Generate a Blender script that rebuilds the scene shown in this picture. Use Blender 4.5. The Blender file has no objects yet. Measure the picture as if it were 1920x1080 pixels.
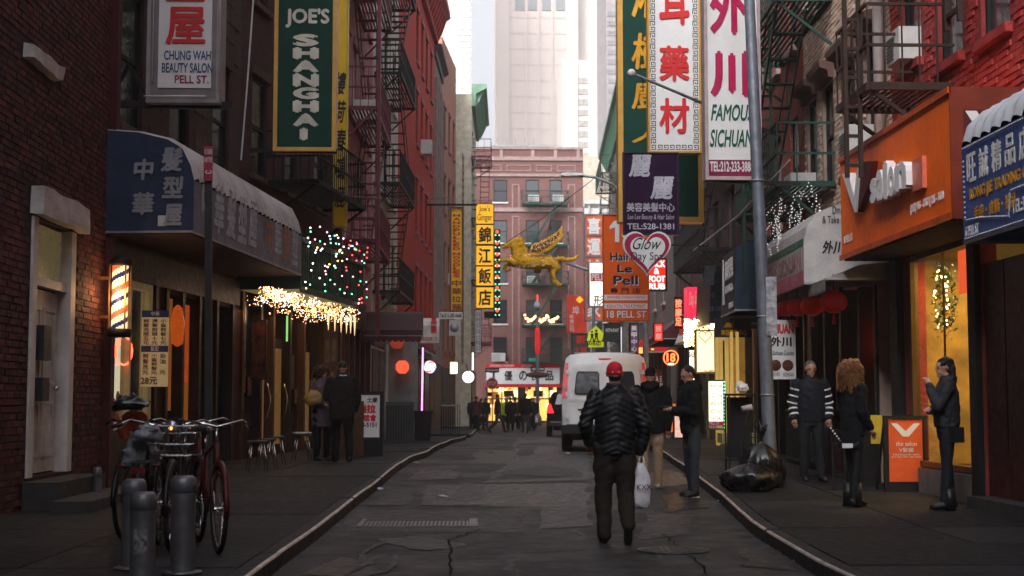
import bpy, bmesh, math, random, time
from math import sin, cos, pi, radians as rad, atan2, sqrt, hypot, tan
from mathutils import Vector as V, Matrix, Euler, noise
T0 = time.time()
SC = bpy.context.scene
COL = SC.collection
RND = random.Random(7)

# ------------------------------------------------------------ camera, world, sun, exposure
CAMH = 1.35; FPX = 2667.0
TH = math.atan(212 / FPX); PH = math.atan(80 / FPX)
cd = bpy.data.cameras.new('camera'); cam = bpy.data.objects.new('camera', cd); COL.objects.link(cam)
SC.camera = cam
cam.location = (0, 0, CAMH); cam.rotation_euler = (pi / 2 + TH, 0, -PH)
cd.sensor_width = 36.0; cd.lens = FPX / 1920 * 36; cd.clip_start = .1; cd.clip_end = 3000
cd.dof.use_dof = True; cd.dof.focus_distance = 19; cd.dof.aperture_fstop = 3.2
w = bpy.data.worlds.new('World'); SC.world = w; w.use_nodes = True
nt = w.node_tree; nt.nodes.clear()
SUN_EL, SUN_AZ = 36, 208          # degrees; azimuth from +Y towards +X
sky = nt.nodes.new('ShaderNodeTexSky'); sky.sky_type = 'NISHITA'; sky.sun_disc = False
sky.sun_elevation = rad(SUN_EL); sky.sun_rotation = rad(SUN_AZ)
sky.air_density = 1.0; sky.dust_density = 8.0; sky.ozone_density = 1.0
hs = nt.nodes.new('ShaderNodeHueSaturation'); hs.inputs['Saturation'].default_value = .12
bg = nt.nodes.new('ShaderNodeBackground'); bg.inputs['Strength'].default_value = .15
wo = nt.nodes.new('ShaderNodeOutputWorld')
mixw = nt.nodes.new('ShaderNodeMix'); mixw.data_type = 'RGBA'; mixw.blend_type = 'MULTIPLY'; mixw.inputs[0].default_value = 1
mixw.inputs[7].default_value = (.935, .965, 1.035, 1)
nt.links.new(sky.outputs[0], hs.inputs['Color']); nt.links.new(hs.outputs[0], mixw.inputs[6])
nt.links.new(mixw.outputs[2], bg.inputs[0]); nt.links.new(bg.outputs[0], wo.inputs[0])
sd = bpy.data.lights.new('sun', 'SUN'); sun = bpy.data.objects.new('sun', sd); COL.objects.link(sun)
sd.energy = 1.0; sd.angle = rad(14); sd.color = (1, .94, .88)
sun.rotation_euler = (rad(90 - SUN_EL), 0, -rad(SUN_AZ) + pi)
# the lamp shines from azimuth SUN_AZ: light travels along -(sin az, cos az)
sun.rotation_euler = V((sin(rad(SUN_AZ)) * cos(rad(SUN_EL)), cos(rad(SUN_AZ)) * cos(rad(SUN_EL)), sin(rad(SUN_EL)))).to_track_quat('Z', 'Y').to_euler()
SC.view_settings.view_transform = 'Standard'; SC.view_settings.look = 'None'
SC.view_settings.gamma = 1; SC.view_settings.use_curve_mapping = False
SC.view_settings.exposure = 1.05
SC.render.engine = 'CYCLES'
SC.cycles.max_bounces = 6; SC.cycles.diffuse_bounces = 3; SC.cycles.volume_bounces = 1

# ------------------------------------------------------------ picture rays -> the place
_F = V((sin(PH) * cos(TH), cos(PH) * cos(TH), sin(TH))); _R = V((cos(PH), -sin(PH), 0)); _U = _R.cross(_F)
def ray(px, py): return _F + _R * ((px - 960) / FPX) + _U * ((540 - py) / FPX)
def at(px, py, Y):
    d = ray(px, py); return V((0, 0, CAMH)) + d * (Y / d.y)
class Fr:
    """a plane standing on the ground: origin, angle; local x to the right seen from its front, y into it, z up"""
    def __init__(s, x, y, ang=0, z=0): s.o = V((x, y, z)); s.a = ang; s.u = V((cos(ang), sin(ang), 0)); s.n = V((-sin(ang), cos(ang), 0))
    def loc(s, px, py, d=0):
        """local (x,z) where the line of sight through the pixel meets the plane local y = d"""
        r = ray(px, py); c = V((0, 0, CAMH)); k = ((s.o + s.n * d) - c).dot(s.n) / r.dot(s.n); p = c + r * k - s.o
        return p.dot(s.u), p.z
    def w(s, x, y, z): return s.o + s.u * x + s.n * y + V((0, 0, z))
GZP = [(-30, 0), (13, 0), (19, .07), (25, .16), (32, .21), (38, .18), (46, .08), (60, -.07), (75, -.17), (130, -.2), (2000, -.2)]
def gz(y):
    for (a, p), (b, q) in zip(GZP, GZP[1:]):
        if y <= b:
            t = max(0, (y - a) / (b - a)); t = t * t * (3 - 2 * t); return p + (q - p) * t
    return -.2
def lerp(a, b, t): return a + (b - a) * t
def poly(P, y):
    if y <= P[0][1]: return P[0][0]
    for (a, p), (b, q) in zip(P, P[1:]):
        if y <= q: return lerp(a, b, (y - p) / (q - p))
    return P[-1][0]

# ------------------------------------------------------------ materials
MATS = {}
def node(t, k, **kw):
    n = t.nodes.new(k)
    for a, v in kw.items(): setattr(n, a, v)
    return n
def mixc(t, fac, a, b, mode='MIX'):
    n = node(t, 'ShaderNodeMix', data_type='RGBA', blend_type=mode)
    for i, v in ((0, fac), (6, a), (7, b)):
        if hasattr(v, 'links'): t.links.new(v, n.inputs[i])
        elif i == 0: n.inputs[0].default_value = v
        else: n.inputs[i].default_value = (*v, 1) if len(v) == 3 else v
    return n.outputs[2]
def ramp(t, src, stops):
    n = node(t, 'ShaderNodeValToRGB'); e = n.color_ramp.elements
    while len(e) < len(stops): e.new(.5)
    for el, (p, c) in zip(e, stops): el.position = p; el.color = (c, c, c, 1) if not hasattr(c, '__len__') else (*c, 1)
    t.links.new(src, n.inputs[0]); return n.outputs[0]
def nz(t, vec, scale, detail=6, rough=.6, dist=0):
    n = node(t, 'ShaderNodeTexNoise'); n.inputs['Scale'].default_value = scale; n.inputs['Detail'].default_value = detail
    n.inputs['Roughness'].default_value = rough; n.inputs['Distortion'].default_value = dist
    if vec is not None: t.links.new(vec, n.inputs['Vector'])
    return n.outputs['Fac']
def mat(name, col, rough=.7, metal=0, var=.25, vs=3, bump=.15, bs=40, dirt=0, col2=None, em=None, es=0, trans=0, stretch=None, spec=.28, alpha=1, coat=0):
    """grimy paint/stone/metal: colour varied by noise, fine relief, optional dirt, optional emission"""
    if name in MATS: return MATS[name]
    m = bpy.data.materials.new(name); m.use_nodes = True; t = m.node_tree; b = t.nodes['Principled BSDF']
    tc = node(t, 'ShaderNodeTexCoord').outputs['Object']; vec = tc
    if stretch:
        mp = node(t, 'ShaderNodeMapping'); mp.inputs['Scale'].default_value = stretch; t.links.new(tc, mp.inputs[0]); vec = mp.outputs[0]
    n1 = nz(t, vec, vs); lo = tuple(c * (1 - var) for c in col) if col2 is None else col2
    hi = tuple(min(1, c * (1 + var * .6)) for c in col)
    c = mixc(t, ramp(t, n1, [(.35, 0), (.68, 1)]), lo, hi)
    if dirt:
        n2 = nz(t, tc, 1.3, 8, .7); c = mixc(t, ramp(t, n2, [(.45, 0), (.75, dirt)]), c, (.03, .027, .025))
        n3 = nz(t, tc, 22, 4, .7); c = mixc(t, ramp(t, n3, [(.55, 0), (.72, dirt * .8)]), c, tuple(x * .35 for x in col))
    t.links.new(c, b.inputs['Base Color'])
    b.inputs['Metallic'].default_value = metal; b.inputs['Specular IOR Level'].default_value = spec
    t.links.new(ramp(t, nz(t, tc, 9, 5), [(.3, max(0, rough - .12)), (.7, min(1, rough + .12))]), b.inputs['Roughness'])
    if bump:
        bp = node(t, 'ShaderNodeBump'); bp.inputs['Strength'].default_value = bump; bp.inputs['Distance'].default_value = .02
        t.links.new(nz(t, vec, bs, 5), bp.inputs['Height']); t.links.new(bp.outputs[0], b.inputs['Normal'])
    if em: b.inputs['Emission Color'].default_value = (*em, 1); b.inputs['Emission Strength'].default_value = es
    if trans: b.inputs['Transmission Weight'].default_value = trans
    if coat: b.inputs['Coat Weight'].default_value = coat; b.inputs['Coat Roughness'].default_value = .08
    if alpha < 1: b.inputs['Alpha'].default_value = alpha
    MATS[name] = m; return m
def glow(name, col, s, base=(.1, .1, .1)):
    return mat(name, base, .5, var=0, bump=0, em=col, es=s)
def brickmat(name, c1, c2, mortar, dirt=.5, bw=.21, bh=.075, rough=.85, paint=0):
    if name in MATS: return MATS[name]
    m = bpy.data.materials.new(name); m.use_nodes = True; t = m.node_tree; b = t.nodes['Principled BSDF']
    tc = node(t, 'ShaderNodeTexCoord').outputs['Object']
    sp = node(t, 'ShaderNodeSeparateXYZ'); t.links.new(tc, sp.inputs[0]); cb = node(t, 'ShaderNodeCombineXYZ')
    ad = node(t, 'ShaderNodeMath', operation='ADD'); t.links.new(sp.outputs[0], ad.inputs[0]); t.links.new(sp.outputs[1], ad.inputs[1])
    t.links.new(ad.outputs[0], cb.inputs[0]); t.links.new(sp.outputs[2], cb.inputs[1])
    br = node(t, 'ShaderNodeTexBrick'); t.links.new(cb.outputs[0], br.inputs['Vector'])
    br.inputs['Scale'].default_value = 1; br.inputs['Brick Width'].default_value = bw; br.inputs['Row Height'].default_value = bh
    br.inputs['Mortar Size'].default_value = .008; br.inputs['Mortar Smooth'].default_value = .3; br.inputs['Bias'].default_value = 0
    br.inputs['Color1'].default_value = (*c1, 1); br.inputs['Color2'].default_value = (*c2, 1); br.inputs['Mortar'].default_value = (*mortar, 1)
    c = mixc(t, ramp(t, nz(t, tc, .8, 8, .7), [(.4, 0), (.75, dirt)]), br.outputs[0], (.035, .03, .03))
    c = mixc(t, ramp(t, nz(t, tc, 6, 6, .7), [(.45, 0), (.8, .5)]), c, tuple(x * 1.5 for x in c1))
    t.links.new(c, b.inputs['Base Color']); b.inputs['Roughness'].default_value = rough; b.inputs['Specular IOR Level'].default_value = .2
    bp = node(t, 'ShaderNodeBump'); bp.inputs['Strength'].default_value = .5; bp.inputs['Distance'].default_value = .012; bp.invert = True
    t.links.new(br.outputs['Fac'], bp.inputs['Height'])
    bp2 = node(t, 'ShaderNodeBump'); bp2.inputs['Strength'].default_value = .25; bp2.inputs['Distance'].default_value = .02
    t.links.new(nz(t, tc, 25, 6), bp2.inputs['Height']); t.links.new(bp.outputs[0], bp2.inputs['Normal']); t.links.new(bp2.outputs[0], b.inputs['Normal'])
    MATS[name] = m; return m

# ------------------------------------------------------------ mesh builder (local coordinates of its thing)
class MB:
    def __init__(s): s.v = []; s.f = []; s.m = []; s.sm = []; s.mi = 0; s.smooth = False
    def add(s, vs, fs):
        b = len(s.v); s.v += [tuple(p) for p in vs]; s.f += [tuple(i + b for i in f) for f in fs]; s.m += [s.mi] * len(fs); s.sm += [s.smooth] * len(fs); return s
    def box(s, x0, x1, y0, y1, z0, z1):
        if x0 > x1: x0, x1 = x1, x0
        if y0 > y1: y0, y1 = y1, y0
        if z0 > z1: z0, z1 = z1, z0
        return s.add([(x, y, z) for x in (x0, x1) for y in (y0, y1) for z in (z0, z1)],
                     [(0, 1, 3, 2), (4, 6, 7, 5), (0, 4, 5, 1), (2, 3, 7, 6), (0, 2, 6, 4), (1, 5, 7, 3)])
    def bar(s, a, b, w, h=None, up=(0, 0, 1)):
        """square bar from a to b"""
        a, b = V(a), V(b); h = h or w; d = (b - a).normalized(); up = V(up)
        if abs(d.dot(up)) > .95: up = V((0, 1, 0)) if abs(d.y) < .9 else V((1, 0, 0))
        r = d.cross(up).normalized() * (w / 2); u = r.cross(d).normalized() * (h / 2)
        vs = [p + i * r + j * u for p in (a, b) for i, j in ((-1, -1), (1, -1), (1, 1), (-1, 1))]
        return s.add(vs, [(0, 3, 2, 1), (4, 5, 6, 7)] + [(i, (i + 1) % 4, (i + 1) % 4 + 4, i + 4) for i in range(4)])
    def loft(s, rings, cap=True, closed=False):
        n = len(rings[0]); vs = [p for r in rings for p in r]; fs = []
        k = len(rings)
        for i in range(k if closed else k - 1):
            a, b = i * n, ((i + 1) % k) * n
            fs += [(a + j, a + (j + 1) % n, b + (j + 1) % n, b + j) for j in range(n)]
        if cap and not closed: fs += [tuple(range(n - 1, -1, -1)), tuple(range((k - 1) * n, k * n))]
        return s.add(vs, fs)
    def tube(s, pts, r, n=8, cap=True, closed=False):
        pts = [V(p) for p in pts]; rs = r if hasattr(r, '__len__') else [r] * len(pts); rings = []; ref = None
        o = s.smooth; s.smooth = n > 5
        for i, p in enumerate(pts):
            if closed: d = pts[(i + 1) % len(pts)] - pts[i - 1]
            else: d = pts[min(i + 1, len(pts) - 1)] - pts[max(i - 1, 0)]
            d = d.normalized() if d.length > 1e-9 else V((0, 0, 1))
            if ref is None: ref = V((0, 0, 1)) if abs(d.z) < .9 else V((1, 0, 0))
            a = d.cross(ref).normalized(); ref = a.cross(d).normalized() if a.length > 0 else ref
            b = a.cross(d).normalized() * 1; ref = b
            rings.append([p + (a * cos(2 * pi * j / n) + b * sin(2 * pi * j / n)) * rs[i] for j in range(n)])
        s.loft(rings, cap, closed); s.smooth = o; return s
    def lathe(s, c, prof, n=16, axis='z', cap=True):
        """prof: list of (radius, height)"""
        o = s.smooth; s.smooth = True; rings = []
        for r, h in prof:
            ring = []
            for j in range(n):
                a = 2 * pi * j / n; x, y = r * cos(a), r * sin(a)
                ring.append(V(c) + (V((x, y, h)) if axis == 'z' else V((x, h, y)) if axis == 'y' else V((h, x, y))))
            rings.append(ring)
        s.loft(rings, cap); s.smooth = o; return s
    def ball(s, c, r, n=10, k=7):
        rr = r if hasattr(r, '__len__') else (r, r, r); o = s.smooth; s.smooth = True
        vs = [V(c) + V((0, 0, -rr[2]))]; fs = []
        for i in range(1, k):
            a = -pi / 2 + pi * i / k
            for j in range(n): vs.append(V(c) + V((rr[0] * cos(a) * cos(2 * pi * j / n), rr[1] * cos(a) * sin(2 * pi * j / n), rr[2] * sin(a))))
        vs.append(V(c) + V((0, 0, rr[2]))); L = len(vs) - 1
        for j in range(n):
            fs.append((0, 1 + (j + 1) % n, 1 + j)); fs.append((L, L - n + j, L - n + (j + 1) % n))
            for i in range(k - 2):
                a = 1 + i * n; fs.append((a + j, a + (j + 1) % n, a + n + (j + 1) % n, a + n + j))
        s.add(vs, fs); s.smooth = o; return s
    def prism(s, pts, y0, y1):
        """outline in (x,z), extruded along y"""
        n = len(pts); vs = [(x, y0, z) for x, z in pts] + [(x, y1, z) for x, z in pts]
        return s.add(vs, [tuple(range(n)), tuple(range(2 * n - 1, n - 1, -1))] + [(i, (i + 1) % n + 0, (i + 1) % n + n, i + n) for i in range(n)])
    def prismx(s, pts, x0, x1):
        """outline in (y,z), extruded along x"""
        n = len(pts); vs = [(x0, y, z) for y, z in pts] + [(x1, y, z) for y, z in pts]
        return s.add(vs, [tuple(range(n)), tuple(range(2 * n - 1, n - 1, -1))] + [(i, (i + 1) % n + 0, (i + 1) % n + n, i + n) for i in range(n)])
    def mesh(s, name, mats):
        me = bpy.data.meshes.new(name); me.from_pydata(s.v, [], s.f)
        for m in (mats if isinstance(mats, (list, tuple)) else [mats]): me.materials.append(m)
        me.polygons.foreach_set('material_index', s.m); me.polygons.foreach_set('use_smooth', s.sm)
        bm = bmesh.new(); bm.from_mesh(me); bmesh.ops.recalc_face_normals(bm, faces=bm.faces); bm.to_mesh(me); bm.free()
        me.update(); return me
    def obj(s, name, mats, parent=None, loc=None, rot=0):
        return put(name, s.mesh(name, mats), parent, loc, rot)
def put(name, me, parent=None, loc=None, rot=0):
    o = bpy.data.objects.new(name, me); COL.objects.link(o)
    if parent: o.parent = parent
    if loc is not None: o.location = loc
    if rot: o.rotation_euler = (0, 0, rot) if not hasattr(rot, '__len__') else rot
    return o
def tag(o, label=None, cat=None, group=None, kind=None):
    for k, v in (('label', label), ('category', cat), ('group', group), ('kind', kind)):
        if v: o[k] = v
    return o
def thing(name, label, cat, loc=(0, 0, 0), rot=0, group=None):
    o = bpy.data.objects.new(name, None); COL.objects.link(o); o.location = loc; o.rotation_euler = (0, 0, rot); o.empty_display_size = .1
    return tag(o, label, cat, group)
def tfr(name, label, cat, fr, x=0, z=0, y=0, group=None):
    """a thing rooted on a frame at local x, y, z; returns (root, shifted frame)"""
    p = fr.w(x, y, z); r = thing(name, label, cat, p, fr.a, group); return r, Fr(p.x, p.y, fr.a, p.z)
def copytree(o, parent=None):
    c = o.copy(); COL.objects.link(c); c.parent = parent
    for ch in list(o.children): copytree(ch, c)
    return c
def bez(p0, p1, p2, p3, n=10):
    p0, p1, p2, p3 = V(p0), V(p1), V(p2), V(p3)
    return [p0 * (1 - t) ** 3 + p1 * 3 * t * (1 - t) ** 2 + p2 * 3 * t * t * (1 - t) + p3 * t ** 3 for t in [i / n for i in range(n + 1)]]
def evaluated(name, me, mods, mats=None):
    """apply modifiers without operators"""
    o = bpy.data.objects.new('tmp_work', me); WORKSC.collection.objects.link(o)
    for k, kw in mods:
        m = o.modifiers.new(k, k)
        for a, v in kw.items(): setattr(m, a, v)
    r = _eval(o); r.name = name
    bpy.data.objects.remove(o); bpy.data.meshes.remove(me)
    if mats is not None:
        r.materials.clear()
        for m in (mats if isinstance(mats, (list, tuple)) else [mats]): r.materials.append(m)
    return r
WORKSC = bpy.data.scenes.new('work')
def _eval(o):
    vl = WORKSC.view_layers[0]; vl.update(); dg = vl.depsgraph; dg.update()
    return bpy.data.meshes.new_from_object(o.evaluated_get(dg), depsgraph=dg)
def text_mesh(body, ext=.002, bold=0, shear=0, sp=1.0, align='CENTER', line=1.0):
    c = bpy.data.curves.new('lettering', 'FONT'); c.body = body; c.extrude = ext; c.shear = shear; c.space_character = sp
    c.align_x = align; c.resolution_u = 3; c.space_line = line
    o = bpy.data.objects.new('tmp_text', c); WORKSC.collection.objects.link(o)
    me = _eval(o)
    bpy.data.objects.remove(o); bpy.data.curves.remove(c)
    vs = [v.co.copy() for v in me.vertices]; fs = [tuple(p.vertices) for p in me.polygons]; bpy.data.meshes.remove(me)
    if bold:
        n = len(vs); base = list(vs); bf = list(fs)
        for k, (dx, dy) in enumerate(((1, 0), (-1, 0), (0, 1), (0, -1)), 1):
            vs += [v + V((dx * bold, dy * bold, .0004 * k)) for v in base]; fs += [tuple(i + n * k for i in f) for f in bf]
    return vs, fs
def text(parent, body, x0, x1, z0, z1, m, y=-.004, ext=.002, bold=0, shear=0, keep=False, name='lettering', side='y', sp=1.0, skew=0, align='CENTER', line=1.0, flip=False):
    """lettering fitted into the rectangle x0..x1, z0..z1 of the local plane at depth y (front = -y)"""
    vs, fs = text_mesh(body, ext, bold, shear, sp, align, line)
    if not vs: return None
    ax = min(v.x for v in vs); bx = max(v.x for v in vs); ay = min(v.y for v in vs); by = max(v.y for v in vs)
    sx = (x1 - x0) / max(1e-6, bx - ax); sz = (z1 - z0) / max(1e-6, by - ay)
    if keep:
        k = min(sx, sz); cx, cz = (x0 + x1) / 2, (z0 + z1) / 2; w2, h2 = (bx - ax) * k / 2, (by - ay) * k / 2
        x0, x1, z0, z1 = cx - w2, cx + w2, cz - h2, cz + h2; sx = sz = k
    me = bpy.data.meshes.new(name)
    me.from_pydata([(x0 + (v.x - ax) * sx, y - v.z, z0 + (v.y - ay) * sz + skew * (v.x - ax) * sx) for v in vs], [], fs)
    me.materials.append(m); me.update()
    return put(name, me, parent)
def column_text(parent, chars, x0, x1, z0, z1, m, gap=.12, **kw):
    """characters stacked downwards, joined per sign as single letters"""
    n = len(chars); h = (z1 - z0) / n
    for i, ch in enumerate(chars):
        t = z1 - i * h; text(parent, ch, x0, x1, t - h * (1 - gap / 2), t - h * gap / 2, m, **kw)
# ------------------------------------------------------------ shared materials
BLK = mat('black_iron', (.008, .008, .009), .6, .1, dirt=.2)
IRONR = mat('maroon_iron', (.13, .018, .035), .5, .1, dirt=.3)
IRONG = mat('green_iron', (.010, .042, .03), .5, .1, dirt=.3)
STEEL = mat('galvanised_steel', (.30, .31, .33), .5, .6, var=.2, dirt=.3)
GALV = mat('weathered_pole', (.15, .165, .195), .55, .35, var=.25, vs=6, dirt=.35)
WHITEP = mat('aged_white_paint', (.62, .60, .57), .6, var=.15, dirt=.35)
CREAMP = mat('cream_paint', (.5, .43, .33), .6, var=.15, dirt=.3)
DKWOOD = mat('dark_wood', (.022, .012, .008), .5, stretch=(2, 2, .3), vs=8, dirt=.3)
WARMWOOD = mat('warm_wood', (.075, .032, .013), .5, stretch=(3, 3, .3), vs=8, dirt=.3)
BROWNST = mat('brownstone', (.075, .042, .032), .85, var=.25, bump=.4, dirt=.5)
RUB = mat('rubber', (.012, .012, .012), .8, bump=.1)
CHROME = mat('chrome', (.55, .55, .56), .18, 1, var=.05, bump=0)
GLASSD = mat('dark_glass', (.012, .014, .017), .1, var=.1, bump=.02, bs=3, spec=.7)
GLASSB = mat('reflecting_glass', (.03, .034, .038), .07, var=.2, bump=0, bs=3, spec=.9)
BLIND = mat('window_blind', (.34, .33, .31), .6, var=.2, vs=1.5, stretch=(1, 1, 6))
CLEAR = mat('clear_glass', (.02, .02, .02), .03, var=0, bump=0, alpha=.22, spec=1)
SIGNW = mat('sign_white', (.68, .67, .66), .4, var=.06, dirt=.12)
SIGNR = mat('letter_red', (.55, .02, .02), .4, var=.1, bump=0)
LETB = mat('letter_black', (.012, .012, .012), .5, var=0, bump=0)
LETW = mat('letter_white', (.62, .62, .61), .45, var=.05, bump=0)
GOLD = mat('gold_paint', (.55, .3, .06), .4, .2, var=.15, dirt=.1)
YEL = mat('sign_yellow', (.78, .47, .012), .45, var=.1, dirt=.1)
ORANGE = mat('sign_orange', (.70, .10, .008), .38, var=.18, vs=2, dirt=.12, bump=.05)
DKGREEN = mat('sign_green', (.005, .046, .032), .5, var=.15, dirt=.1, spec=.12)
PURPLE = mat('sign_purple', (.024, .008, .030), .7, var=.15, spec=.08)
RED = mat('gloss_red', (.5, .012, .015), .35, var=.15, bump=.05)
MAROON = mat('maroon_paint', (.055, .008, .012), .5, dirt=.3)
NAVY = mat('navy_canvas', (.018, .034, .075), .75, var=.25, bump=.3, dirt=.2)
SKIN = mat('skin', (.40, .21, .14), .5, var=.12, vs=12, bump=.1, bs=120)
SKIN2 = mat('skin_tan', (.33, .17, .11), .5, var=.12, vs=12, bump=.1, bs=120)
HAIRB = mat('black_hair', (.010, .008, .007), .45, bump=.8, bs=90, stretch=(1, 1, .15))
HAIRG = mat('grey_hair', (.10, .10, .10), .5, bump=.8, bs=90, stretch=(1, 1, .3))
HAIRL = mat('golden_brown_hair', (.30, .13, .045), .45, var=.5, vs=30, bump=.9, bs=70, stretch=(1, 1, .2))
WARM = glow('warm_shop_light', (1, .62, .25), 2.2)
INT_Y = glow('lit_interior', (1, .6, .16), .55, (.3, .2, .08))
DARKIN = mat('dim_interior', (.03, .022, .018), .8, var=.4)

# ------------------------------------------------------------ ground, road, pavements
KL = [(-1.57, 0), (-1.54, 11), (-1.32, 20), (-1.14, 27), (-1.06, 28), (-.85, 29.5), (-.66, 35), (-.25, 45), (-.1, 47), (.1, 55), (.35, 70), (1.2, 95), (1.3, 100)]
KR = [(2.64, 0), (2.68, 11), (2.86, 14.5), (3.22, 18.5), (3.68, 25), (4.1, 31), (4.8, 45), (5.5, 65), (6.3, 85), (6.9, 100)]
FL = [(-4.9, 0), (-4.9, 19.2), (-4.2, 25.8), (-3.0, 33.3), (-2.9, 42), (-2.55, 50), (-1.7, 67), (-1.45, 73), (-.8, 80), (.1, 80.2), (.4, 90), (.6, 100)]
FRR = [(5.8, 0), (5.8, 19.1), (6.0, 25), (6.3, 31), (7.0, 48), (8.6, 80), (9.4, 95), (9.6, 100)]

def asphalt():
    m = bpy.data.materials.new('asphalt'); m.use_nodes = True; t = m.node_tree; b = t.nodes['Principled BSDF']
    tc = node(t, 'ShaderNodeTexCoord').outputs['Object']
    big = nz(t, tc, .7, 9, .7, .15); mid = nz(t, tc, 3.2, 8, .7, .3); fine = nz(t, tc, 60, 4, .8)
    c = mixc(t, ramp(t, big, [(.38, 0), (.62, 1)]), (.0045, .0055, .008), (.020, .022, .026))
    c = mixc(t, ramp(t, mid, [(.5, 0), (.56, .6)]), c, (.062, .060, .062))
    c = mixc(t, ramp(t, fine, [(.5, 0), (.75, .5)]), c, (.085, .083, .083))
    vo = node(t, 'ShaderNodeTexVoronoi', feature='DISTANCE_TO_EDGE'); vo.inputs['Scale'].default_value = .8
    wv = mixc(t, .25, tc, nz(t, tc, 2.5, 6)); t.links.new(wv, vo.inputs['Vector'])
    crack = ramp(t, vo.outputs['Distance'], [(0, 1), (.012, 0)])
    msk = ramp(t, nz(t, tc, .4, 3), [(.45, 0), (.6, 1)])
    ck = node(t, 'ShaderNodeMath', operation='MULTIPLY'); t.links.new(crack, ck.inputs[0]); t.links.new(msk, ck.inputs[1])
    c = mixc(t, ck.outputs[0], c, (.12, .115, .11))
    # wheel-worn lighter bands and fine aggregate
    agg = nz(t, tc, 160, 2, .9); c = mixc(t, ramp(t, agg, [(.58, 0), (.66, .5)]), c, (.12, .118, .115))
    mp = node(t, 'ShaderNodeMapping'); mp.inputs['Scale'].default_value = (1.6, .12, 1); t.links.new(tc, mp.inputs[0])
    c = mixc(t, ramp(t, nz(t, mp.outputs[0], 1.2, 6, .6), [(.5, 0), (.68, .4)]), c, (.06, .059, .06)); t.links.new(c, b.inputs['Base Color'])
    t.links.new(ramp(t, big, [(.35, .42), (.65, .72)]), b.inputs['Roughness']); b.inputs['Specular IOR Level'].default_value = .22
    bp = node(t, 'ShaderNodeBump'); bp.inputs['Strength'].default_value = .8; bp.inputs['Distance'].default_value = .02
    mm = node(t, 'ShaderNodeMath', operation='ADD'); t.links.new(nz(t, tc, 45, 6, .75), mm.inputs[0]); t.links.new(mid, mm.inputs[1])
    t.links.new(mm.outputs[0], bp.inputs['Height']); t.links.new(bp.outputs[0], b.inputs['Normal']); return m
ASPH = asphalt()
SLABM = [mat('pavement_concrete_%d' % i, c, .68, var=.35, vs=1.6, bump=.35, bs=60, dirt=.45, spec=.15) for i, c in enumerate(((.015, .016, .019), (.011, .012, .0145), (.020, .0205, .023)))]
KERBM = mat('steel_kerb_edge', (.52, .48, .45), .36, .6, var=.4, vs=5, dirt=.3)
KERBC = mat('kerb_concrete', (.016, .016, .017), .7, var=.35, vs=4, bump=.5, dirt=.4)
DIRT = mat('bare_ground', (.05, .048, .045), .9)
ys = [-30, -10, 0] + [i * 1.0 for i in range(2, 131)] + [200, 600, 2500]
g = MB()
xs = [-1500, -60, -14, 16, 60, 1500]
g.add([(x, y, gz(y) - .06) for y in ys for x in xs], [(i * 6 + j, i * 6 + j + 1, i * 6 + j + 7, i * 6 + j + 6) for i in range(len(ys) - 1) for j in range(5)])
tag(g.obj('ground', DIRT), kind='structure')
g = MB(); yr = [y for y in ys if -30 <= y <= 130]; nx = 16
g.add([(lerp(-14, 16, j / nx), y, gz(y)) for y in yr for j in range(nx + 1)],
      [(i * (nx + 1) + j, i * (nx + 1) + j + 1, (i + 1) * (nx + 1) + j + 1, (i + 1) * (nx + 1) + j) for i in range(len(yr) - 1) for j in range(nx)])
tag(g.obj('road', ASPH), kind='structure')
road = bpy.data.objects['road']
KH = .13
def slab_strip(name, inner, outer, y0, y1, step, cols, mats, gapj=.014):
    root = tag(thing(name, None, None), kind='structure'); y = y0; r = 0
    while y < y1 - .01:
        ye = min(y1, y + step)
        for c in range(cols):
            a, b = c / cols, (c + 1) / cols; q = []
            for yy, sg in ((y, 1), (ye, -1)):
                i, o = poly(inner, yy), poly(outer, yy); s = 1 if o > i else -1
                for f, e in ((a, 1), (b, -1)): q.append(V((lerp(i, o, f) + e * s * gapj / 2, yy + sg * gapj / 2, gz(yy) + KH)))
            dz = RND.uniform(-.006, .004); o = q[0].copy(); m = MB(); tl = RND.uniform(-.004, .004)
            top = [p - o + V((0, 0, dz + (tl if k % 2 else 0))) for k, p in enumerate(q)]
            m.add([*top, *[p - V((0, 0, .12)) for p in top]], [(0, 1, 3, 2), (4, 6, 7, 5), (0, 4, 5, 1), (2, 3, 7, 6), (0, 2, 6, 4), (1, 5, 7, 3)])
            m.obj('paving_slab', RND.choice(mats), root, o)
        y = ye; r += 1
    # mortar bed showing in the joints
    m = MB(); yy = [y0 + (y1 - y0) * i / 60 for i in range(61)]
    m.add([(poly(P, t), t, gz(t) + KH - .022) for t in yy for P in (inner, outer)], [(2 * i, 2 * i + 1, 2 * i + 3, 2 * i + 2) for i in range(60)])
    m.obj('mortar_bed', DIRT, root); return root
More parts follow.
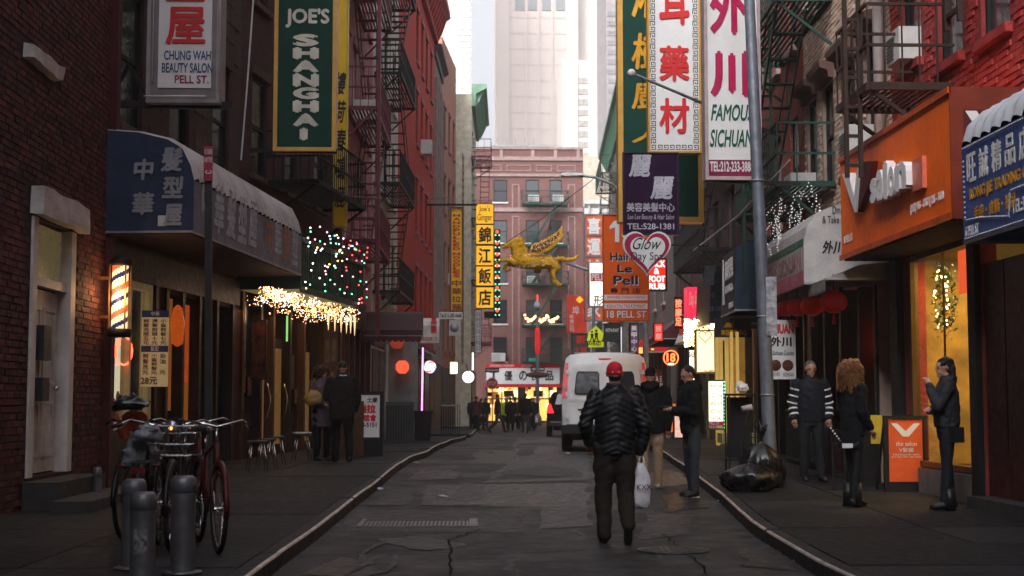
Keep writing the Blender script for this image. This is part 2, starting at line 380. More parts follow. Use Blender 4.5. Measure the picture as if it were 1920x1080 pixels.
def kerb(name, P, sgn, y0, y1, step):
    root = tag(thing(name, None, None), kind='structure'); y = y0
    while y < y1 - .01:
        ye = min(y1, y + step); m = MB(); vs = []
        n = 4; o = V((poly(P, y), y, gz(y))); jx = RND.uniform(-.008, .008); jz = RND.uniform(-.006, .006)
        for i in range(n + 1):
            t = lerp(y + .008, ye - .008, i / n); x = poly(P, t) + jx; z = gz(t)
            for dx, dz in ((0, -.05), (.0, KH - .016 + jz), (.006, KH - .004 + jz), (.028, KH + .002 + jz), (.15, KH + jz), (.15, -.05)): vs.append(V((x + sgn * dx, t, z + dz)) - o)
        m.add(vs, [(i * 6 + j, i * 6 + j + 1, i * 6 + j + 7, i * 6 + j + 6) for i in range(n) for j in range(5)] + [(0, 1, 2, 3, 4, 5), tuple(n * 6 + k for k in (5, 4, 3, 2, 1, 0))])
        m.m = [1 if (f < n * 5 and f % 5 in (1, 2)) else 0 for f in range(len(m.f))]
        m.obj('kerb_stone', [KERBC, KERBM], root, o); y = ye
KLi = [(x - .155, y) for x, y in KL]; KRi = [(x + .155, y) for x, y in KR]
kerb('kerb_left', KL, -1, 6, 47, 1.9); kerb('kerb_right', KR, 1, 6, 60, 1.9); kerb('kerb_left_far', KL, -1, 52, 96, 4); kerb('kerb_right_far', KR, 1, 60, 96, 4)
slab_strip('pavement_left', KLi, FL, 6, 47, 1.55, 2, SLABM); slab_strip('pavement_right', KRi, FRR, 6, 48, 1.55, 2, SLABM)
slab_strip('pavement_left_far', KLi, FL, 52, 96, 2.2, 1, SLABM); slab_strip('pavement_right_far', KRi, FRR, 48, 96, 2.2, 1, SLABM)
# far pavement of the cross street, across the junction
m = MB().box(-12, 16, 101, 104.3, -.3, -.07); tag(m.obj('cross_street_pavement', SLABM[0]), kind='structure')

# road patches, utility cover, dust lines (sheets 4 mm above the road)
PATCH = mat('asphalt_patch', (.055, .052, .052), .62, var=.6, vs=5, bump=.5, bs=70)
PATCHD = mat('fresh_asphalt_patch', (.010, .011, .012), .42, var=.3, vs=8, bump=.5, bs=70)
def sheet(name, pts, m, dz=.004):
    """ground-hugging polygon in (x,y), subdivided along y rows"""
    b = MB(); c = V((sum(p[0] for p in pts) / len(pts), sum(p[1] for p in pts) / len(pts), 0))
    n = len(pts); b.add([(x - c.x, y - c.y, gz(y) + dz) for x, y in pts] + [(0, 0, gz(c.y) + dz)], [(i, (i + 1) % n, n) for i in range(n)])
    return tag(b.obj(name, m, None, (c.x, c.y, 0)), kind='structure')
def gp(px, py):
    y = 20
    for _ in range(30): y = (CAMH - gz(y)) * FPX / (py - 752)
    p = at(px, py, y); return p.x, y
def jag(pts, n=5, a=.05):
    o = []
    for p, q in zip(pts, pts[1:] + pts[:1]):
        for i in range(n): t = i / n; o.append((lerp(p[0], q[0], t) + RND.uniform(-a, a), lerp(p[1], q[1], t) + RND.uniform(-a, a)))
    return o
sheet('road_patch', jag([gp(632, 993), gp(985, 995), gp(978, 957), gp(660, 955)], 6, .02), PATCH)
sheet('road_patch', jag([gp(690, 947), gp(770, 944), gp(770, 912), gp(735, 912)], 5, .05), PATCH, .005)
sheet('road_patch', jag([gp(790, 945), gp(1100, 950), gp(1100, 905), gp(800, 908)], 6, .06), PATCHD)
sheet('road_patch', jag([gp(930, 888), gp(1090, 894), gp(1080, 872), gp(950, 870)], 5, .06), PATCH)
sheet('road_patch', jag([gp(1000, 850), gp(1180, 860), gp(1170, 838), gp(1010, 836)], 5, .06), PATCHD)
sheet('road_patch', jag([gp(1215, 915), gp(1300, 905), gp(1260, 880), gp(1200, 890)], 5, .06), PATCHD)
DUST = mat('pale_road_dust', (.12, .118, .118), .85, vs=14, bump=.3, col2=(.02, .02, .022))
def streak(pts, wd):
    P = [gp(*p) for p in pts]; L = []; R = []
    for i, p in enumerate(P):
        a = P[max(0, i - 1)]; b = P[min(len(P) - 1, i + 1)]; d = hypot(b[0] - a[0], b[1] - a[1]) or 1; nx_, ny_ = -(b[1] - a[1]) / d, (b[0] - a[0]) / d
        k = wd * RND.uniform(.5, 1.2) * (.3 if i in (0, len(P) - 1) else 1)
        L.append((p[0] + nx_ * k, p[1] + ny_ * k)); R.append((p[0] - nx_ * k, p[1] - ny_ * k))
    b = MB(); n = len(P); b.add([(x, y, gz(y) + .0095) for x, y in L + R], [(i, i + 1, n + i + 1, n + i) for i in range(n - 1)])
    tag(b.obj('dust_streak', DUST), kind='structure')
streak([(632, 1060), (668, 1058), (680, 1045), (678, 1035), (700, 1022), (722, 1014), (715, 1006), (690, 1004)], .035)
streak([(690, 1075), (718, 1068), (738, 1055), (742, 1040), (735, 1036)], .04)
streak([(605, 1000), (680, 1004), (760, 1000), (800, 1003), (850, 1013)], .015)
streak([(832, 995), (880, 998), (930, 1004), (975, 1000)], .02)
streak([(700, 910), (760, 906), (830, 902), (880, 899)], .02)
streak([(770, 892), (840, 884), (905, 882), (960, 890)], .02)
streak([(820, 848), (880, 846), (915, 846)], .03)
SHINY = mat('polished_damp_asphalt', (.030, .029, .031), .5, vs=2.5, bump=.5, bs=50, spec=.32, col2=(.010, .010, .012))
SEAM = mat('tar_seam', (.004, .004, .005), .85, bump=.2, spec=.08)
for pts, a_ in (([(905, 905), (1110, 900), (1105, 858), (1040, 846), (960, 858)], .08), ([(840, 935), (900, 938), (930, 915), (870, 905)], .04), ([(880, 870), (960, 868), (975, 846), (900, 842)], .08),
                ([(1200, 1010), (1290, 1000), (1300, 965), (1215, 960)], .03), ([(700, 1010), (800, 1030), (880, 1018), (790, 1000)], .05), ([(1010, 990), (1110, 985), (1100, 950), (1020, 948)], .03), ([(960, 838), (1060, 838), (1050, 822), (970, 820)], .12)):
    sheet('road_patch', jag([gp(*p) for p in pts], 9, a_), SHINY, .0065 + .0005 * (pts[0][0] % 3))
for pts, a_ in (([(560, 1072), (640, 1076), (700, 1050), (640, 1040)], .03), ([(1250, 960), (1330, 950), (1290, 920), (1235, 930)], .06), ([(760, 900), (860, 896), (850, 880), (785, 880)], .08), ([(1400, 1060), (1500, 1070), (1460, 1030), (1390, 1030)], .04)):
    sheet('road_patch', jag([gp(*p) for p in pts], 8, a_), PATCHD, .0078)
def seam(pts, wd=.010):
    P = [gp(*p) for p in pts]; Q = []
    for p, q in zip(P, P[1:]):
        for i in range(8): t = i / 8; Q.append((lerp(p[0], q[0], t) + RND.uniform(-.03, .03), lerp(p[1], q[1], t) + RND.uniform(-.05, .05)))
    Q.append(P[-1]); L = []; R = []
    for i, p in enumerate(Q):
        a = Q[max(0, i - 1)]; b = Q[min(len(Q) - 1, i + 1)]; d = hypot(b[0] - a[0], b[1] - a[1]) or 1; k = wd * RND.uniform(.5, 1.4)
        L.append((p[0] - (b[1] - a[1]) / d * k, p[1] + (b[0] - a[0]) / d * k)); R.append((p[0] + (b[1] - a[1]) / d * k, p[1] - (b[0] - a[0]) / d * k))
    b = MB(); n = len(Q); b.add([(x, y, gz(y) + .0115) for x, y in L + R], [(i, i + 1, n + i + 1, n + i) for i in range(n - 1)]); tag(b.obj('tar_seam', SEAM), kind='structure')
for s_ in ([(540, 1040), (700, 1035), (860, 1040), (1100, 1030)], [(640, 945), (800, 948), (1000, 943), (1300, 945)], [(1330, 1075), (1270, 1020), (1240, 1000)], [(760, 880), (900, 878), (1120, 882)], [(850, 1075), (845, 1010), (900, 990)]): seam(s_)
mh = thing('manhole_cover', 'round iron manhole cover in the road right of the walking man', 'manhole cover'); mx, my = gp(1262, 1030); mh.location = (mx, my, gz(my)); mm_ = MB().lathe((0, 0, 0), [(.33, .004), (.33, .012), (.30, .015), (.005, .014)], 32); mm_.obj('cover', GRM if 0 else mat('iron_cover', (.05, .048, .046), .4, .6, var=.4, dirt=.3), mh)
kb = MB().box(-.02, .02, -.02, .02, .0145, .02).mesh('stud', mat('iron_cover', (), 1))
for i in range(-5, 6):
    for j in range(-5, 6):
        if i * i + j * j < 27: put('stud', kb, mh, (i * .052, j * .052, 0))
# cast iron grating of an old basement vault, set in the road
gr = thing('street_grating', 'long rusty iron grating sunk into the asphalt by the left kerb', 'grating')
a, b2, c2, d2 = gp(668, 986), gp(896, 984), gp(903, 962), gp(690, 962)
gr.location = (a[0], a[1], gz(a[1])); Wg = b2[0] - a[0]; Dg = c2[1] - b2[1]
GRM = mat('worn_iron_grate', (.20, .19, .18), .45, .5, var=.3, dirt=.4)
fm = MB()
for x0, x1, y0, y1 in ((0, Wg, 0, .04), (0, Wg, Dg - .04, Dg), (0, .05, .041, Dg - .041), (Wg - .09, Wg, .041, Dg - .041)): fm.box(x0, x1, y0, y1, .004, .02)
fm.obj('frame', GRM, gr)
MB().box(.05, Wg - .09, .041, Dg - .041, .0005, .003).obj('pit_shade', LETB, gr)  # flat black sheet paints the shaded depth between the bars
for k in range(3):
    x0 = .06 + k * (Wg - .15) / 3; MB().box(x0 + .02, x0 + (Wg - .15) / 3 - .04, Dg * .52, Dg - .05, .006, .016).obj('cover_plate', PATCH, gr)
me = MB().box(-.012, .012, 0, Dg * .45, 0, .014).mesh('bar', GRM)
for k in range(26): put('bar', me, gr, (.09 + k * (Wg - .2) / 25, .045, .005))
# a manhole cover
mx, my = gp(1330, 1010)

# ------------------------------------------------------------ facades
def wallfr(p0, p1, side):
    (ax, ay), (bx, by) = p0, p1
    return Fr(ax, ay, atan2(by - ay, bx - ax)) if side == 'L' else Fr(bx, by, atan2(ay - by, ax - bx))
_WC = {}
def window_mesh(wd, h, fm):
    k = (round(wd, 2), round(h, 2), fm.name)
    if k in _WC: return _WC[k]
    f = MB(); t = .055
    for x0, x1, z0, z1, y0, y1 in ((0, t, 0, h, .05, .13), (wd - t, wd, 0, h, .05, .13), (t, wd - t, h - t, h, .05, .13), (t, wd - t, 0, t, .05, .13),
                                   (t, wd - t, h * .5 - .03, h * .5 + .03, .062, .12)): f.box(x0, x1, y0, y1, z0, z1)
    p = MB().box(t, wd - t, .09, .1, t, h * .5 - .03); q = MB().box(t, wd - t, .075, .085, h * .5 + .03, h - t)
    s = MB().box(-.08, wd + .08, -.09, .12, -.11, -.002)
    s2 = MB().box(-.1, wd + .1, -.055, .04, h + .002, h + .17)
    _WC[k] = (f.mesh('window', fm), p.mesh('pane', GLASSD), q.mesh('pane', GLASSD), s, s2, {}); return _WC[k]
def put_window(root, x, z, wd, h, fm, glass=None, sill=None, lintel=None, blind=None):
    wm = window_mesh(wd, h, fm); o = put('window', wm[0], root, (x, 0, z))
    for i in (1, 2):
        g = glass[i - 1] if isinstance(glass, (list, tuple)) else glass
        k = (i, g.name if g else ''); 
        if k not in wm[5]:
            me = wm[i].copy(); me.materials.clear(); me.materials.append(g or GLASSD); wm[5][k] = me
        put('pane', wm[5][k], o)
    for i, mt, nm in ((3, sill, 'sill'), (4, lintel, 'lintel')):
        if mt:
            k = (i, mt.name)
            if k not in wm[5]: wm[5][k] = wm[i].mesh(nm, mt)
            put(nm, wm[5][k], o)
    if blind: MB().box(.06, wd - .06, .106, .115, h * (1 - blind), h - .06).obj('blind', BLIND, o)
    return o
def wall_holes(W, z0, H, holes, m, depth=.2, x0=0, back=5):
    xs = sorted({x0, W, *[h[0] for h in holes], *[h[1] for h in holes]}); zs = sorted({z0, H, *[h[2] for h in holes], *[h[3] for h in holes]})
    b = MB()
    for a, c in zip(xs, xs[1:]):
        for d, e in zip(zs, zs[1:]):
            mx, mz = (a + c) / 2, (d + e) / 2
            if any(h[0] < mx < h[1] and h[2] < mz < h[3] for h in holes): continue
            b.add([(a, 0, d), (c, 0, d), (c, 0, e), (a, 0, e)], [(0, 1, 2, 3)])
    for h in holes:
        a, c, d, e = h[:4]
        b.add([(a, 0, d), (c, 0, d), (c, 0, e), (a, 0, e), (a, depth, d), (c, depth, d), (c, depth, e), (a, depth, e)],
              [(0, 4, 5, 1), (1, 5, 6, 2), (2, 6, 7, 3), (3, 7, 4, 0)])
    # body behind
    b.add([(x0, 0, z0), (W, 0, z0), (W, 0, H), (x0, 0, H), (x0, back, z0), (W, back, z0), (W, back, H), (x0, back, H)],
          [(0, 3, 7, 4), (1, 5, 6, 2), (3, 2, 6, 7), (4, 7, 6, 5)])
    b.add([(x0, depth + 2.4, z0), (W, depth + 2.4, z0), (W, depth + 2.4, H), (x0, depth + 2.4, H)], [(0, 1, 2, 3)])
    return b
def building(name, label, fr, W, H, wm, wins=(), fm=None, glass=None, sill=None, lintel=None, z0=-.3, cat='building', extra_holes=(), back=6, blindp=.3, x0=0):
    r = thing(name, label, cat, fr.w(0, 0, 0), fr.a)
    holes = [(x, x + w_, z, z + h) for x, z, w_, h in wins] + list(extra_holes)
    wo = wall_holes(W, z0, H, holes, wm, back=back, x0=x0).obj('wall', wm, r)
    rr = random.Random(len(name) * 7 + int(W * 10))
    for x, z, w_, h in wins:
        gl = rr.choice(glass) if isinstance(glass, (list, tuple)) and glass else glass
        put_window(r, x, z, w_, h, fm or DKWOOD, gl, sill, lintel, blind=(rr.choice((.35, .5, .6, .9)) if rr.random() < blindp else None))
    r['W'] = W
    return r
def cornice(r, W, z, mt, proj=.5, h=.7, brackets=True, x0=0):
    m = MB(); m.prismx([(0, z - h), (-proj * .25, z - h), (-proj * .3, z - h * .45), (-proj * .85, z - h * .25), (-proj, z - h * .2), (-proj, z), (0, z)], x0 - .03, W + .03)
    c = m.obj('cornice', mt, r)
    if brackets:
        bm_ = MB().prismx([(-proj * .26, -h * .98), (-proj * .5, -h * .75), (-proj * .8, -h * .32), (-proj * .26, -h * .32)], -.07, .07).mesh('cornice_bracket', mt)
        n = max(2, int(W / .8))
        for i in range(n): put('cornice_bracket', bm_, c, (x0 + .3 + i * (W - x0 - .6) / (n - 1), 0, z))
    return c
def bricks(root, fr, x0, x1, z0, z1, holes, mats, nind=300, bw=.205, bh=.068, g=.010, proud=.012, rough=.006):
    allb = []; row = 0; z = z0
    while z < z1:
        x = x0 - (bw + g) / 2 * (row % 2); c = (bh + g)
        while x < x1:
            a, b = max(x, x0), min(x + bw, x1)
            if b - a > .04 and not any(h[0] - .005 < b and h[1] + .005 > a and h[2] - .005 < z + bh and h[3] + .005 > z for h in holes): allb.append((a, b, z))
            x += bw + g
        z += c; row += 1
    full = MB(); B = .005
    def geo(m, w_, off=(0, 0, 0), j=0):
        ox, oy, oz = off; y = -proud - j
        m.add([(ox, oy, oz), (ox + w_, oy, oz), (ox + w_, oy, oz + bh), (ox, oy, oz + bh),
               (ox + B, oy + y, oz + B), (ox + w_ - B, oy + y, oz + B), (ox + w_ - B, oy + y, oz + bh - B), (ox + B, oy + y, oz + bh - B)],
              [(4, 5, 6, 7), (0, 1, 5, 4), (1, 2, 6, 5), (2, 3, 7, 6), (3, 0, 4, 7)])
    def vis(t):
        p = fr.w((t[0] + t[1]) / 2, 0, t[2]); d = p - V((0, 0, CAMH)); k = d.dot(_F)
        u = d.dot(_R) / k * FPX + 960; v = 540 - d.dot(_U) / k * FPX
        return (0 if (0 < u < 1920 and 0 < v < 1080) else 1, p.y)
    allb.sort(key=vis); mc = {}
    for i, (a, b, z) in enumerate(allb):
        if i < nind:
            k = (round(b - a, 2), RND.randrange(len(mats)), RND.randrange(3))
            if k not in mc: m = MB(); geo(m, b - a, j=(k[2] - 1) * rough); mc[k] = m.mesh('brick', mats[k[1]])
            put('brick', mc[k], root, (a, 0, z))
        else:
            full.mi = RND.randrange(len(mats)); geo(full, b - a, (a, 0, z), RND.uniform(-rough, rough))
    if full.v: tag(full.obj('brick_courses', mats, root), kind='stuff')
def fire_escape(name, label, fr, x0, x1, levels, m, proj=1.0, stair=True, group='fire escapes on the brick facades', rail=1.0, dense=.14, flip=False, stairw=.5, treads=9):
    r, f = tfr(name, label, 'fire escape', fr, x0, levels[0], 0, group); Wd = x1 - x0; L0 = levels[0]
    for i, zl in enumerate(levels):
        z = zl - L0; p = MB()
        for y in (-proj, -.02): p.bar((0, y, z), (Wd, y, z), .05, .09)
        for x in (0, Wd): p.bar((x, -proj + .02, z), (x, 0, z), .05, .09)
        k = .06
        while k < proj: p.box(.03, Wd - .03, -k - .025, -k + .02, z + .01, z + .03); k += .085
        p.obj('platform', m, r)
        q = MB()
        for zz in (.5, rail): q.bar((0, -proj, z + zz), (Wd, -proj, z + zz), .035); q.bar((0, -proj, z + zz), (0, 0, z + zz), .035); q.bar((Wd, -proj, z + zz), (Wd, 0, z + zz), .035)
        n = max(3, int(Wd / dense))
        for j in range(n + 1): q.bar((Wd * j / n, -proj, z + .05), (Wd * j / n, -proj, z + rail), .018)
        n = max(2, int(proj / dense))
        for j in range(1, n):
            for x in (0, Wd): q.bar((x, -proj * j / n, z + .05), (x, -proj * j / n, z + rail), .018)
        q.obj('railing', m, r)
        for x in (.05, Wd - .05): MB().bar((x, -proj * .95, z - .04), (x, -.02, z - .75), .045).obj('bracket', m, r)
        if stair and i + 1 < len(levels):
            z2 = levels[i + 1] - L0; s = MB(); a0, a1 = (.35, Wd - .55) if (i % 2 == 0) ^ flip else (Wd - .35, .55)
            for y in (-proj + .12, -proj + .12 + stairw): s.bar((a0, y, z + .03), (a1, y, z2), .03, .12)
            for j in range(1, treads): t = j / treads; xx, zz = lerp(a0, a1, t), lerp(z, z2, t); s.box(xx - .09, xx + .09, -proj + .13, -proj + .11 + stairw, zz - .012, zz + .012)
            s.obj('stair', m, r)
            hnd = MB()
            for y in (-proj + .12, -proj + .12 + stairw):
                hnd.bar((a0, y, z + .8), (a1, y, z2 + .8), .022)
                for t in (.1, .5, .9): xx, zz = lerp(a0, a1, t), lerp(z, z2, t); hnd.bar((xx, y, zz), (xx, y, zz + .8), .018)
            hnd.obj('handrail', m, r)
    return r
def ladder(name, label, fr, x, y, z0, z1, wd, m, step=.3, along='x', group=None, cat='ladder', bar_=.035):
    r, f = tfr(name, label, cat, fr, x, z0, y, group); s = MB(); a = (wd / 2, 0) if along == 'x' else (0, wd / 2)
    for k in (-1, 1): s.bar((k * a[0], k * a[1], 0), (k * a[0], k * a[1], z1 - z0), bar_)
    s.obj('rail', m, r); q = MB(); z = .15
    while z < z1 - z0: q.bar((-a[0], -a[1], z), (a[0], a[1], z), bar_ * .8); z += step
    q.obj('rung', m, r); return r
# ============================================================ BUILDINGS, LEFT SIDE
def col3(c): return c
RB_ = [mat('old_red_brick_%d' % i, c, .85, var=.35, vs=5, bump=.6, bs=35, dirt=.5) for i, c in enumerate(((.10, .024, .024), (.075, .019, .024), (.05, .015, .019), (.12, .034, .028)))]
MORT = mat('sooty_mortar', (.035, .017, .018), .95, bump=.5)
fLA = wallfr((-4.9, 10), (-4.9, 19.2), 'L')
def LX(px, fr=fLA, d=0): return fr.loc(px, 500, d)[0]
dx0, dx1 = LX(62), LX(132); dz0, dz1 = .50, 3.42
ra = building('brick_tenement', 'dark red brick tenement with a white panelled door, nearest on the left', fLA, 9.2, 19, MORT, extra_holes=[(dx0, dx1, dz0, dz1)], back=8)
bricks(ra, fLA, 4.3, 9.2, -.1, 6.7, [(dx0 - .12, dx1 + .16, -.1, dz1 + .02), (dx0 - .2, dx1 + .42, dz1, dz1 + .36), (5.4, 6.75, 5.05, 5.3)], RB_)
DOORW = mat('flaking_white_door', (.55, .52, .49), .6, var=.25, vs=4, bump=.3, dirt=.6)
d = MB().box(dx0 + .1, dx1 - .08, .12, .17, dz0 + .02, dz0 + 2.15).obj('door', DOORW, ra)
for z0, z1 in ((.2, .85), (1.05, 1.95)):
    for x0, x1 in ((.16, .62), (.72, 1.18)):
        q = MB(); a = dx0 + .1 + x0; b = dx0 + .1 + x1
        for u in ((a, b, z0, z0 + .04), (a, b, z1 - .04, z1), (a, a + .04, z0 + .04, z1 - .04), (b - .04, b, z0 + .04, z1 - .04)): q.box(u[0], u[1], .105, .12, dz0 + u[2], dz0 + u[3])
        q.obj('door_panel', DOORW, d)
MB().ball((dx1 - .2, .08, dz0 + 1.0), .035).obj('handle', CHROME, d)
m = MB(); m.box(dx0 - .1, dx0 + .08, -.03, .15, dz0, dz1); m.box(dx1 - .06, dx1 + .14, -.03, .15, dz0, dz1); m.box(dx0 + .08, dx1 - .06, .02, .15, dz0 + 2.17, dz0 + 2.27)
m.obj('door_frame', WHITEP, ra)
MB().box(dx0 + .09, dx1 - .07, .1, .12, dz0 + 2.28, dz1 - .02).obj('transom', mat('amber_transom', (.10, .085, .04), .3, em=(.9, .7, .3), es=.035), ra)
STONEW = mat('cracked_white_stone', (.50, .48, .46), .8, var=.2, bump=.7, bs=14, dirt=.35)
def rough_block(x0, x1, z0, z1, y0, y1, name, mt, parent, seed=1):
    bm = bmesh.new(); bmesh.ops.create_cube(bm, size=1); bmesh.ops.subdivide_edges(bm, edges=bm.edges, cuts=5, use_grid_fill=True)
    for v in bm.verts:
        p = V((lerp(x0, x1, v.co.x + .5), lerp(y0, y1, v.co.y + .5), lerp(z0, z1, v.co.z + .5))); k = noise.noise_vector(p * 4 + V((seed, 0, 0)))
        v.co = p + k * .035
    me = bpy.data.meshes.new(name); bm.to_mesh(me); bm.free(); me.materials.append(mt); return put(name, me, parent)
rough_block(dx0 - .15, dx1 + .36, dz1 + .03, dz1 + .34, -.14, .02, 'lintel', STONEW, ra)
rough_block(5.5, 6.65, 5.1, 5.26, -.12, .02, 'stone_sill', STONEW, ra, 5)
for z0, z1, w0 in ((1.32, 1.72, .2), (.85, 1.12, .16)):
    o = tag(MB().box(0, .3 if w0 > .18 else .26, -.11, 0, 0, z1 - z0).obj('mailbox', mat('mailbox_metal', (.05, .055, .06), .5, .4, dirt=.3), None, fLA.w(dx0 + .42, .09, dz0 + z0), fLA.a),
        'taller grey metal letter box, upper of two on the white door' if w0 > .18 else 'small grey metal letter box below the taller one on the white door', 'letter box')
ST = mat('worn_stone_step', (.04, .038, .037), .7, var=.3, bump=.4, dirt=.4)
s = thing('door_steps', 'two worn stone steps leading up to the white panelled door', 'steps', fLA.w(dx0 - .2, 0, .1), fLA.a)
MB().box(-.05, dx1 - dx0 + .45, -.42, -.02, 0, .36).obj('step', ST, s); MB().box(-.4, dx1 - dx0 + .9, -.86, -.43, 0, .18).obj('step', ST, s)

# --- brown building with the barber shop
fLB = wallfr((-4.9, 19.2), (-4.2, 25.8), 'L'); WB = hypot(.7, 6.6)
BW = lambda a, z, w_, h: (a, z, w_, h)
rb = building('barber_building', 'brown building with sash windows above the curved blue awning', fLB, WB, 19, mat('brown_stone_wall', (.06, .030, .024), .85, var=.3, vs=2, bump=.5, dirt=.5),
              [(.35, 5.2, 1.0, 2.0), (2.6, 5.2, 1.0, 2.0), (4.9, 5.2, 1.0, 2.0), (.35, 8.4, 1.0, 2), (2.6, 8.4, 1, 2)], BLK, [GLASSD, GLASSB], BROWNST, BROWNST,
              extra_holes=[(.15, 1.9, .95, 3.05), (2.6, 6.4, .15, 3.0)])
# ashlar joints as proud stone blocks on the upper wall
bs_ = [MB().box(0, .62, -.02, 0, 0, .31).mesh('stone_block', mm) for mm in (mat('brown_block_a', (.075, .038, .029), .85, var=.25, bump=.5, dirt=.4), mat('brown_block_b', (.055, .028, .022), .85, var=.25, bump=.5, dirt=.4))]
z = 4.75; rw = 0
while z < 9:
    x = .05 + (.32 if rw % 2 else 0)
    while x < WB - .6:
        if not any(a - .1 < x + .62 and a + w_ + .1 > x and zz - .13 < z + .31 and zz + h + .19 > z for a, zz, w_, h in ((.35, 5.2, 1.0, 2.0), (2.6, 5.2, 1, 2), (4.9, 5.2, 1, 2), (.35, 8.4, 1, 2), (2.6, 8.4, 1, 2))):
            put('stone_block', bs_[RND.randrange(2)], rb, (x, 0, z))
        x += .64
    z += .33; rw += 1
# corner pilaster and shop front
MB().box(-.02, .12, -.12, 0, .1, 11.5).obj('pilaster', MAROON, rb)
sw = thing('barber_shop_window', 'lit barber shop window with a cream frame and a red neon sign', 'shop window', fLB.w(.15, 0, .95), fLB.a)
YF = mat('cream_window_frame', (.35, .28, .13), .5, dirt=.2, em=(1, .7, .3), es=.02)
m = MB(); 
for u in ((0, .07, 0, 2.1), (1.6, 1.75, 0, 2.1), (.07, 1.6, 0, .1), (.07, 1.6, 2.0, 2.1), (.8, .86, .1, 2.0)): m.box(u[0], u[1], -.03, .1, u[2], u[3])
m.obj('frame', YF, sw)
m = MB().box(.07, 1.6, .04, .05, .1, 2.0); m.obj('pane', mat('shop_glass', (.02, .02, .02), .04, alpha=.25, spec=1, var=0, bump=0), sw)
INB = mat('barber_interior', (.25, .24, .2), .8, var=.8, vs=5, em=(.95, .85, .6), es=.5)
MB().box(.07, 1.6, .3, .34, .0, 2.1).obj('interior', INB, sw)
r_ = RND
bot = MB()
for k in range(9): bot.lathe((.15 + k * .16, .18, .1), [(.03, 0), (.035, .02), (.03, .18 + .1 * (k % 3)), (.012, .24 + .1 * (k % 3)), (.012, .3)], 8)
bot.obj('bottle_row', mat('bottles', (.2, .12, .1), .3, var=.9, vs=9), sw)
RNEON = glow('red_neon', (1, .06, .03), 3.5)
pts = [(.15 + .3 * t, -.01, 1.13 + .12 * sin(t * 9)) for t in [i / 14 for i in range(15)]]
nm = MB().tube(pts, .012, 6); nm.tube([(.62 + .34 * cos(a), -.01, 1.1 + .2 * sin(a)) for a in [rad(x) for x in range(-90, 271, 24)]], .013, 6, closed=True); nm.obj('neon_tube', RNEON, sw)
# barber pole in a lit case
pA = at(198, 490, 19.0); fP = Fr(at(200, 500, 18.9).x, 18.9, rad(35)); x0p = 0
z1 = at(220, 490, 18.9).z; z0 = at(220, 625, 18.9).z
bp = thing('barber_pole', 'glowing barber pole with red, white and blue spiral in a glass case', 'barber pole', (at(226, 500, 18.9).x, 18.9, z0))
hh = z1 - z0
BPW = mat('pole_white_glow', (.7, .6, .4), .4, em=(1, .72, .36), es=.62, var=.3, vs=7); BPR = glow('pole_red_glow', (1, .10, .02), .6); BPB = mat('pole_blue', (.01, .015, .09), .4, em=(.05, .08, .4), es=.12)
cyl = MB(); n = 36; kk = 46
cyl.smooth = True
R0 = .105
vs = [(R0 * cos(2 * pi * j / n), R0 * sin(2 * pi * j / n), .06 + (hh - .12) * i / kk) for i in range(kk + 1) for j in range(n)]
for i in range(kk):
    for j in range(n):
        ph = (j / n * 1.0 + i / kk * -2.6) % 1.0 * 1; ph = (j / n - i / kk * 2.6) * 3 % 3
        cyl.mi = 1 if ph % 3 < .8 else 2 if 1.5 < ph % 3 < 2.1 else 0
        cyl.add([vs[i * n + j], vs[i * n + (j + 1) % n], vs[(i + 1) * n + (j + 1) % n], vs[(i + 1) * n + j]], [(0, 1, 2, 3)])
cyl.obj('spiral_cylinder', [BPW, BPR, BPB], bp)
m = MB().lathe((0, 0, 0), [(.02, -.06), (.15, -.05), (.16, 0), (.16, .05), (.13, .06)], 16); m.lathe((0, 0, hh), [(.13, -.06), (.16, -.05), (.16, 0), (.08, .06), (.01, .08)], 16); m.obj('cap', BLK, bp)
m = MB()
for a in (40, 130, 220, 310): m.bar((.15 * cos(rad(a)), .15 * sin(rad(a)), .05), (.15 * cos(rad(a)), .15 * sin(rad(a)), hh - .05), .018)
m.box(-.3, -.14, .02, .06, .2, .24); m.box(-.3, -.14, .02, .06, hh - .24, hh - .2)
m.obj('case_frame', mat('brass_frame', (.35, .18, .05), .35, .7), bp)
ld = bpy.data.lights.new('barber_pole_lamp', 'POINT'); ld.energy = 9; ld.color = (1, .55, .22); ld.shadow_soft_size = .12
lo = bpy.data.objects.new('barber_pole_lamp', ld); COL.objects.link(lo); lo.location = (at(226, 500, 18.9).x - .0, 18.62, z0 + hh / 2)
# stall riser, posts, doors under the awning
MB().box(.0, 2.0, -.06, 0, .12, .93).obj('stall_riser', DKWOOD, rb)
for x in (2.0, 2.5, 3.3, 4.2, 5.2, 6.2): MB().box(x, x + .12, -.05, .2, .13, 3.4).obj('mullion', DKWOOD, rb)
MB().box(0, 6.6, -.06, 0, 3.06, 3.5).obj('fascia', DKWOOD, rb)
AMB = mat('orange_reflection_glow', (.3, .05, .01), .3, em=(1, .16, .02), es=.16, var=.8, vs=6); AMB2 = mat('amber_dim', (.08, .03, .01), .5, em=(1, .28, .05), es=.08, var=.6, vs=4)
for x, w_, mt, z0_, z1_ in ((2.62, .68, AMB2, 1.2, 2.95), (3.42, .78, AMB2, 1.0, 2.9), (4.32, .88, DARKIN, .3, 2.9), (5.32, .88, DARKIN, .3, 2.9)):
    MB().box(x, x + w_, .12, .13, z0_, z1_).obj('pane', GLASSD if mt is DARKIN else mt, rb)
MB().lathe(fLB.w(3.2, -.2, 2.45) - fLB.w(0, 0, 0) if 0 else (3.2, -.0, 2.2), [(.02, 0), (.09, .05), (.11, .35), (.07, .6), (.02, .65)], 14).obj('orange_glow_shape', AMB, rb)  # glowing shape stands in for an orange reflection, no lamp here
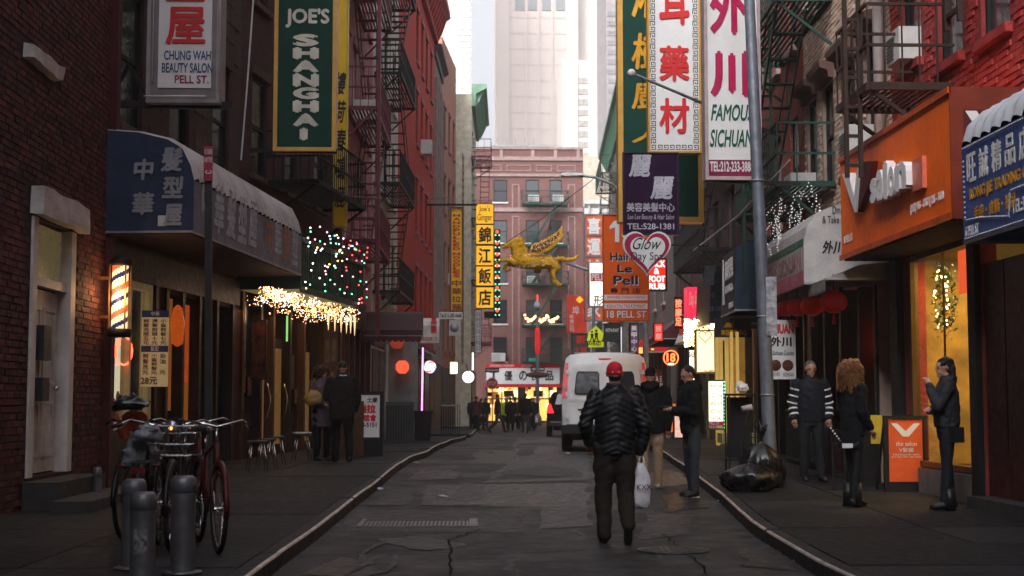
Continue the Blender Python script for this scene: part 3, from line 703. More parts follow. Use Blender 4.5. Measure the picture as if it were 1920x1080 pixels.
MB().box(3.75, 4.05, .09, .11, 1.65, 2.9).obj('red_glow_panel', mat('red_glow_panel', (.3, .05, .01), .5, em=(1, .13, .02), es=.14, var=.8, vs=5), rb)  # emissive panel paints the orange glow in the shop glass
# menu board
ym = 20.25; a = at(266, 595, ym); b = at(314, 725, ym); mb_ = thing('price_board', 'cream haircut price board with Chinese columns under the blue awning', 'price board', (a.x, ym, b.z))
W_ = b.x - a.x; H_ = a.z - b.z
CRM = mat('menu_cream', (.42, .34, .16), .6, em=(1, .75, .35), es=.06)
MB().box(0, W_, 0, .03, 0, H_).obj('board', CRM, mb_)
MB().box(-.0, W_, -.006, .0, H_ * .50, H_ * .59).obj('header', mat('menu_blue', (.02, .04, .12), .5), mb_); MB().box(.0, W_, -.006, 0, H_ + .002, H_ * 1.1).obj('header', mat('menu_blue', (), .5), mb_)
text(mb_, '髮型', W_ * .35, W_ * .65, H_ * .515, H_ * .58, LETW, y=-.008); text(mb_, '中華', W_ * .35, W_ * .65, H_ * 1.02, H_ * 1.085, LETW, y=-.008)
TXD = mat('menu_text', (.06, .03, .02), .6, bump=0)
for i, s_ in enumerate(('剪髮洗頭五元', '燙髮剪頭十元', '小童剪髮七元')): column_text(mb_, s_, W_ * (.06 + .32 * i), W_ * (.28 + .32 * i), H_ * .60, H_ * .98, TXD, bold=.02)
for i, s_ in enumerate(('剪髮洗元', '小童剪髮元', '染油 元')): column_text(mb_, s_, W_ * (.06 + .32 * i), W_ * (.28 + .32 * i), H_ * .17, H_ * .48, TXD, bold=.02)
text(mb_, '28元', W_ * .0, W_ * .62, H_ * .03, H_ * .14, TXD, bold=.03)

# --- dark brick building with the dumpling restaurant
fLC = wallfr((-4.2, 25.8), (-3.0, 33.3), 'L'); WC = hypot(1.2, 7.5)
DKBR = brickmat('dark_plum_brick', (.07, .02, .024), (.045, .014, .019), (.035, .02, .02), .6)
rc = building('restaurant_building', 'dark plum brick building behind the tall green vertical sign', fLC, WC, 19, DKBR,
              [(x, z, .95, 1.9) for z in (5.6, 8.9, 12.1) for x in (.7, 2.9, 5.1)], BLK, [GLASSD], BROWNST, BROWNST, extra_holes=[(.2, WC - .15, .15, 3.6)])
MB().box(.2, WC - .15, .45, .5, .1, 3.6).obj('shop_back_wall', mat('amber_wood_wall', (.12, .065, .03), .6, var=.5, vs=3, stretch=(2, 2, .5), em=(1, .45, .12), es=.022), rc)
for i, x in enumerate((.2, 1.3, 2.1, 3.25, 4.3, 5.35, 6.4, 7.3)): MB().box(x, x + .12, -.05, .3, .13, 3.6).obj('mullion', DKWOOD if i % 2 else WARMWOOD, rc)
for x, w_ in ((.34, .94), (3.4, .88), (5.5, .85), (6.55, .7)): MB().box(x, x + w_, .08, .16, .13, 1.15).obj('bulkhead', DKWOOD, rc); MB().box(x, x + w_, .1, .11, 1.16, 3.2).obj('pane', GLASSD if x < 1 or x > 6 else CLEAR, rc)
for x, w_ in ((1.44, .64), (2.24, .98), (4.44, .88)):
    d = MB().box(x, x + w_, .1, .16, .14, 2.6).obj('door', DKWOOD, rc)
    MB().box(x + .12, x + w_ - .12, .085, .1, .5, 2.4).obj('door_glass', mat('door_glass_warm', (.03, .02, .015), .15, em=(1, .5, .15), es=.05, var=.7, vs=3), d)
    pts = [(x + w_ - .1, .03 - .07 * sin(t * pi), 1.0 + .7 * t) for t in [i / 8 for i in range(9)]]
    MB().tube(pts, .018, 6).obj('handle', CHROME, d)
MB().box(5.6, 6.9, -.12, -.02, 1.05, 3.1).obj('notice_panel', WARMWOOD, rc)
for i, (x, z) in enumerate(((5.7, 1.5), (6.2, 1.5), (5.75, 2.2), (6.3, 2.25))): MB().box(x, x + .35, -.13, -.121, z, z + .5).obj('notice', mat('pinned_notice', (.28, .2, .12), .7, var=.5), rc)

# --- maroon tenement
fLD = wallfr((-3.0, 33.3), (-2.9, 42), 'L'); WD = hypot(.1, 8.7)
LDM = mat('maroon_painted_wall', (.42, .16, .18), .8, var=.25, vs=2, dirt=.35, bump=.4)
PINKT = mat('pink_trim', (.36, .12, .14), .7, dirt=.2)
rd = building('maroon_tenement', 'maroon painted tenement with pale window surrounds, left side mid street', fLD, WD, 17, LDM,
              [(x, z, .9, 1.9) for z in (5.2, 8.5, 11.8) for x in (.6, 2.4, 4.4, 6.6)], WHITEP, [GLASSD, GLASSB], PINKT, PINKT, extra_holes=[(.3, 8.3, .15, 3.2)])
MB().box(.3, 8.3, .3, .34, .1, 3.2).obj('shop_back_wall', mat('grey_green_shop_wall', (.06, .07, .07), .7, var=.3, em=(.6, .7, .7), es=.012), rd)
for x in (.3, 1.6, 3.1, 4.6, 6.2, 8.1): MB().box(x, x + .14, -.04, .25, .13, 3.2).obj('mullion', MAROON if x > 3 else WARMWOOD, rd)
MB().box(0, WD, -.1, 0, 3.2, 3.8).obj('shop_fascia', mat('brown_fascia', (.10, .045, .03), .6, dirt=.4), rd)

# --- cream, red, brown, pink, cream-green
fLE = wallfr((-2.9, 42), (-2.55, 50), 'L')
CREAMW = mat('cream_stucco', (.62, .55, .49), .8, var=.2, dirt=.35, bump=.4)
re_ = building('cream_tenement', 'narrow cream stucco tenement behind the black fire escape', fLE, 8, 20, CREAMW, [(x, z, 1, 2) for z in (4.6, 7.9, 11.2, 14.5) for x in (.8, 3.4, 6)], BLK, [GLASSD], WHITEP, WHITEP)
fLF = wallfr((-2.55, 50), (-1.7, 67), 'L'); WF = hypot(.85, 17)
REDBR = brickmat('bright_red_brick', (.50, .045, .025), (.42, .04, .025), (.3, .045, .035), .2)
rf = building('bright_red_building', 'bright red brick building with a heavy curved red cornice', fLF, WF, 19.5, REDBR, [(x, z, 1, 2.2) for z in (4.6, 8.2, 11.8, 15.2) for x in (7.2, 9.6, 12, 14.6)], MAROON, [GLASSD], PINKT, PINKT)
cornice(rf, WF, 19.9, mat('red_cornice', (.42, .05, .04), .6), .75, 1.5)
fLG = wallfr((-1.7, 67), (-1.45, 73), 'L')
rg = building('ribbed_brown_building', 'grey brown building with tall fluted piers beside the red one', fLG, 6, 18.2, mat('grey_brown_wall', (.20, .15, .14), .8, dirt=.3), [(x, z, .7, 2) for z in (4, 7.6, 11.2, 14.8) for x in (.8, 2.7, 4.6)], BLK, [GLASSD], BROWNST, None)
for x in (.15, .5, 1.75, 2.2, 3.6, 4.1, 5.5): MB().box(x, x + .2, -.14, 0, 3.5, 16.8).obj('pier', mat('pier_brown', (.26, .19, .17), .8), rg)
cornice(rg, 6, 18.4, mat('dark_cornice', (.10, .09, .09), .7), .35, .6, False)
fLH = wallfr((-1.45, 73), (-.8, 80), 'L'); WH = hypot(.65, 7)
rh = building('salmon_brick_building', 'salmon orange brick building with slim windows, far left', fLH, WH, 20.3, brickmat('salmon_brick', (.50, .22, .15), (.42, .18, .13), (.4, .25, .2), .1), [(x, z, .9, 2) for z in (4, 7.6, 11.2, 14.8) for x in (1, 3.2, 5.4)], BLK, [GLASSD], PINKT, PINKT)
fLI = wallfr((.1, 80), (.4, 91), 'L'); WI = 11
ri = building('green_cornice_building', 'cream building with a green bracketed cornice at the far left', fLI, WI, 18.8, mat('pale_cream_wall', (.58, .54, .42), .8, dirt=.15), [(x, z, 1, 2) for z in (4, 7.6, 11.2, 14.8) for x in (1, 4, 7)], MAROON, [GLASSD], WHITEP, WHITEP)
cornice(ri, WI, 19.4, mat('green_copper_cornice', (.20, .36, .24), .6, dirt=.2), .85, 1.3)

# ============================================================ END OF THE STREET
fE = Fr(-1.2, 104, 0)
ENDBR = brickmat('end_plum_brick', (.165, .068, .054), (.13, .054, .044), (.2, .12, .12), .2)
def ex(px): return at(px, 500, 104).x + 1.2
def ez(py): return at(960, py, 104).z
ewins = []
for (a, b) in ((832 - 2, 852), (925, 951), (986, 1011), (1031, 1054)):
    for (t, bt) in ((337, 379), (413, 455), (489, 531), (562, 607), (632, 678)): ewins.append((ex(a), ez(bt), ex(b) - ex(a), ez(t) - ez(bt)))
WE = ex(1094); HE = ez(280)
rend = building('end_brick_building', 'five storey plum brick building with pale trim closing the street', fE, WE, HE, ENDBR, ewins, BLK, [GLASSD, GLASSB, GLASSB], WHITEP, None, extra_holes=[(ex(912), ex(1046), -.25, ez(722))], z0=-.4, back=12, blindp=.55)
PALE = mat('pale_stone_trim', (.30, .21, .19), .7, dirt=.15)
for py, h in ((301, .28), (331, .2), (397, .3)): MB().box(0, WE, -.12, 0, ez(py), ez(py) + h).obj('stone_band', PALE, rend)
for px in (886, 940, 999, 1042, 1085): MB().box(ex(px) - .12, ex(px) + .12, -.06, 0, ez(299), HE + .15).obj('parapet_pier', PALE, rend)
MB().box(0, WE, -.1, .3, HE, HE + .18).obj('coping', PALE, rend)
for px in (967, 1072, 873):  # panelled strips
    for t, b in ((345, 392), (405, 700)):
        m = MB(); x0, x1, z0, z1 = ex(px - 7), ex(px + 7), ez(b), ez(t)
        for u in ((x0, x1, z0, z0 + .08), (x0, x1, z1 - .08, z1), (x0, x0 + .08, z0 + .08, z1 - .08), (x1 - .08, x1, z0 + .08, z1 - .08)): m.box(u[0], u[1], -.05, 0, u[2], u[3])
        m.obj('panel_moulding', PALE, rend)
for px0, px1 in ((905, 940), (950, 995), (1005, 1035), (1045, 1080)):
    m = MB(); x0, x1, z0, z1 = ex(px0), ex(px1), ez(321), ez(309)
    for u in ((x0, x1, z0, z0 + .06), (x0, x1, z1 - .06, z1), (x0, x0 + .06, z0 + .06, z1 - .06), (x1 - .06, x1, z0 + .06, z1 - .06)): m.box(u[0], u[1], -.05, 0, u[2], u[3])
    m.obj('panel_moulding', PALE, rend)
# roof things
ro = thing('roof_bulkhead', 'white stair bulkhead on the roof of the plum brick building', 'roof hut', fE.w(ex(925), 2, HE), 0)
MB().box(0, 4, 0, 3, 0, .55).obj('hut_wall', WHITEP, ro); MB().box(-.1, 4.1, -.1, 3.1, .56, .66).obj('hut_roof', STEEL, ro)
for k in range(5): MB().bar((.3 + k * .7, 0, .66), (.3 + k * .7, 0, 1.25), .04).obj('railing_post', STEEL, ro)
# shop at the end of the street
sh = thing('end_shop_front', 'warmly lit shop front under a white and red sign at the street end', 'shop front', fE.w(ex(912), 0, -.25), 0)
W_ = ex(1046) - ex(912); H_ = ez(722) + .25
MB().box(0, W_, 1.6, 1.65, 0, H_).obj('back_wall', mat('golden_interior', (.4, .25, .08), .7, var=.7, vs=1.2, em=(1, .55, .13), es=.75), sh)
for x, w_ in ((0, .12), (1.1, .08), (2.3, .55), (3.75, .1), (4.55, .1), (W_ - .12, .12)): MB().box(x, x + w_, -.05, .1, 0, H_).obj('mullion', DKWOOD, sh)
MB().box(0, W_, -.04, .08, H_ - 1.05, H_ - .95).obj('transom', DKWOOD, sh)
rr = random.Random(3)
GM_ = [DARKIN, mat('goods_amber', (.3, .12, .03), .6, em=(1, .3, .05), es=.2), mat('goods_bright', (.5, .4, .2), .6, em=(1, .8, .4), es=1.5)]
for k in range(60):
    x, z = rr.uniform(.1, W_ - .3), rr.uniform(.3, H_ - .2); s_ = rr.uniform(.1, .4); MB().box(x, x + s_, 1.2 - k * .005, 1.3 - k * .005, z, z + rr.uniform(.08, .5)).obj('goods', GM_[rr.randrange(3)], sh)
for i, px in enumerate((945, 965, 1000, 1028)): MB().box(ex(px) - ex(912), ex(px) - ex(912) + .7, .12, .18, H_ - .85, H_ - .4).obj('hanging_sign', LETB if i % 2 == 0 else mat('goods_bright', (), 1), sh)
# white sign above
sg = thing('white_shop_sign', 'long white shop sign with black characters between red bands', 'shop sign', fE.w(ex(912), -.5, ez(720)), 0)
W_ = ex(1048) - ex(912); H_ = ez(690) - ez(720)
MB().box(0, W_, 0, .4, 0, H_).obj('sign_box', SIGNW, sg)
MB().box(-.15, W_ + .1, -.03, .42, -.25, -.002).obj('lower_band', RED, sg); MB().box(0, W_, -.03, .42, H_ + .002, H_ + .3).obj('upper_band', RED, sg)
for i, (ch, cx) in enumerate((('T', .1), ('優', .3), ('の', .5), ('良', .67), ('品', .86))): text(sg, ch, W_ * (cx - .055), W_ * (cx + .055), H_ * .2, H_ * .82, LETB, y=-.01, bold=.03)
text(sg, 'UNIVERSAL PASSPORT', W_ * .05, W_ * .38, H_ + .08, H_ + .23, LETW, y=-.035); text(sg, 'KITCHEN', W_ * .48, W_ * .62, H_ + .08, H_ + .23, LETW, y=-.035)
# neighbour
fE2 = Fr(8.4, 103, 0)
re2 = building('corner_grey_building', 'grey stone corner building with a white cornice right of the plum one', fE2, 8, at(1100, 385, 103).z, mat('grey_stone_wall', (.25, .22, .21), .8, dirt=.3), [(x, z, 1.1, 2) for z in (3.9, 7.1, 10.4) for x in (.5, 2.3, 4.1)], BLK, [GLASSD], WHITEP, WHITEP, back=12)
cornice(re2, 8, at(1100, 378, 103).z, WHITEP, .5, 1.1)
re3 = building('beige_slab_block', 'beige block with grey pipes rising behind the grey corner building', Fr(8.6, 122, 0), 9, at(1100, 292, 122).z, mat('beige_slab', (.5, .42, .33), .8), [(x, z, 1.4, 1.6) for z in (11, 14, 17) for x in (1.6, 4)], BLK, [GLASSD], None, None, back=8)

# towers
TWR = mat('pink_tower_stone', (.64, .54, .49), .85, var=.08, vs=.05, bump=0)
TWR2 = mat('pale_tower_stone', (.72, .66, .60), .85, var=.06, vs=.05, bump=0)
YT = 340
def tower(name, label, px0, px1, pytop, Y, m, pil=(), wins=(), depth=30, z0=-1, wm=None):
    f = Fr(at(px0, 400, Y).x, Y, 0); W = at(px1, 400, Y).x - f.o.x; H = at(960, pytop, Y).z
    r = thing(name, label, 'tower', f.w(0, 0, 0)); X = lambda px: at(px, 400, Y).x - f.o.x
    MB().box(0, W, 0, depth, z0, H).obj('wall', m, r)
    for a, b, t in pil: MB().box(X(a), X(b), -.5, 0, z0, at(960, t, Y).z if t > -900 else H).obj('pilaster', m, r)
    if len(pil) > 3:
        jb = MB().box(.2, W - .2, -.08, -.02, 0, .5).mesh('stone_joint', mat('tower_joint', (.59, .495, .445), .85, bump=0))
        for i in range(5, 34): put('stone_joint', jb, r, (0, 0, H * i / 34))
    cache = {}
    for a, b, t, bt in wins:
        k = (round(X(b) - X(a), 1), round((bt - t), 0))
        if k not in cache: cache[k] = MB().box(0, X(b) - X(a), -.25, -.02, 0, at(960, t, Y).z - at(960, bt, Y).z).mesh('window', wm or mat('tower_glass', (.22, .23, .25), .3))
        put('window', cache[k], r, (X(a), 0, at(960, bt, Y).z))
    return r
tower('pink_stone_tower', 'huge pale pink stone tower with vertical ribs filling the sky', 930, 1085, -260, YT, TWR,
      [(930, 955, -999), (985, 989, -999), (1008, 1012, -999), (1034, 1038, -999), (1062, 1085, -999)], [(966, 984, -60, 19), (991, 1008, -60, 19), (1017, 1034, -60, 19), (1043, 1060, -60, 19)])
tower('stepped_pale_tower', 'paler stepped wing of office windows in front of the pink tower', 1056, 1136, 112, 300, TWR2,
      [(1056, 1084, -999), (1104, 1120, -999)], [(a, a + 8, y, y + h) for y in range(145, 300, 20) for a, h in ((1086, 11), (1095, 11), (1121, 11), (1129, 9))], depth=20, wm=mat('tower_glass_light', (.42, .38, .33), .4, var=.5, vs=.3))
tower('upper_step_tower', 'pale upper setback block behind the stepped office wing', 1085, 1127, -260, 345, TWR2, [(1106, 1124, -999)], (), depth=15)
tower('narrow_grey_tower', 'narrow grey brick tower at the right edge of the sky', 1139, 1175, -260, 260, mat('grey_tower_brick', (.33, .29, .29), .9, var=.25, vs=.6), (), [(1141 + 6 * i, 1144 + 6 * i, y, y + 9) for i in range(4) for y in range(20, 300, 18)], depth=20)
tower('gridded_white_tower', 'white office tower with a fine window grid, far left of the sky', 812, 883, -260, 300, mat('white_tower', (.75, .70, .66), .85, bump=0), (), [(814 + 7 * i, 818 + 7 * i, y, y + 8) for i in range(10) for y in range(-40, 250, 11)], depth=25, wm=mat('tower_glass_pale', (.64, .61, .58), .4, bump=0))

# rows that carry the street on behind the photographer
BEH = brickmat('plain_red_brick', (.22, .08, .06), (.18, .07, .055), (.2, .15, .13), .4)
for nm, lab, p0, p1, sd_, H_, mt in (('rear_left_row', 'brick row continuing the left side behind the camera', (-4.9, -33), (-4.9, 9.9), 'L', 20, BEH), ('rear_right_row', 'brick row continuing the right side behind the camera', (5.8, -33), (5.8, 9.9), 'R', 20, BEH)):
    building(nm, lab, wallfr(p0, p1, sd_), 42.9, H_, mt, [(x, z, 1, 2) for z in (5, 8.3, 11.6, 15) for x in range(2, 40, 4)], BLK, [GLASSD], BROWNST, None, back=12)
building('rear_closing_block', 'plain unseen block added behind the camera to shade the street', Fr(30, -60, pi), 60, 24, BEH, [(x, z, 1.2, 2) for z in range(4, 13, 4) for x in range(3, 56, 4)], BLK, [GLASSD], BROWNST, None, back=15)  # added out of view to cut the light reaching the street
# ============================================================ BUILDINGS, RIGHT SIDE (local x runs towards the camera)
fRA = wallfr((5.8, 10), (5.8, 19.1), 'R')
RPB = [mat('red_painted_brick_%d' % i, c, .7, var=.35, vs=3, bump=.8, bs=22, dirt=.35) for i, c in enumerate(((.40, .035, .03), (.32, .028, .026), (.45, .05, .04)))]
def RX(px, fr=fRA): return fr.loc(px, 500)[0]
raw = [(RX(1712) - .25, 5.75, .8, 1.9), (RX(1775) - .1, 5.45, .85, 2.1), (RX(1852), 5.4, .85, 2.1)]
vx0, vx1 = RX(1706), RX(1823)
rra = building('red_painted_building', 'red painted brick building over the orange salon front', fRA, 9.1, 19, mat('red_mortar', (.22, .03, .028), .85, bump=.6, bs=20, dirt=.4), raw, BLK, [GLASSD, GLASSB], RPB[1], None,
               extra_holes=[(vx0, vx1, .52, 3.3), (vx1 + .25, 9.0, .15, 3.2)])
bricks(rra, fRA, 0, 6.2, 3.9, 8.2, [(a - .02, a + w_ + .02, z - .12, z + h) for a, z, w_, h in raw], RPB, rough=.009)
MB().box(-.0, .3, -.1, 0, .12, 3.9).obj('corner_post', BLK, rra)
MB().box(vx1, vx1 + .24, -.07, .2, .13, 3.3).obj('shop_post', BLK, rra); MB().box(vx0 - .02, vx1, -.05, .15, .12, .5).obj('stall_riser', mat('grey_riser', (.16, .15, .14), .7, dirt=.3), rra)
# dark red panels of the trading shop
PAN = mat('dark_red_panel', (.06, .012, .010), .4, var=.3, dirt=.3)
k = 0; x = vx1 + .28
while x < 8.8: MB().box(x, x + .58, .03, .1, .3, 2.9).obj('wall_panel', PAN, rra); x += .62
MB().box(vx1 + .25, 9.0, -.22, .1, .12, .29).obj('door_sill', ST, rra)
# salon window
vw = thing('salon_window', 'tall amber lit salon window behind the woman in boots', 'shop window', fRA.w(vx0, 0, .52), fRA.a); Wv = vx1 - vx0; Hv = 2.72
m = MB()
for u in ((0, .07, 0, Hv), (Wv - .05, Wv, 0, Hv), (.07, Wv - .05, 0, .07), (.07, Wv - .05, Hv - .07, Hv), (Wv * .52, Wv * .52 + .015, .07, Hv - .07)): m.box(u[0], u[1], -.02 if u[1] - u[0] > .03 else .02, .08 if u[1] - u[0] > .03 else .045, u[2], u[3])
MB().box(-.012, -.002, -.0, .2, 0, Hv).obj('reveal_lining', mat('bronze_frame', (.10, .06, .02), .4, .4), vw)
m.obj('frame', mat('bronze_frame', (.10, .06, .02), .4, .4), vw)
MB().box(.07, Wv - .05, .03, .035, .07, Hv - .07).obj('pane', mat('amber_shop_glass', (.02, .02, .02), .03, alpha=.2, spec=1, var=0, bump=0), vw)
WALLY = mat('glowing_ochre_wall', (.25, .15, .03), .6, var=.6, vs=2.6, em=(1, .55, .09), es=.035)  # wall also glows weakly, standing in for the room light
m = MB(); m.box(-.5, Wv + .6, 2.2, 2.25, 0, Hv + .2); m.box(Wv + .5, Wv + .6, .1, 2.2, 0, Hv + .2); m.box(-.5, -.4, .1, 2.2, 0, Hv + .2); m.obj('salon_wall', WALLY, vw)
MB().box(-.5, Wv + .6, .1, 2.2, Hv + .01, Hv + .1).obj('ceiling', mat('salon_ceiling', (.4, .3, .12), .7), vw); MB().box(-.5, Wv + .6, .1, 2.2, -.1, .0).obj('floor', DKWOOD, vw)
for i, (x, y) in enumerate(((.6, .8), (1.4, .8), (.6, 1.6), (1.5, 1.6))): MB().lathe((x, y, Hv - .02), [(.09, 0), (.09, .025), (.01, .03)], 12).obj('downlight', glow('downlight', (1, .8, .4), 6), vw)
for i, (x0, x1, z0, z1) in enumerate(((.3, 1.9, 1.25, 1.45), (1.1, 2.3, 1.7, 1.8), (1.5, 2.4, .5, 1.1))): MB().box(x0, x1, 2.1, 2.16, z0, z1).obj('wall_shelf', mat('pale_shelf', (.7, .65, .5), .5), vw)
for i in range(3): MB().lathe((.5 + i * .75, 1.4, .05), [(.2, 0), (.05, .03), (.04, .4), (.26, .42), (.27, .5), (.02, .52)], 12).box(.27 + i * .75, .73 + i * .75, 1.6, 1.66, .55, 1.0).obj('salon_chair', LETB, vw)
text(vw, 'V ///\\\\\\\\ NNA', .5, 2.1, 1.27, 1.43, mat('amber_letter', (.10, .04, .01), .5), y=2.09)
MB().box(Wv - .62, Wv - .28, .05, .06, Hv - .62, Hv - .1).obj('red_poster', glow('red_poster', (1, .12, .03), .6), vw)
# wreath on the glass
wl = fRA.loc(1768, 560, .12); wr = thing('christmas_wreath', 'green wreath with gold fairy lights hanging in the amber salon window', 'wreath', fRA.w(wl[0], .14, fRA.loc(1768, 560, .1)[1]), fRA.a)
lf = MB(); rr = random.Random(5)
for k in range(520):
    a = rr.uniform(0, 2 * pi); R = .30 + rr.gauss(0, .055); c = V((R * cos(a) * .8, rr.gauss(0, .04), R * 1.15 * sin(a))); d = V((rr.gauss(0, 1), rr.gauss(0, .6), rr.gauss(0, 1))).normalized() * .06; e = V((rr.gauss(0, 1), rr.gauss(0, 1), rr.gauss(0, 1))).normalized() * .018
    lf.add([c - e, c + e, c + d], [(0, 1, 2)])
tag(lf.obj('foliage', mat('wreath_leaf', (.05, .09, .02), .5, var=.5, vs=20), wr), kind='stuff')
lb = MB()
for k in range(46): a = rr.uniform(0, 2 * pi); R = .30 + rr.gauss(0, .05); lb.ball((R * cos(a) * .8, -.05, R * 1.15 * sin(a)), .011, 5, 4)
FAIRY = glow('fairy_light', (1, .68, .25), 9); lb.obj('light_string', FAIRY, wr)
ld = bpy.data.lights.new('salon_ceiling_light', 'AREA'); ld.energy = 120; ld.size = 1.6; ld.color = (1, .66, .22); lo = bpy.data.objects.new('salon_ceiling_light', ld); COL.objects.link(lo)
lo.location = fRA.w(vx0 + 1.1, 1.1, .52 + Hv - .03); 

# beige brick
fRB = wallfr((5.8, 19.1), (6.0, 25), 'R'); WRB = hypot(.2, 5.9)
BEI = [mat('beige_brick_%d' % i, c, .85, var=.2, vs=5, bump=.5, bs=35, dirt=.25) for i, c in enumerate(((.50, .36, .28), (.44, .31, .24), (.56, .41, .32)))]
def RY(y, fr, W): return W - (y - 19.1)
HOOD = mat('brown_stone_hood', (.10, .05, .04), .8, var=.2, dirt=.3)
rbw = [(25 - y - .4, 4.85, .8, 1.75) for y in (20.1, 21.6, 23.1, 24.4)]
rrb = building('beige_brick_building', 'beige brick building with brown window hoods behind the green fire escape', fRB, WRB, 17, mat('beige_mortar', (.30, .22, .18), .9), rbw + [(a, 8.1, w_, h) for a, z, w_, h in rbw], BLK, [GLASSD], HOOD, None,
               extra_holes=[(.3, 4.6, .15, 3.1), (4.9, WRB - .1, .15, 3.1)])
bricks(rrb, fRB, 0, WRB, 3.9, 8.9, [(a - .02, a + w_ + .02, z - .13, z + h + .02) for a, z, w_, h in rbw + [(a, 8.1, w_, h) for a, z, w_, h in rbw]], BEI)
hd = MB(); hd.prismx([(0, 0), (-.10, 0), (-.12, .12), (-.24, .16), (-.26, .26), (0, .32)], -.12, .92); hd = hd.mesh('window_hood', HOOD)
for a, z, w_, h in rbw + [(a, 8.1, w_, h) for a, z, w_, h in rbw]: put('window_hood', hd, rrb, (a, 0, z + h))
MB().box(.3, WRB - .1, 1.2, 1.25, .1, 3.1).obj('restaurant_back_wall', mat('dark_red_interior', (.05, .012, .01), .7, var=.6, em=(1, .1, .03), es=.02), rrb)
for x in (.3, 1.4, 2.6, 3.8, 4.75, 5.75): MB().box(x, x + .12, -.04, .22, .13, 3.15).obj('mullion', BLK, rrb)
for x0, x1 in ((.42, 1.4), (1.52, 2.6), (2.72, 3.8)): MB().box(x0, x1, .08, .09, .9, 3.0).obj('pane', CLEAR, rrb); MB().box(x0, x1, .05, .12, .13, .88).obj('bulkhead', MAROON, rrb)
for x, z, w_, h, c in ((3.95, 1.1, .28, .5, 3), (3.1, 1.6, .35, .6, 2), (2.0, 1.2, .4, .5, 1.6), (.9, 1.7, .3, .7, 1.2)): MB().box(x, x + w_, 1.1, 1.14, z, z + h).obj('lit_menu', mat('lit_menu_%d' % (c * 10), (.5, .3, .2), .5, var=.8, vs=9, em=(1, .5, .25), es=c * .3), rrb)
MB().box(4.0, 4.2, .3, .36, 2.0, 2.45).obj('exit_sign', glow('exit_red', (1, .02, .015), 3), rrb)
o = tag(MB().tube([(0, 0, 0), (0, 0, 9.4)], .075, 10).obj('drain_pipe', mat('white_pipe', (.5, .44, .42), .6, dirt=.3), None, (5.66, 19.25, 3.3)), 'pale vertical drain pipe between the red and beige buildings', 'pipe')

fRC = wallfr((6.0, 25), (6.3, 31), 'R'); WRC = hypot(.3, 6)
rrc = building('red_brick_walkup', 'red brick walk up behind the green fire escape and lamp post', fRC, WRC, 18, brickmat('walkup_red_brick', (.22, .045, .03), (.17, .035, .026), (.2, .1, .08), .3), [(x, z, .85, 1.8) for z in (4.8, 7.9, 11) for x in (.6, 2.6, 4.5)], BLK, [GLASSD, BLIND], PALE, None, extra_holes=[(.2, 5.8, .15, 3.1)])
MB().box(.2, 5.8, .9, .95, .1, 3.1).obj('shop_back_wall', DARKIN, rrc)
for x in (.2, 1.5, 2.9, 4.3, 5.7): MB().box(x, x + .12, -.04, .2, .13, 3.1).obj('mullion', BLK, rrc)
fRD = wallfr((6.3, 31), (7.0, 48), 'R'); WRD = hypot(.7, 17)
rrd = building('dark_brick_row', 'dark sooty brick row behind the crowd of vertical signs', fRD, WRD, 16, brickmat('sooty_brick', (.055, .027, .026), (.04, .022, .022), (.07, .05, .05), .5), [(x, z, .9, 1.8) for z in (4.8, 8, 11.2) for x in (1, 4, 7, 10, 13)], BLK, [GLASSD], BROWNST, BROWNST, extra_holes=[(9.2, 16.8, .15, 3.4), (1, 8.6, .15, 3.4)])
LITSHOP = mat('lit_shop_interior', (.5, .35, .15), .7, var=.5, vs=1.5, em=(1, .66, .26), es=.9)
MB().box(9.2, 16.8, .9, .95, .1, 3.4).obj('shop_back_wall', LITSHOP, rrd); MB().box(1, 8.6, .9, .95, .1, 3.4).obj('shop_back_wall', mat('dim_amber', (.15, .06, .02), .7, var=.7, vs=2, em=(1, .3, .08), es=.08), rrd)
for x in (1, 3, 5, 7, 8.5, 9.2, 10.2, 11.4, 12.8, 14.2, 15.6, 16.7): MB().box(x, x + .14, -.05, .2, .13, 3.4).obj('mullion', BLK if int(x) % 2 else mat('amber_metal_frame', (.3, .2, .06), .4, .5), rrd)
fRE = wallfr((7.0, 48), (9.4, 95), 'R'); WRE = hypot(2.4, 47)
rre = building('long_grey_row', 'long grey row of far shops on the right side', fRE, WRE, 17.5, mat('far_grey_wall', (.13, .11, .10), .85, dirt=.3), [(x, z, 1, 1.9) for z in (5, 8.2, 11.4, 14.6) for x in range(2, 45, 4)], BLK, [GLASSD], PALE, None, extra_holes=[(2, 45, -.1, 3.2)])
MB().box(2, 45, .9, .95, -.2, 3.2).obj('shop_back_wall', mat('far_shop_glow', (.2, .12, .06), .7, var=.8, vs=.6, em=(1, .5, .2), es=.25), rre)
for x in range(2, 46, 2): MB().box(x, x + .2, -.05, .2, -.15, 3.2).obj('mullion', BLK, rre)
cornice(rre, WRE, 17.9, mat('green_tin_cornice', (.06, .18, .10), .6, dirt=.3), .7, 1.2)

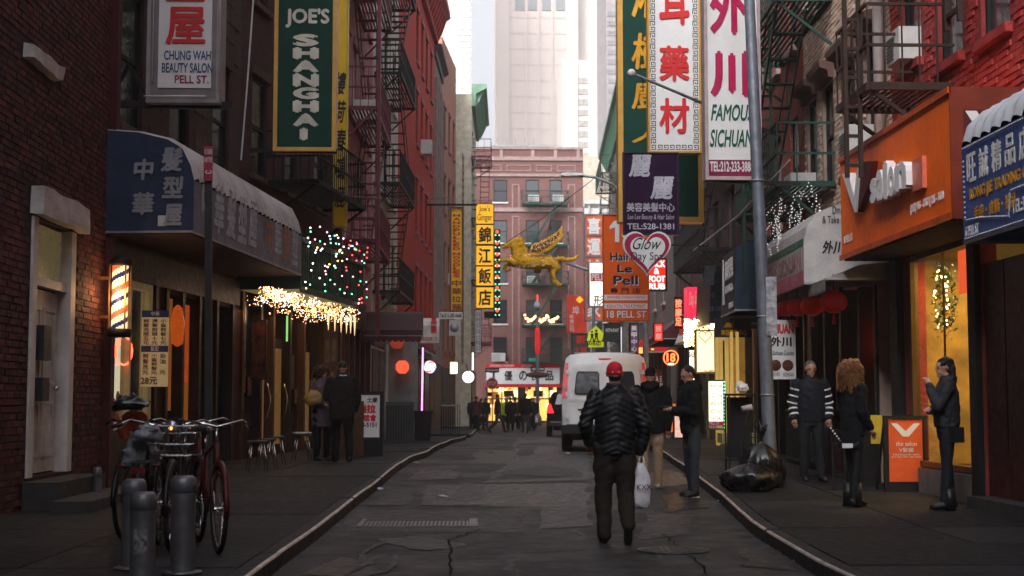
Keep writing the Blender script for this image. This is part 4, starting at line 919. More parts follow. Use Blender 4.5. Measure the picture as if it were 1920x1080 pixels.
# ============================================================ FIRE ESCAPES
RUSTB = mat('rusty_brown_iron', (.035, .018, .013), .6, .2, dirt=.3)
fire_escape('fire_escape', 'rusty brown fire escape on the red painted building above the orange sign', fRA, 1.1, 2.5, [5.1, 8.1], RUSTB, 1.05, dense=.2, stair=False)
ladder('drop_ladder', 'rusty drop ladder hanging in front of the orange salon sign', Fr(4.66, 16.95, 0), 0, 0, 4.05, 9.3, .17, RUSTB, .36, bar_=.05)
ladder('wall_ladder', 'dark red iron ladder on the red wall above the trading shop awning', fRA, RX(1885) , -.5, 5.45, 8.5, .42, RUSTB, .33, bar_=.06)
fire_escape('fire_escape', 'green fire escape with slanting stair on the beige and red brick buildings', wallfr((5.92, 22.6), (6.1, 27.2), 'R'), 0, 4.6, [4.85, 7.9], IRONG, .95, dense=.24, stairw=.5)
ladder('drop_ladder', 'long green drop ladder beside the lamp post', Fr(5.05, 24.6, 0), 0, 0, 3.2, 9.5, .5, IRONG, .42, bar_=.05)
fire_escape('fire_escape', 'black fire escape on the dark row above the navy awnings', wallfr((6.35, 32), (6.6, 39), 'R'), 0, 6, [4.9, 7.9, 10.9], BLK, .95)
fire_escape('fire_escape', 'dark green fire escape at the far right beyond the gold framed sign', wallfr((8.4, 76), (8.9, 86), 'R'), 0, 8, [5, 8, 11, 14], IRONG, 1.2, dense=.3)
# left
fire_escape('fire_escape', 'black iron balcony under the green vertical restaurant sign', wallfr((-3.95, 27.3), (-3.3, 31.4), 'L'), 0, 4, [5.55], BLK, 1.05, dense=.16)
fire_escape('fire_escape', 'maroon fire escape on the maroon tenement', fLD, .4, 5.6, [5.15, 8.35, 11.6, 14.9], IRONR, .75, dense=.17, stairw=.5)
MB_ = MB(); 
r_, f_ = tfr('iron_side_screen', 'tall flat maroon iron post running down the maroon fire escape', 'iron post', fLD, .35, 2.9, -.8); MB().box(-.1, .1, -.06, .02, 0, 12).obj('post', IRONR, r_)
fire_escape('fire_escape', 'black fire escape with long straight stair on the cream tenement', fLE, .3, 5.6, [4.6, 7.85, 11.2, 14.6], BLK, .8, dense=.16, treads=12, stairw=.7)
for i, z in enumerate((7.0, 12.4)): pass
fire_escape('fire_escape', 'maroon fire escape on the cream building with the green cornice', fLI, -.6, 3.4, [4.6, 8.1, 11.6, 15.1], IRONR, 1.1, dense=.3, treads=10)
ladder('drop_ladder', 'maroon ladder on the salmon building at the far left', fLH, 5.2, -.6, 3.4, 15, .7, IRONR, .4)
r_, f_ = tfr('fire_escape', 'green fire escape with zigzag stairs on the end building', 'fire escape', fE, ex(978), ez(690), 0, 'fire escapes on the brick facades')
Wx = ex(1064) - ex(978); zs_ = [ez(y) - ez(690) for y in (680, 612, 535, 462, 385)]
for i, z in enumerate(zs_):
    p = MB(); 
    for y in (-1.1, -.02): p.bar((0, y, z), (Wx, y, z), .07, .14)
    for j in range(int(Wx / .12)): p.box(.04 + j * .12, .1 + j * .12, -1.1, 0, z, z + .03)
    p.obj('platform', IRONG, r_); q = MB()
    for zz in (.5, .95): q.bar((0, -1.1, z + zz), (Wx, -1.1, z + zz), .05); q.bar((0, -1.1, z + zz), (0, 0, z + zz), .05); q.bar((Wx, -1.1, z + zz), (Wx, 0, z + zz), .05)
    for j in range(int(Wx / .16) + 1): q.bar((j * .16, -1.1, z), (j * .16, -1.1, z + .95), .022)
    for x in (0, Wx): q.bar((x, -1.1, z), (x, -1.1, z + 1.0), .07)
    q.obj('railing', IRONG, r_)
    if i < 4:
        s = MB(); s.bar((.7, -.95, z), (2.6, -.95, zs_[i + 1]), .05, .17); s.bar((.7, -.45, z), (2.6, -.45, zs_[i + 1]), .05, .17)
        for j in range(1, 10): t = j / 10; s.box(lerp(.7, 2.6, t) - .1, lerp(.7, 2.6, t) + .1, -.92, -.48, lerp(z, zs_[i + 1], t), lerp(z, zs_[i + 1], t) + .03)
        s.obj('stair', IRONG, r_)
# garland of warm bulbs on it
g_ = thing('bulb_garland', 'garland of warm bulbs swagged along the green end balcony', 'garland', at(984, 605, 102.6)); lb = MB(); pts = []
for k in range(31):
    t = k / 30; px = 984 + 62 * t; py = 596 + 9 * abs(sin(t * pi * 3)) - 3; p = at(px, py, 102.6) - g_.location; pts.append(p); lb.ball(p + V((0, -.04, RND.uniform(-.1, .1))), .085, 6, 4)
lb.obj('bulb', glow('warm_bulb', (1, .45, .16), 3.5), g_); MB().tube(pts, .012, 4).obj('wire', BLK, g_)

# ============================================================ AIR CONDITIONERS
ACM = mat('aircon_casing', (.5, .49, .47), .55, var=.1, dirt=.3)
def aircon(label, fr, x, z, wd=.62, h=.42, d=.45):
    r, f = tfr('air_conditioner', label, 'air conditioner', fr, x, z, 0, 'window air conditioners'); MB().box(0, wd, -d, .1, 0, h).obj('casing', ACM, r)
    g = MB()
    for k in range(7): g.box(.05, wd * .6, -d - .012, -d, .05 + k * (h - .1) / 7, .05 + k * (h - .1) / 7 + .018)
    g.obj('grille', mat('aircon_grille', (.12, .12, .12), .6), r); return r
aircon('white air conditioner in the second floor window beside the red painted wall', fRA, raw[0][0] + .18, raw[0][1], .58, .42, .28)
aircon('air conditioner in the nearest beige building window', fRB, rbw[0][0] + .1, rbw[0][1]); aircon('air conditioner in the beige building window by the green stair', fRB, rbw[3][0] + .1, rbw[3][1])
aircon('large white air conditioner in the low left window of the end building', fE, ex(922), ez(678), 1.0, .62, .5)
aircon('air conditioner on the top end balcony, left window', fE, ex(990), ez(379), .8, .5, .4); aircon('air conditioner on the top end balcony, right window', fE, ex(1036), ez(379), .8, .5, .4)
aircon('air conditioner behind the golden horse on the end building', fE, ex(988), ez(531), .8, .5, .4)
aircon('air conditioner behind the maroon fire escape', fLD, 2.5, 8.5, .8, .5, .6); aircon('white air conditioner on the bright red facade', fLF, 9.7, 11.8, .8, .6, .45); aircon('air conditioner on the salmon facade', fLH, 3.3, 7.6, .8, .6, .5)
# ============================================================ HANGING SIGNS
def hang(name, label, px0, py0, px1, py1, Y, th=.2, face=None, frame=None, bw=.05, cat='sign', group=None, ang=0, brackets=0):
    """box sign hung over the street, its face towards the camera; pixel box read on the plane at distance Y"""
    a, b = at(px0, py1, Y), at(px1, py0, Y); r = thing(name, label, cat, (a.x, Y, a.z), ang, group); W, H = (b.x - a.x) / cos(ang), b.z - a.z
    MB().box(0, W, 0, th, 0, H).obj('sign_face', face or SIGNW, r)
    if frame:
        for nm, u in (('frame_rail', (-.003, W + .003, 0, bw)), ('frame_rail', (-.003, W + .003, H - bw, H)), ('frame_stile', (-.003, bw, bw, H - bw)), ('frame_stile', (W - bw, W + .003, bw, H - bw))):
            MB().box(u[0], u[1], -.025, th + .02, u[2] - (.003 if u[2] == 0 else 0), u[3]).obj(nm, frame, r)
    return r, W, H
def T(r, W, H, s, x0, y0, x1, y1, m, **k): return text(r, s, W * x0, W * x1, H * (1 - y1), H * (1 - y0), m, **k)
def TP(r, Y, px0, py0, px1, py1, s, m, **k):
    """lettering on a camera-facing sign, box given in picture pixels"""
    a, b = at(px0, py1, Y), at(px1, py0, Y); o = r.location; return text(r, s, a.x - o.x, b.x - o.x, a.z - o.z, b.z - o.z, m, **k)
def VP(r, Y, px0, px1, py0, py1, chars, m, gap=.14, **k):
    n = len(chars); h = (py1 - py0) / n
    for i, c in enumerate(chars): TP(r, Y, px0, py0 + h * (i + gap / 2), px1, py0 + h * (i + 1 - gap / 2), c, m, **k)

# beauty salon box sign
GREYF = mat('grey_violet_frame', (.20, .17, .18), .5, .2, dirt=.35)
r, W, H = hang('neon_box_sign', 'white box sign with red and blue lettering and neon tubes in a grey frame', 274, -330, 420, 192, 20, .42, GREYF, mat('sign_rim', (.30, .27, .27), .5, .2, dirt=.3), .05)
a, b = at(296, 165, 20), at(404, -320, 20); o = r.location
MB().box(a.x - o.x, b.x - o.x, -.02, -.001, a.z - o.z, b.z - o.z).obj('white_panel', SIGNW, r)
for p, q in ((287, 287), (412, 412)): pa, pb = at(p, 155 if p < 300 else 172, 20), at(p, -320, 20); MB().tube([pa - o + V((0, -.06, 0)), V((pa.x - o.x, -.06, pb.z - o.z))], .012, 6).obj('neon_tube', LETW, r)
pa, pb = at(272, 182, 20), at(388, 182, 20); MB().tube([pa - o + V((0, -.07, 0)), pb - o + V((0, -.07, 0))], .012, 6).obj('neon_tube', LETW, r)
BLU = mat('letter_blue', (.02, .07, .19), .4, bump=0)
k = dict(y=-.022, ext=.003)
VP(r, 20, 311, 387, -318, 90, '中華髮型屋', SIGNR, bold=.02, **dict(y=-.025, ext=.012))
TP(r, 20, 308, 96, 396, 113, 'CHUNG WAH', BLU, bold=.02, **k); TP(r, 20, 304, 119, 399, 137, 'BEAUTY SALON', BLU, bold=.02, **k); TP(r, 20, 328, 142, 392, 157, 'PELL ST.', mat('letter_magenta', (.25, .01, .06), .4), bold=.02, **k)
p0 = at(205, 195, 20.2); p1 = at(436, 198, 20.2)
m = MB().bar(p0 - o, p1 - o, .07, .1); m.obj('support_beam', BLK, r); MB().bar(at(212, 75, 20.2) - o, at(275, 180, 20.2) - o, .05).obj('brace', BLK, r)
MB().bar(at(212, 60, 20.2) - o, at(212, 200, 20.2) - o, .05).obj('brace', BLK, r)

# green and gold restaurant sign
r, W, H = hang('green_vertical_sign', 'tall green sign with gold border spelling a restaurant name down its face', 512, -300, 635, 283, 24, .28, DKGREEN, GOLD, .065)
k = dict(y=-.004, ext=.01, bold=.035); LETC = mat('letter_cream', (.62, .60, .50), .5, bump=0)
TP(r, 24, 535, 16, 618, 52, "JOE'S", LETC, **k)
VP(r, 24, 549, 598, 62, 265, 'SHANGHA', LETC, gap=.2, y=-.004, ext=.01, bold=.06) if 0 else None
ys_ = [(64, 87), (89, 111), (113, 136), (138, 163), (164, 186), (188, 211), (213, 237), (240, 263)]
for ch, (t, b_) in zip('SHANGHAI', ys_): TP(r, 24, 549 if ch != 'I' else 562, t, 598 if ch != 'I' else 577, b_, ch, LETC, y=-.004, ext=.01, bold=.07)
VP(r, 24, 536, 614, -290, 0, '鹿鳴春', LETC, y=-.004, ext=.01, bold=.03)
for ch, x0, x1 in (('鹿', 528, 556), ('鳴', 560, 588), ('春', 592, 618)): pass
o = r.location; MB().bar(at(470, 282, 24.1) - o, at(632, 284, 24.1) - o, .07).obj('support_beam', BLK, r)
# yellow sign behind
r, W, H = hang('yellow_vertical_sign', 'tall yellow sign with black calligraphy half hidden behind the green sign', 624, -200, 655, 425, 30, .22, YEL, mat('yellow_edge', (.55, .42, .02), .4), .03)
VP(r, 30, 627, 650, 130, 395, '樓荷春鳴鹿', LETB, gap=.2, shear=.3, bold=.02)
# noodles
r, W, H = hang('noodle_sign', 'narrow yellow sign with red letters stacked down to brown characters', 843, 388, 869, 585, 44, .2, YEL, mat('brown_edge', (.12, .05, .02), .5), .05)
for i, ch in enumerate('HANDPULLED'): TP(r, 44, 849, 401 + i * 6.9, 863, 407 + i * 6.9, ch, SIGNR, bold=.06)
for i, ch in enumerate('NOODLES'): TP(r, 44, 849, 473 + i * 6.9, 863, 479 + i * 6.9, ch, SIGNR, bold=.06)
VP(r, 44, 847, 865, 524, 583, '中華拉麵', mat('letter_brown', (.28, .06, .01), .5), gap=.12, bold=.04); TP(r, 44, 846, 392, 866, 397, 'NEW STYLE', mat('letter_brown', (), 1), bold=.02)
o = r.location; MB().bar(at(800, 384, 44) - o, at(895, 384, 44) - o, .06).obj('support_beam', BLK, r)
r, W, H = hang('phone_number_sign', 'small white phone number sign under the yellow noodle sign', 823, 585, 867, 598, 43.8, .1, SIGNW); T(r, W, H, 'Tel:212-285-0668', .04, .2, .96, .8, LETB, bold=.03)
r, W, H = hang('fan_unit', 'grey wall fan unit hanging below the phone number sign', 842, 600, 862, 629, 43.8, .35, ACM, cat='fan unit'); MB().lathe((W / 2, -.01, H / 2), [(W * .38, -.03), (W * .42, 0), (W * .42, .01)], 16, 'y').obj('fan_ring', STEEL, r)
# Joe's Ginger
ginger = thing('ginger_sign', 'stack of five yellow panels with black lettering beside a bulb lined arrow', 'sign', at(893, 577, 50)); o = ginger.location
YGL = mat('yellow_lit_panel', (.80, .42, .012), .4, em=(1, .48, .02), es=.35, bump=0)
for t, b_ in ((383, 419), (422, 457), (461, 497), (500, 535), (539, 577)):
    a, b = at(893, b_, 50) - o, at(925, t, 50) - o; p = MB().box(a.x, b.x, 0, .3, a.z, b.z).obj('sign_panel', YGL, ginger)
a, b = at(892, 578.5, 50) - o, at(926.5, 382, 50) - o; MB().box(a.x, b.x, .03, .27, a.z, b.z).obj('backing', BLK, ginger)
TP(ginger, 50, 898, 386, 919, 399, "Joe's", LETB, bold=.01); TP(ginger, 50, 895, 401, 923, 417, 'Ginger', LETB, bold=.01)
for ch, t, b_ in (('錦', 425, 455), ('江', 465, 494), ('飯', 503, 532), ('店', 543, 573)): TP(ginger, 50, 897, t, 921, b_, ch, LETB, bold=.03)
r = thing('bulb_arrow', 'black arrow board with red and green bulbs beside the yellow panels', 'light board', at(926, 596, 50.1)); o = r.location
a, b = at(927, 596, 50.1) - o, at(938, 430, 50.1) - o; MB().box(a.x, b.x, 0, .2, a.z, b.z).obj('board', BLK, r)
a, b = at(908, 596, 50.1) - o, at(926.8, 584, 50.1) - o; MB().box(a.x, b.x, 0, .2, a.z, b.z).obj('arrow_foot', BLK, r)
RB = glow('red_bulb', (1, .04, .02), 2.2); GB = glow('green_bulb', (.1, 1, .5), 2)
mr = MB().ball((0, 0, 0), .062, 7, 5).mesh('bulb', RB); mg = MB().ball((0, 0, 0), .025, 5, 4).mesh('bulb', GB)
for i in range(8): put('bulb', mr, r, at(932, 435 + i * 21, 50.1) - o + V((0, -.04, 0))); 
for i in range(14):
    for px in (929, 936): put('bulb', mg, r, at(px, 441 + i * 11.5, 50.1) - o + V((0, -.02, 0)))

# right hand signs
gr_, W, H = hang('gold_framed_sign', 'huge dark green sign with gold frame and yellow characters behind the others', 1160, -300, 1312, 416, 27, .3, DKGREEN, GOLD, .1)
YCH = mat('letter_yellow', (.65, .30, .015), .4, bump=0)
VP(gr_, 27, 1183, 1250, -275, 275, '金湘滿川海樓味', YCH, gap=.25, shear=.1, bold=.05) if 0 else None
for ch, t, b_ in (('湘', -60, 34), ('樹', 62, 130), ('廚', 150, 205), ('人', 232, 268)): TP(gr_, 27, 1184, t, 1250, b_, ch, YCH, shear=.1, bold=.02)
wh, W, H = hang('herb_shop_sign', 'white sign with red characters inside a black greek key border', 1216, -260, 1309, 286, 25, .2, SIGNW, GOLD, .03)
VP(wh, 25, 1236, 1292, -210, 60, '參茸', SIGNR, gap=.2, y=-.01, ext=.01, bold=.022)
for ch, t, b_ in (('藥', 86, 152), ('材', 184, 250)): TP(wh, 25, 1236, t, 1292, b_, ch, SIGNR, y=-.01, ext=.01, bold=.022)
key = MB()
def keyunit(x, z, s, rot):
    pts = [(0, 0, .85, .12), (.73, .0, .85, .85), (.12, .73, .73, .85), (.12, .32, .24, .73), (.24, .32, .5, .44)]
    for x0, z0, x1, z1 in pts: 
        if rot: x0, z0, x1, z1 = z0, x0, z1, x1
        key.box(x + x0 * s, x + x1 * s, -.006, -.001, z + z0 * s, z + z1 * s)
s_ = .105; n = int((H - .1) / s_)
for i in range(n):
    for x in (.045, W - .045 - s_ * .85): keyunit(x, .05 + i * s_ * (H - .1) / (n * s_), s_, i % 2)
n2 = int((W - .3) / s_)
for i in range(n2): keyunit(.16 + i * (W - .3) / n2, .05, s_, 0)
tag(key.obj('key_pattern_border', LETB, wh), kind='stuff')
pu, W, H = hang('purple_sign', 'purple hair salon sign with white characters below the white herb sign', 1169, 286, 1272, 440, 24, .08, PURPLE, mat('purple_edge', (.02, .01, .03), .4), .02)
LP = mat('letter_pale_lilac', (.42, .40, .46), .4, bump=0)
for s, x0, y0, x1, y1, bo in (('麗', 1179, 290, 1222, 332, .03), ('麗', 1219, 331, 1264, 374, .03), ('美容美髮中心', 1175, 380, 1265, 397, .02), ('Lee Lee Beauty & Hair Salon', 1177, 402, 1264, 414, 0), ('TEL:528-1381', 1176, 419, 1264, 430, .02)): TP(pu, 24, x0, y0, x1, y1, s, LP, bold=bo, shear=.15 if 'Lee' in s or s == '麗' else 0)
# heart sign
hs_ = thing('heart_sign', 'white heart shaped spa sign with crimson ribbon border', 'sign', at(1213, 520, 23.8)); o = hs_.location
def heart(cx, cy, w_, h_, n=44):
    P = []
    for i in range(n):
        t = 2 * pi * i / n; x = 16 * sin(t) ** 3; y = 13 * cos(t) - 5 * cos(2 * t) - 2 * cos(3 * t) - cos(4 * t); P.append((cx + x / 16 * w_ / 2, cy + (y + 2.5) / 14.5 * h_ / 2))
    return P
c = at(1213, 476, 23.8) - o; s_ = 23.8 / 2667
for nm, w_, h_, y0, y1, mt, dx in (('heart_rim', 92, 86, 0, .07, SIGNW, 0), ('heart_band', 85, 79, -.012, -.001, mat('crimson', (.32, .008, .05), .4), 0), ('heart_centre', 66, 64, -.02, -.0125, SIGNW, 4)):
    MB().prism(heart(c.x + dx * s_ * .4, c.z, w_ * s_, h_ * s_), y0, y1).obj(nm, mt, hs_)
TP(hs_, 23.8, 1186, 446, 1240, 468, 'Glow', LETB, y=-.024, shear=.5); TP(hs_, 23.8, 1183, 473, 1243, 492, 'Day Spa', LETB, y=-.024)
MB().bar(at(1187, 456, 23.8) - o + V((0, .04, 0)), at(1330, 462, 23.8) - o + V((0, .04, 0)), .03).obj('support_bar', BLK, hs_)
# famous sichuan sign
fs, W, H = hang('sichuan_sign', 'tall white sign with magenta characters over green words and a phone strip', 1323, -260, 1420, 337, 21, .25, SIGNW, mat('pink_grey_frame', (.42, .33, .33), .5, dirt=.2), .045)
MAG = mat('letter_crimson', (.42, .004, .07), .4, bump=0); GRL = mat('letter_green', (.005, .10, .05), .4, bump=0)
TP(fs, 21, 1331, -40, 1400, 64, '外', MAG, bold=.04, ext=.012); TP(fs, 21, 1332, 96, 1404, 182, '川', MAG, bold=.05, ext=.012)
TP(fs, 21, 1333, 196, 1412, 227, 'FAMOUS', GRL, bold=.025, shear=.25); TP(fs, 21, 1331, 243, 1412, 276, 'SICHUAN', GRL, bold=.025, shear=.25)
a, b = at(1328, 330, 21) - fs.location, at(1416, 300, 21) - fs.location; MB().box(a.x, b.x, -.006, -.001, a.z, b.z).obj('phone_strip', mat('strip_wine', (.20, .01, .05), .4), fs)
TP(fs, 21, 1331, 303, 1412, 322, 'TEL:212-233-3888', LETW, y=-.01, bold=.03)
o = fs.location; MB().bar(at(1322, 338, 21.1) - o, at(1500, 345, 21.1) - o, .05).obj('support_beam', BLK, fs)
# orange Ha Le Pell
ha, W, H = hang('orange_banner_sign', 'orange hair straightening banner with a white number and dark raised words', 1131, 402, 1216, 602, 30, .08, ORANGE, mat('orange_edge', (.45, .07, .01), .5), .02)
DKL = mat('letter_dark_violet', (.03, .015, .04), .4, bump=0)
def shadow_text(r, Y, x0, y0, x1, y1, s, m1, m2, bold=.03, d=1.4): TP(r, Y, x0 + d, y0 + d, x1 + d, y1 + d, s, m2, y=-.004, bold=bold); TP(r, Y, x0, y0, x1, y1, s, m1, y=-.009, bold=bold)
pp = [(1143, 424), (1152, 414), (1161, 414), (1161, 454), (1153, 454), (1153, 426), (1143, 430)]; pq = [at(x_, y_, 30) - ha.location for x_, y_ in pp]; MB().prism([(p_.x, p_.z) for p_ in pq], -.012, -.001).obj('numeral_one', LETW, ha); mat('letter_rust', (.2, .03, .01), .4); shadow_text(ha, 30, 1166, 414, 1200, 452, '8', LETW, mat('letter_rust', (), 1))
shadow_text(ha, 30, 1144, 474, 1182, 489, 'Hair', DKL, LETW); shadow_text(ha, 30, 1157, 496, 1185, 511, 'Le', DKL, LETW); shadow_text(ha, 30, 1150, 517, 1196, 534, 'Pell', DKL, LETW)
TP(ha, 30, 1144, 540, 1200, 550, '專 門 店', DKL, bold=.01)
for t, b_, s in ((553, 563, 'JAPANESE STRAIGHTENING'), (569, 579, 'KERATIN TREATMENT')):
    a, b = at(1133, b_, 30) - ha.location, at(1214, t, 30) - ha.location; MB().box(a.x, b.x, -.006, -.001, a.z, b.z).obj('white_strip', SIGNW, ha); TP(ha, 30, 1138, t + 2, 1210, b_ - 2, s, SIGNR, y=-.01)
shadow_text(ha, 30, 1138, 583, 1212, 596, '18 PELL ST', LETW, DKL, .02, .8)
# foot rub
fr_, W, H = hang('foot_rub_sign', 'red illuminated sign with white words under the heart sign', 1212, 484, 1250, 545, 31, .2, mat('red_lightbox', (.6, .03, .02), .4, em=(1, .03, .015), es=.55, bump=0), BLK, .03)
for s, t, b_ in (('BACK', 488, 501), ('&', 503, 514), ('FOOT', 517, 529), ('RUB', 531, 543)): TP(fr_, 31, 1216 if s != '&' else 1226, t, 1247 if s != '&' else 1236, b_, s, glow('white_letter_glow', (1, .95, .9), .9), bold=.04)
# PE lit sign
pe, W, H = hang('white_lightbox', 'white lightbox with red block letters behind the orange banner', 1104, 491, 1138, 575, 36, .25, mat('white_lightbox_face', (.7, .7, .68), .4, em=(1, .97, .93), es=.75, bump=0), STEEL, .03)
a, b = at(1107, 528, 36) - pe.location, at(1135, 512, 36) - pe.location; MB().box(a.x, b.x, -.006, -.001, a.z, b.z).obj('red_block', SIGNR, pe); TP(pe, 36, 1109, 514, 1133, 526, 'PELL', LETW, y=-.01, bold=.04); TP(pe, 36, 1113, 554, 1131, 573, '形', mat('letter_olive', (.2, .15, .02), .5), bold=.03)
# far orange column
fo, W, H = hang('orange_column_sign', 'tall faded orange sign of white characters at the far right corner', 1097, 401, 1132, 602, 52, .3, mat('faded_orange', (.60, .12, .04), .5, dirt=.1), GREYF, .05)
VP(fo, 52, 1101, 1126, 404, 600, '喜運城酒家', LETW, gap=.22, bold=.03)
for k in range(1, 5): MB().box(0, W, -.03, -.001, H * k / 5 - .03, H * k / 5 + .03).obj('divider', GREYF, fo)
# red optical banner
rbn, W, H = hang('red_banner', 'red banner with gold diamond and small white characters over a green board', 1063, 553, 1100, 624, 60, .1, mat('red_banner_cloth', (.6, .05, .02), .6), None)
TP(rbn, 60, 1073, 574, 1086, 590, '埠', LETW); VP(rbn, 60, 1068, 1076, 590, 622, '眼鏡公司', LETW)
a = at(1087, 562, 60) - rbn.location; MB().prism([(a.x, a.z + .16), (a.x + .16, a.z), (a.x, a.z - .16), (a.x - .16, a.z)], -.02, -.001).obj('diamond', YGL, rbn)
gb, W, H = hang('green_character_board', 'dark green board with red characters below the red banner', 1072, 625, 1106, 668, 58, .2, mat('board_green', (.03, .06, .04), .6), BLK, .04); TP(gb, 58, 1080, 629, 1098, 645, '新', SIGNR, bold=.04); TP(gb, 58, 1076, 650, 1100, 663, '大華', SIGNR, bold=.02)
# red lit shop signs
rs, W, H = hang('crimson_lightbox', 'crimson lightbox with white script over the bright spa window', 1289, 538, 1313, 605, 32, .5, mat('crimson_lightbox_face', (.5, .02, .06), .4, em=(1, .03, .10), es=.4, bump=0), None)
TP(rs, 32, 1292, 548, 1310, 580, 'Day Spa', LETW, shear=.4, skew=.2, bold=.01); TP(rs, 32, 1302, 592, 1312, 599, 'SPA', LETW)
rn = thing('neon_character_sign', 'vertical red neon characters on the edge of the spa front', 'neon sign', at(1267, 612, 32)); VP(rn, 32, 1266, 1278, 560, 612, '按摩足', RNEON, gap=.1, bold=.03)
MB().box(-.02, .16, .03, .08, -.05, .68).obj('backing', BLK, rn)
# round 18 neon
ne = thing('round_neon_sign', 'round orange neon ring around the number eighteen', 'neon sign', at(1258, 671, 33)); ON = glow('orange_neon', (1, .10, .02), 3.2)
MB().tube([(.17 * cos(rad(a)), 0, .17 * sin(rad(a))) for a in range(0, 360, 15)], .013, 6, closed=True).obj('neon_ring', ON, ne); text(ne, '18', -.1, .1, -.09, .11, ON, y=-.01, bold=.02)
MB().lathe((0, .03, 0), [(.01, 0), (.19, .001), (.19, .012), (.01, .013)], 18, 'y').obj('backing', BLK, ne); MB().box(-.06, .06, -.03, -.01, -.15, -.125).obj('neon_bar', glow('white_neon', (1, .9, .8), 3), ne)
# lit spa panels
LB = mat('bright_lightbox', (.7, .6, .4), .4, em=(1, .78, .40), es=.85, var=.5, vs=1.2, bump=0); LB2 = mat('white_menu_lightbox', (.7, .7, .65), .4, em=(1, .93, .72), es=.75, bump=0)
sp, W, H = hang('spa_lightbox', 'glowing cream spa lightbox with a red heart outline', 1304, 618, 1341, 700, 29, .12, LB, mat('gold_trim', (.4, .25, .06), .4, .5), .03)
c = at(1322, 632, 29) - sp.location; MB().tube([(x, -.02, z) for x, z in heart(c.x, c.z, .26, .24, 24)], .008, 5, closed=True).obj('heart_outline', SIGNR, sp); TP(sp, 29, 1312, 693, 1338, 699, '212-966-8888', SIGNR, bold=.02)
p_, W, H = hang('spa_price_lightbox', 'white spa price lightbox with red lines and a red footer', 1326, 712, 1358, 806, 26.5, .12, LB2, mat('green_bulb_frame', (.03, .08, .03), .5), .03)
for i, (s, t) in enumerate((('Body Spa', 720), ('FOOT RUB', 737), ('BACK RUB', 752), ('BODY RUB', 767), ('FACIAL', 780))): TP(p_, 26.5, 1332, t, 1354, t + 8, s, SIGNR, bold=.01)
a, b = at(1327, 805, 26.5) - p_.location, at(1357, 790, 26.5) - p_.location; MB().box(a.x, b.x, -.012, -.001, a.z, b.z).obj('footer', SIGNR, p_); TP(p_, 26.5, 1330, 791, 1350, 796, 'PELL ST.', LETW, y=-.015, bold=.02); TP(p_, 26.5, 1329, 798, 1354, 804, '212-2888', LETW, y=-.015, bold=.02)
mb2 = MB().ball((0, 0, 0), .014, 5, 4).mesh('bulb', GB)
for i in range(14): put('bulb', mb2, p_, (W - .01, -.04, .04 + i * (H - .08) / 13))
q_, W, H = hang('orange_menu_board', 'orange menu board leaning at the foot of the spa wall', 1256, 755, 1269, 812, 28, .06, mat('orange_menu', (.6, .15, .03), .5, em=(1, .2, .05), es=.3), BLK, .02)
q_, W, H = hang('pink_menu_board', 'pale menu board behind the man looking at his phone', 1263, 762, 1281, 822, 27, .06, mat('pale_menu', (.5, .35, .28), .5, em=(1, .6, .45), es=.35, var=.6, vs=9), BLK, .02)
q_, W, H = hang('red_line_board', 'narrow lit board with red words left of the spa lightbox', 1291, 655, 1303, 720, 30, .1, LB2, BLK, .02); TP(q_, 30, 1292, 660, 1302, 670, 'SALE', SIGNR, bold=.03)
bulbs = MB(); cl = thing('spa_fairy_lights', 'dense warm fairy lights around the spa front', 'string lights', at(1290, 600, 31)); rr = random.Random(9)
for k in range(420):
    px, py = rr.choice(((rr.uniform(1283, 1303), rr.uniform(600, 650)), (rr.uniform(1283, 1345), rr.uniform(598, 618)))); bulbs.ball(at(px, py, rr.uniform(30.3, 31)) - cl.location, .013, 4, 3)
tag(bulbs.obj('bulb_cluster', FAIRY, cl), kind='stuff')
for i, (px, pw) in enumerate(((1344, 4), (1352, 3), (1362, 4), (1372, 2), (1383, 2))):
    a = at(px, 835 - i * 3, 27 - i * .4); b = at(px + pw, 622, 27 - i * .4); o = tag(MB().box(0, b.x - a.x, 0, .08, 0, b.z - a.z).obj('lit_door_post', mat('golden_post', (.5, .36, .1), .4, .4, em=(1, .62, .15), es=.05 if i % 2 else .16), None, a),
        ('first', 'second', 'third', 'fourth', 'fifth')[i] + ' golden upright counted from the spa price lightbox', 'post', 'golden uprights of the shop front')
o = tag(MB().box(0, .9, -.5, 0, 0, .18).obj('door_step', mat('yellow_lit_step', (.30, .26, .12), .6, dirt=.3), None, at(1345, 830, 26.2)), 'pale step in front of the golden spa door', 'step')
# small street signs right
sgn, W, H = hang('hanging_banner_black', 'small black hair salon sign with gold characters near the lamp post', 1342, 596, 1408, 632, 26, .12, LETB, None); TP(sgn, 26, 1352, 618, 1400, 629, '美容美髮中心', YCH, bold=.01); TP(sgn, 26, 1356, 605, 1378, 614, '麗', YCH, shear=.3)

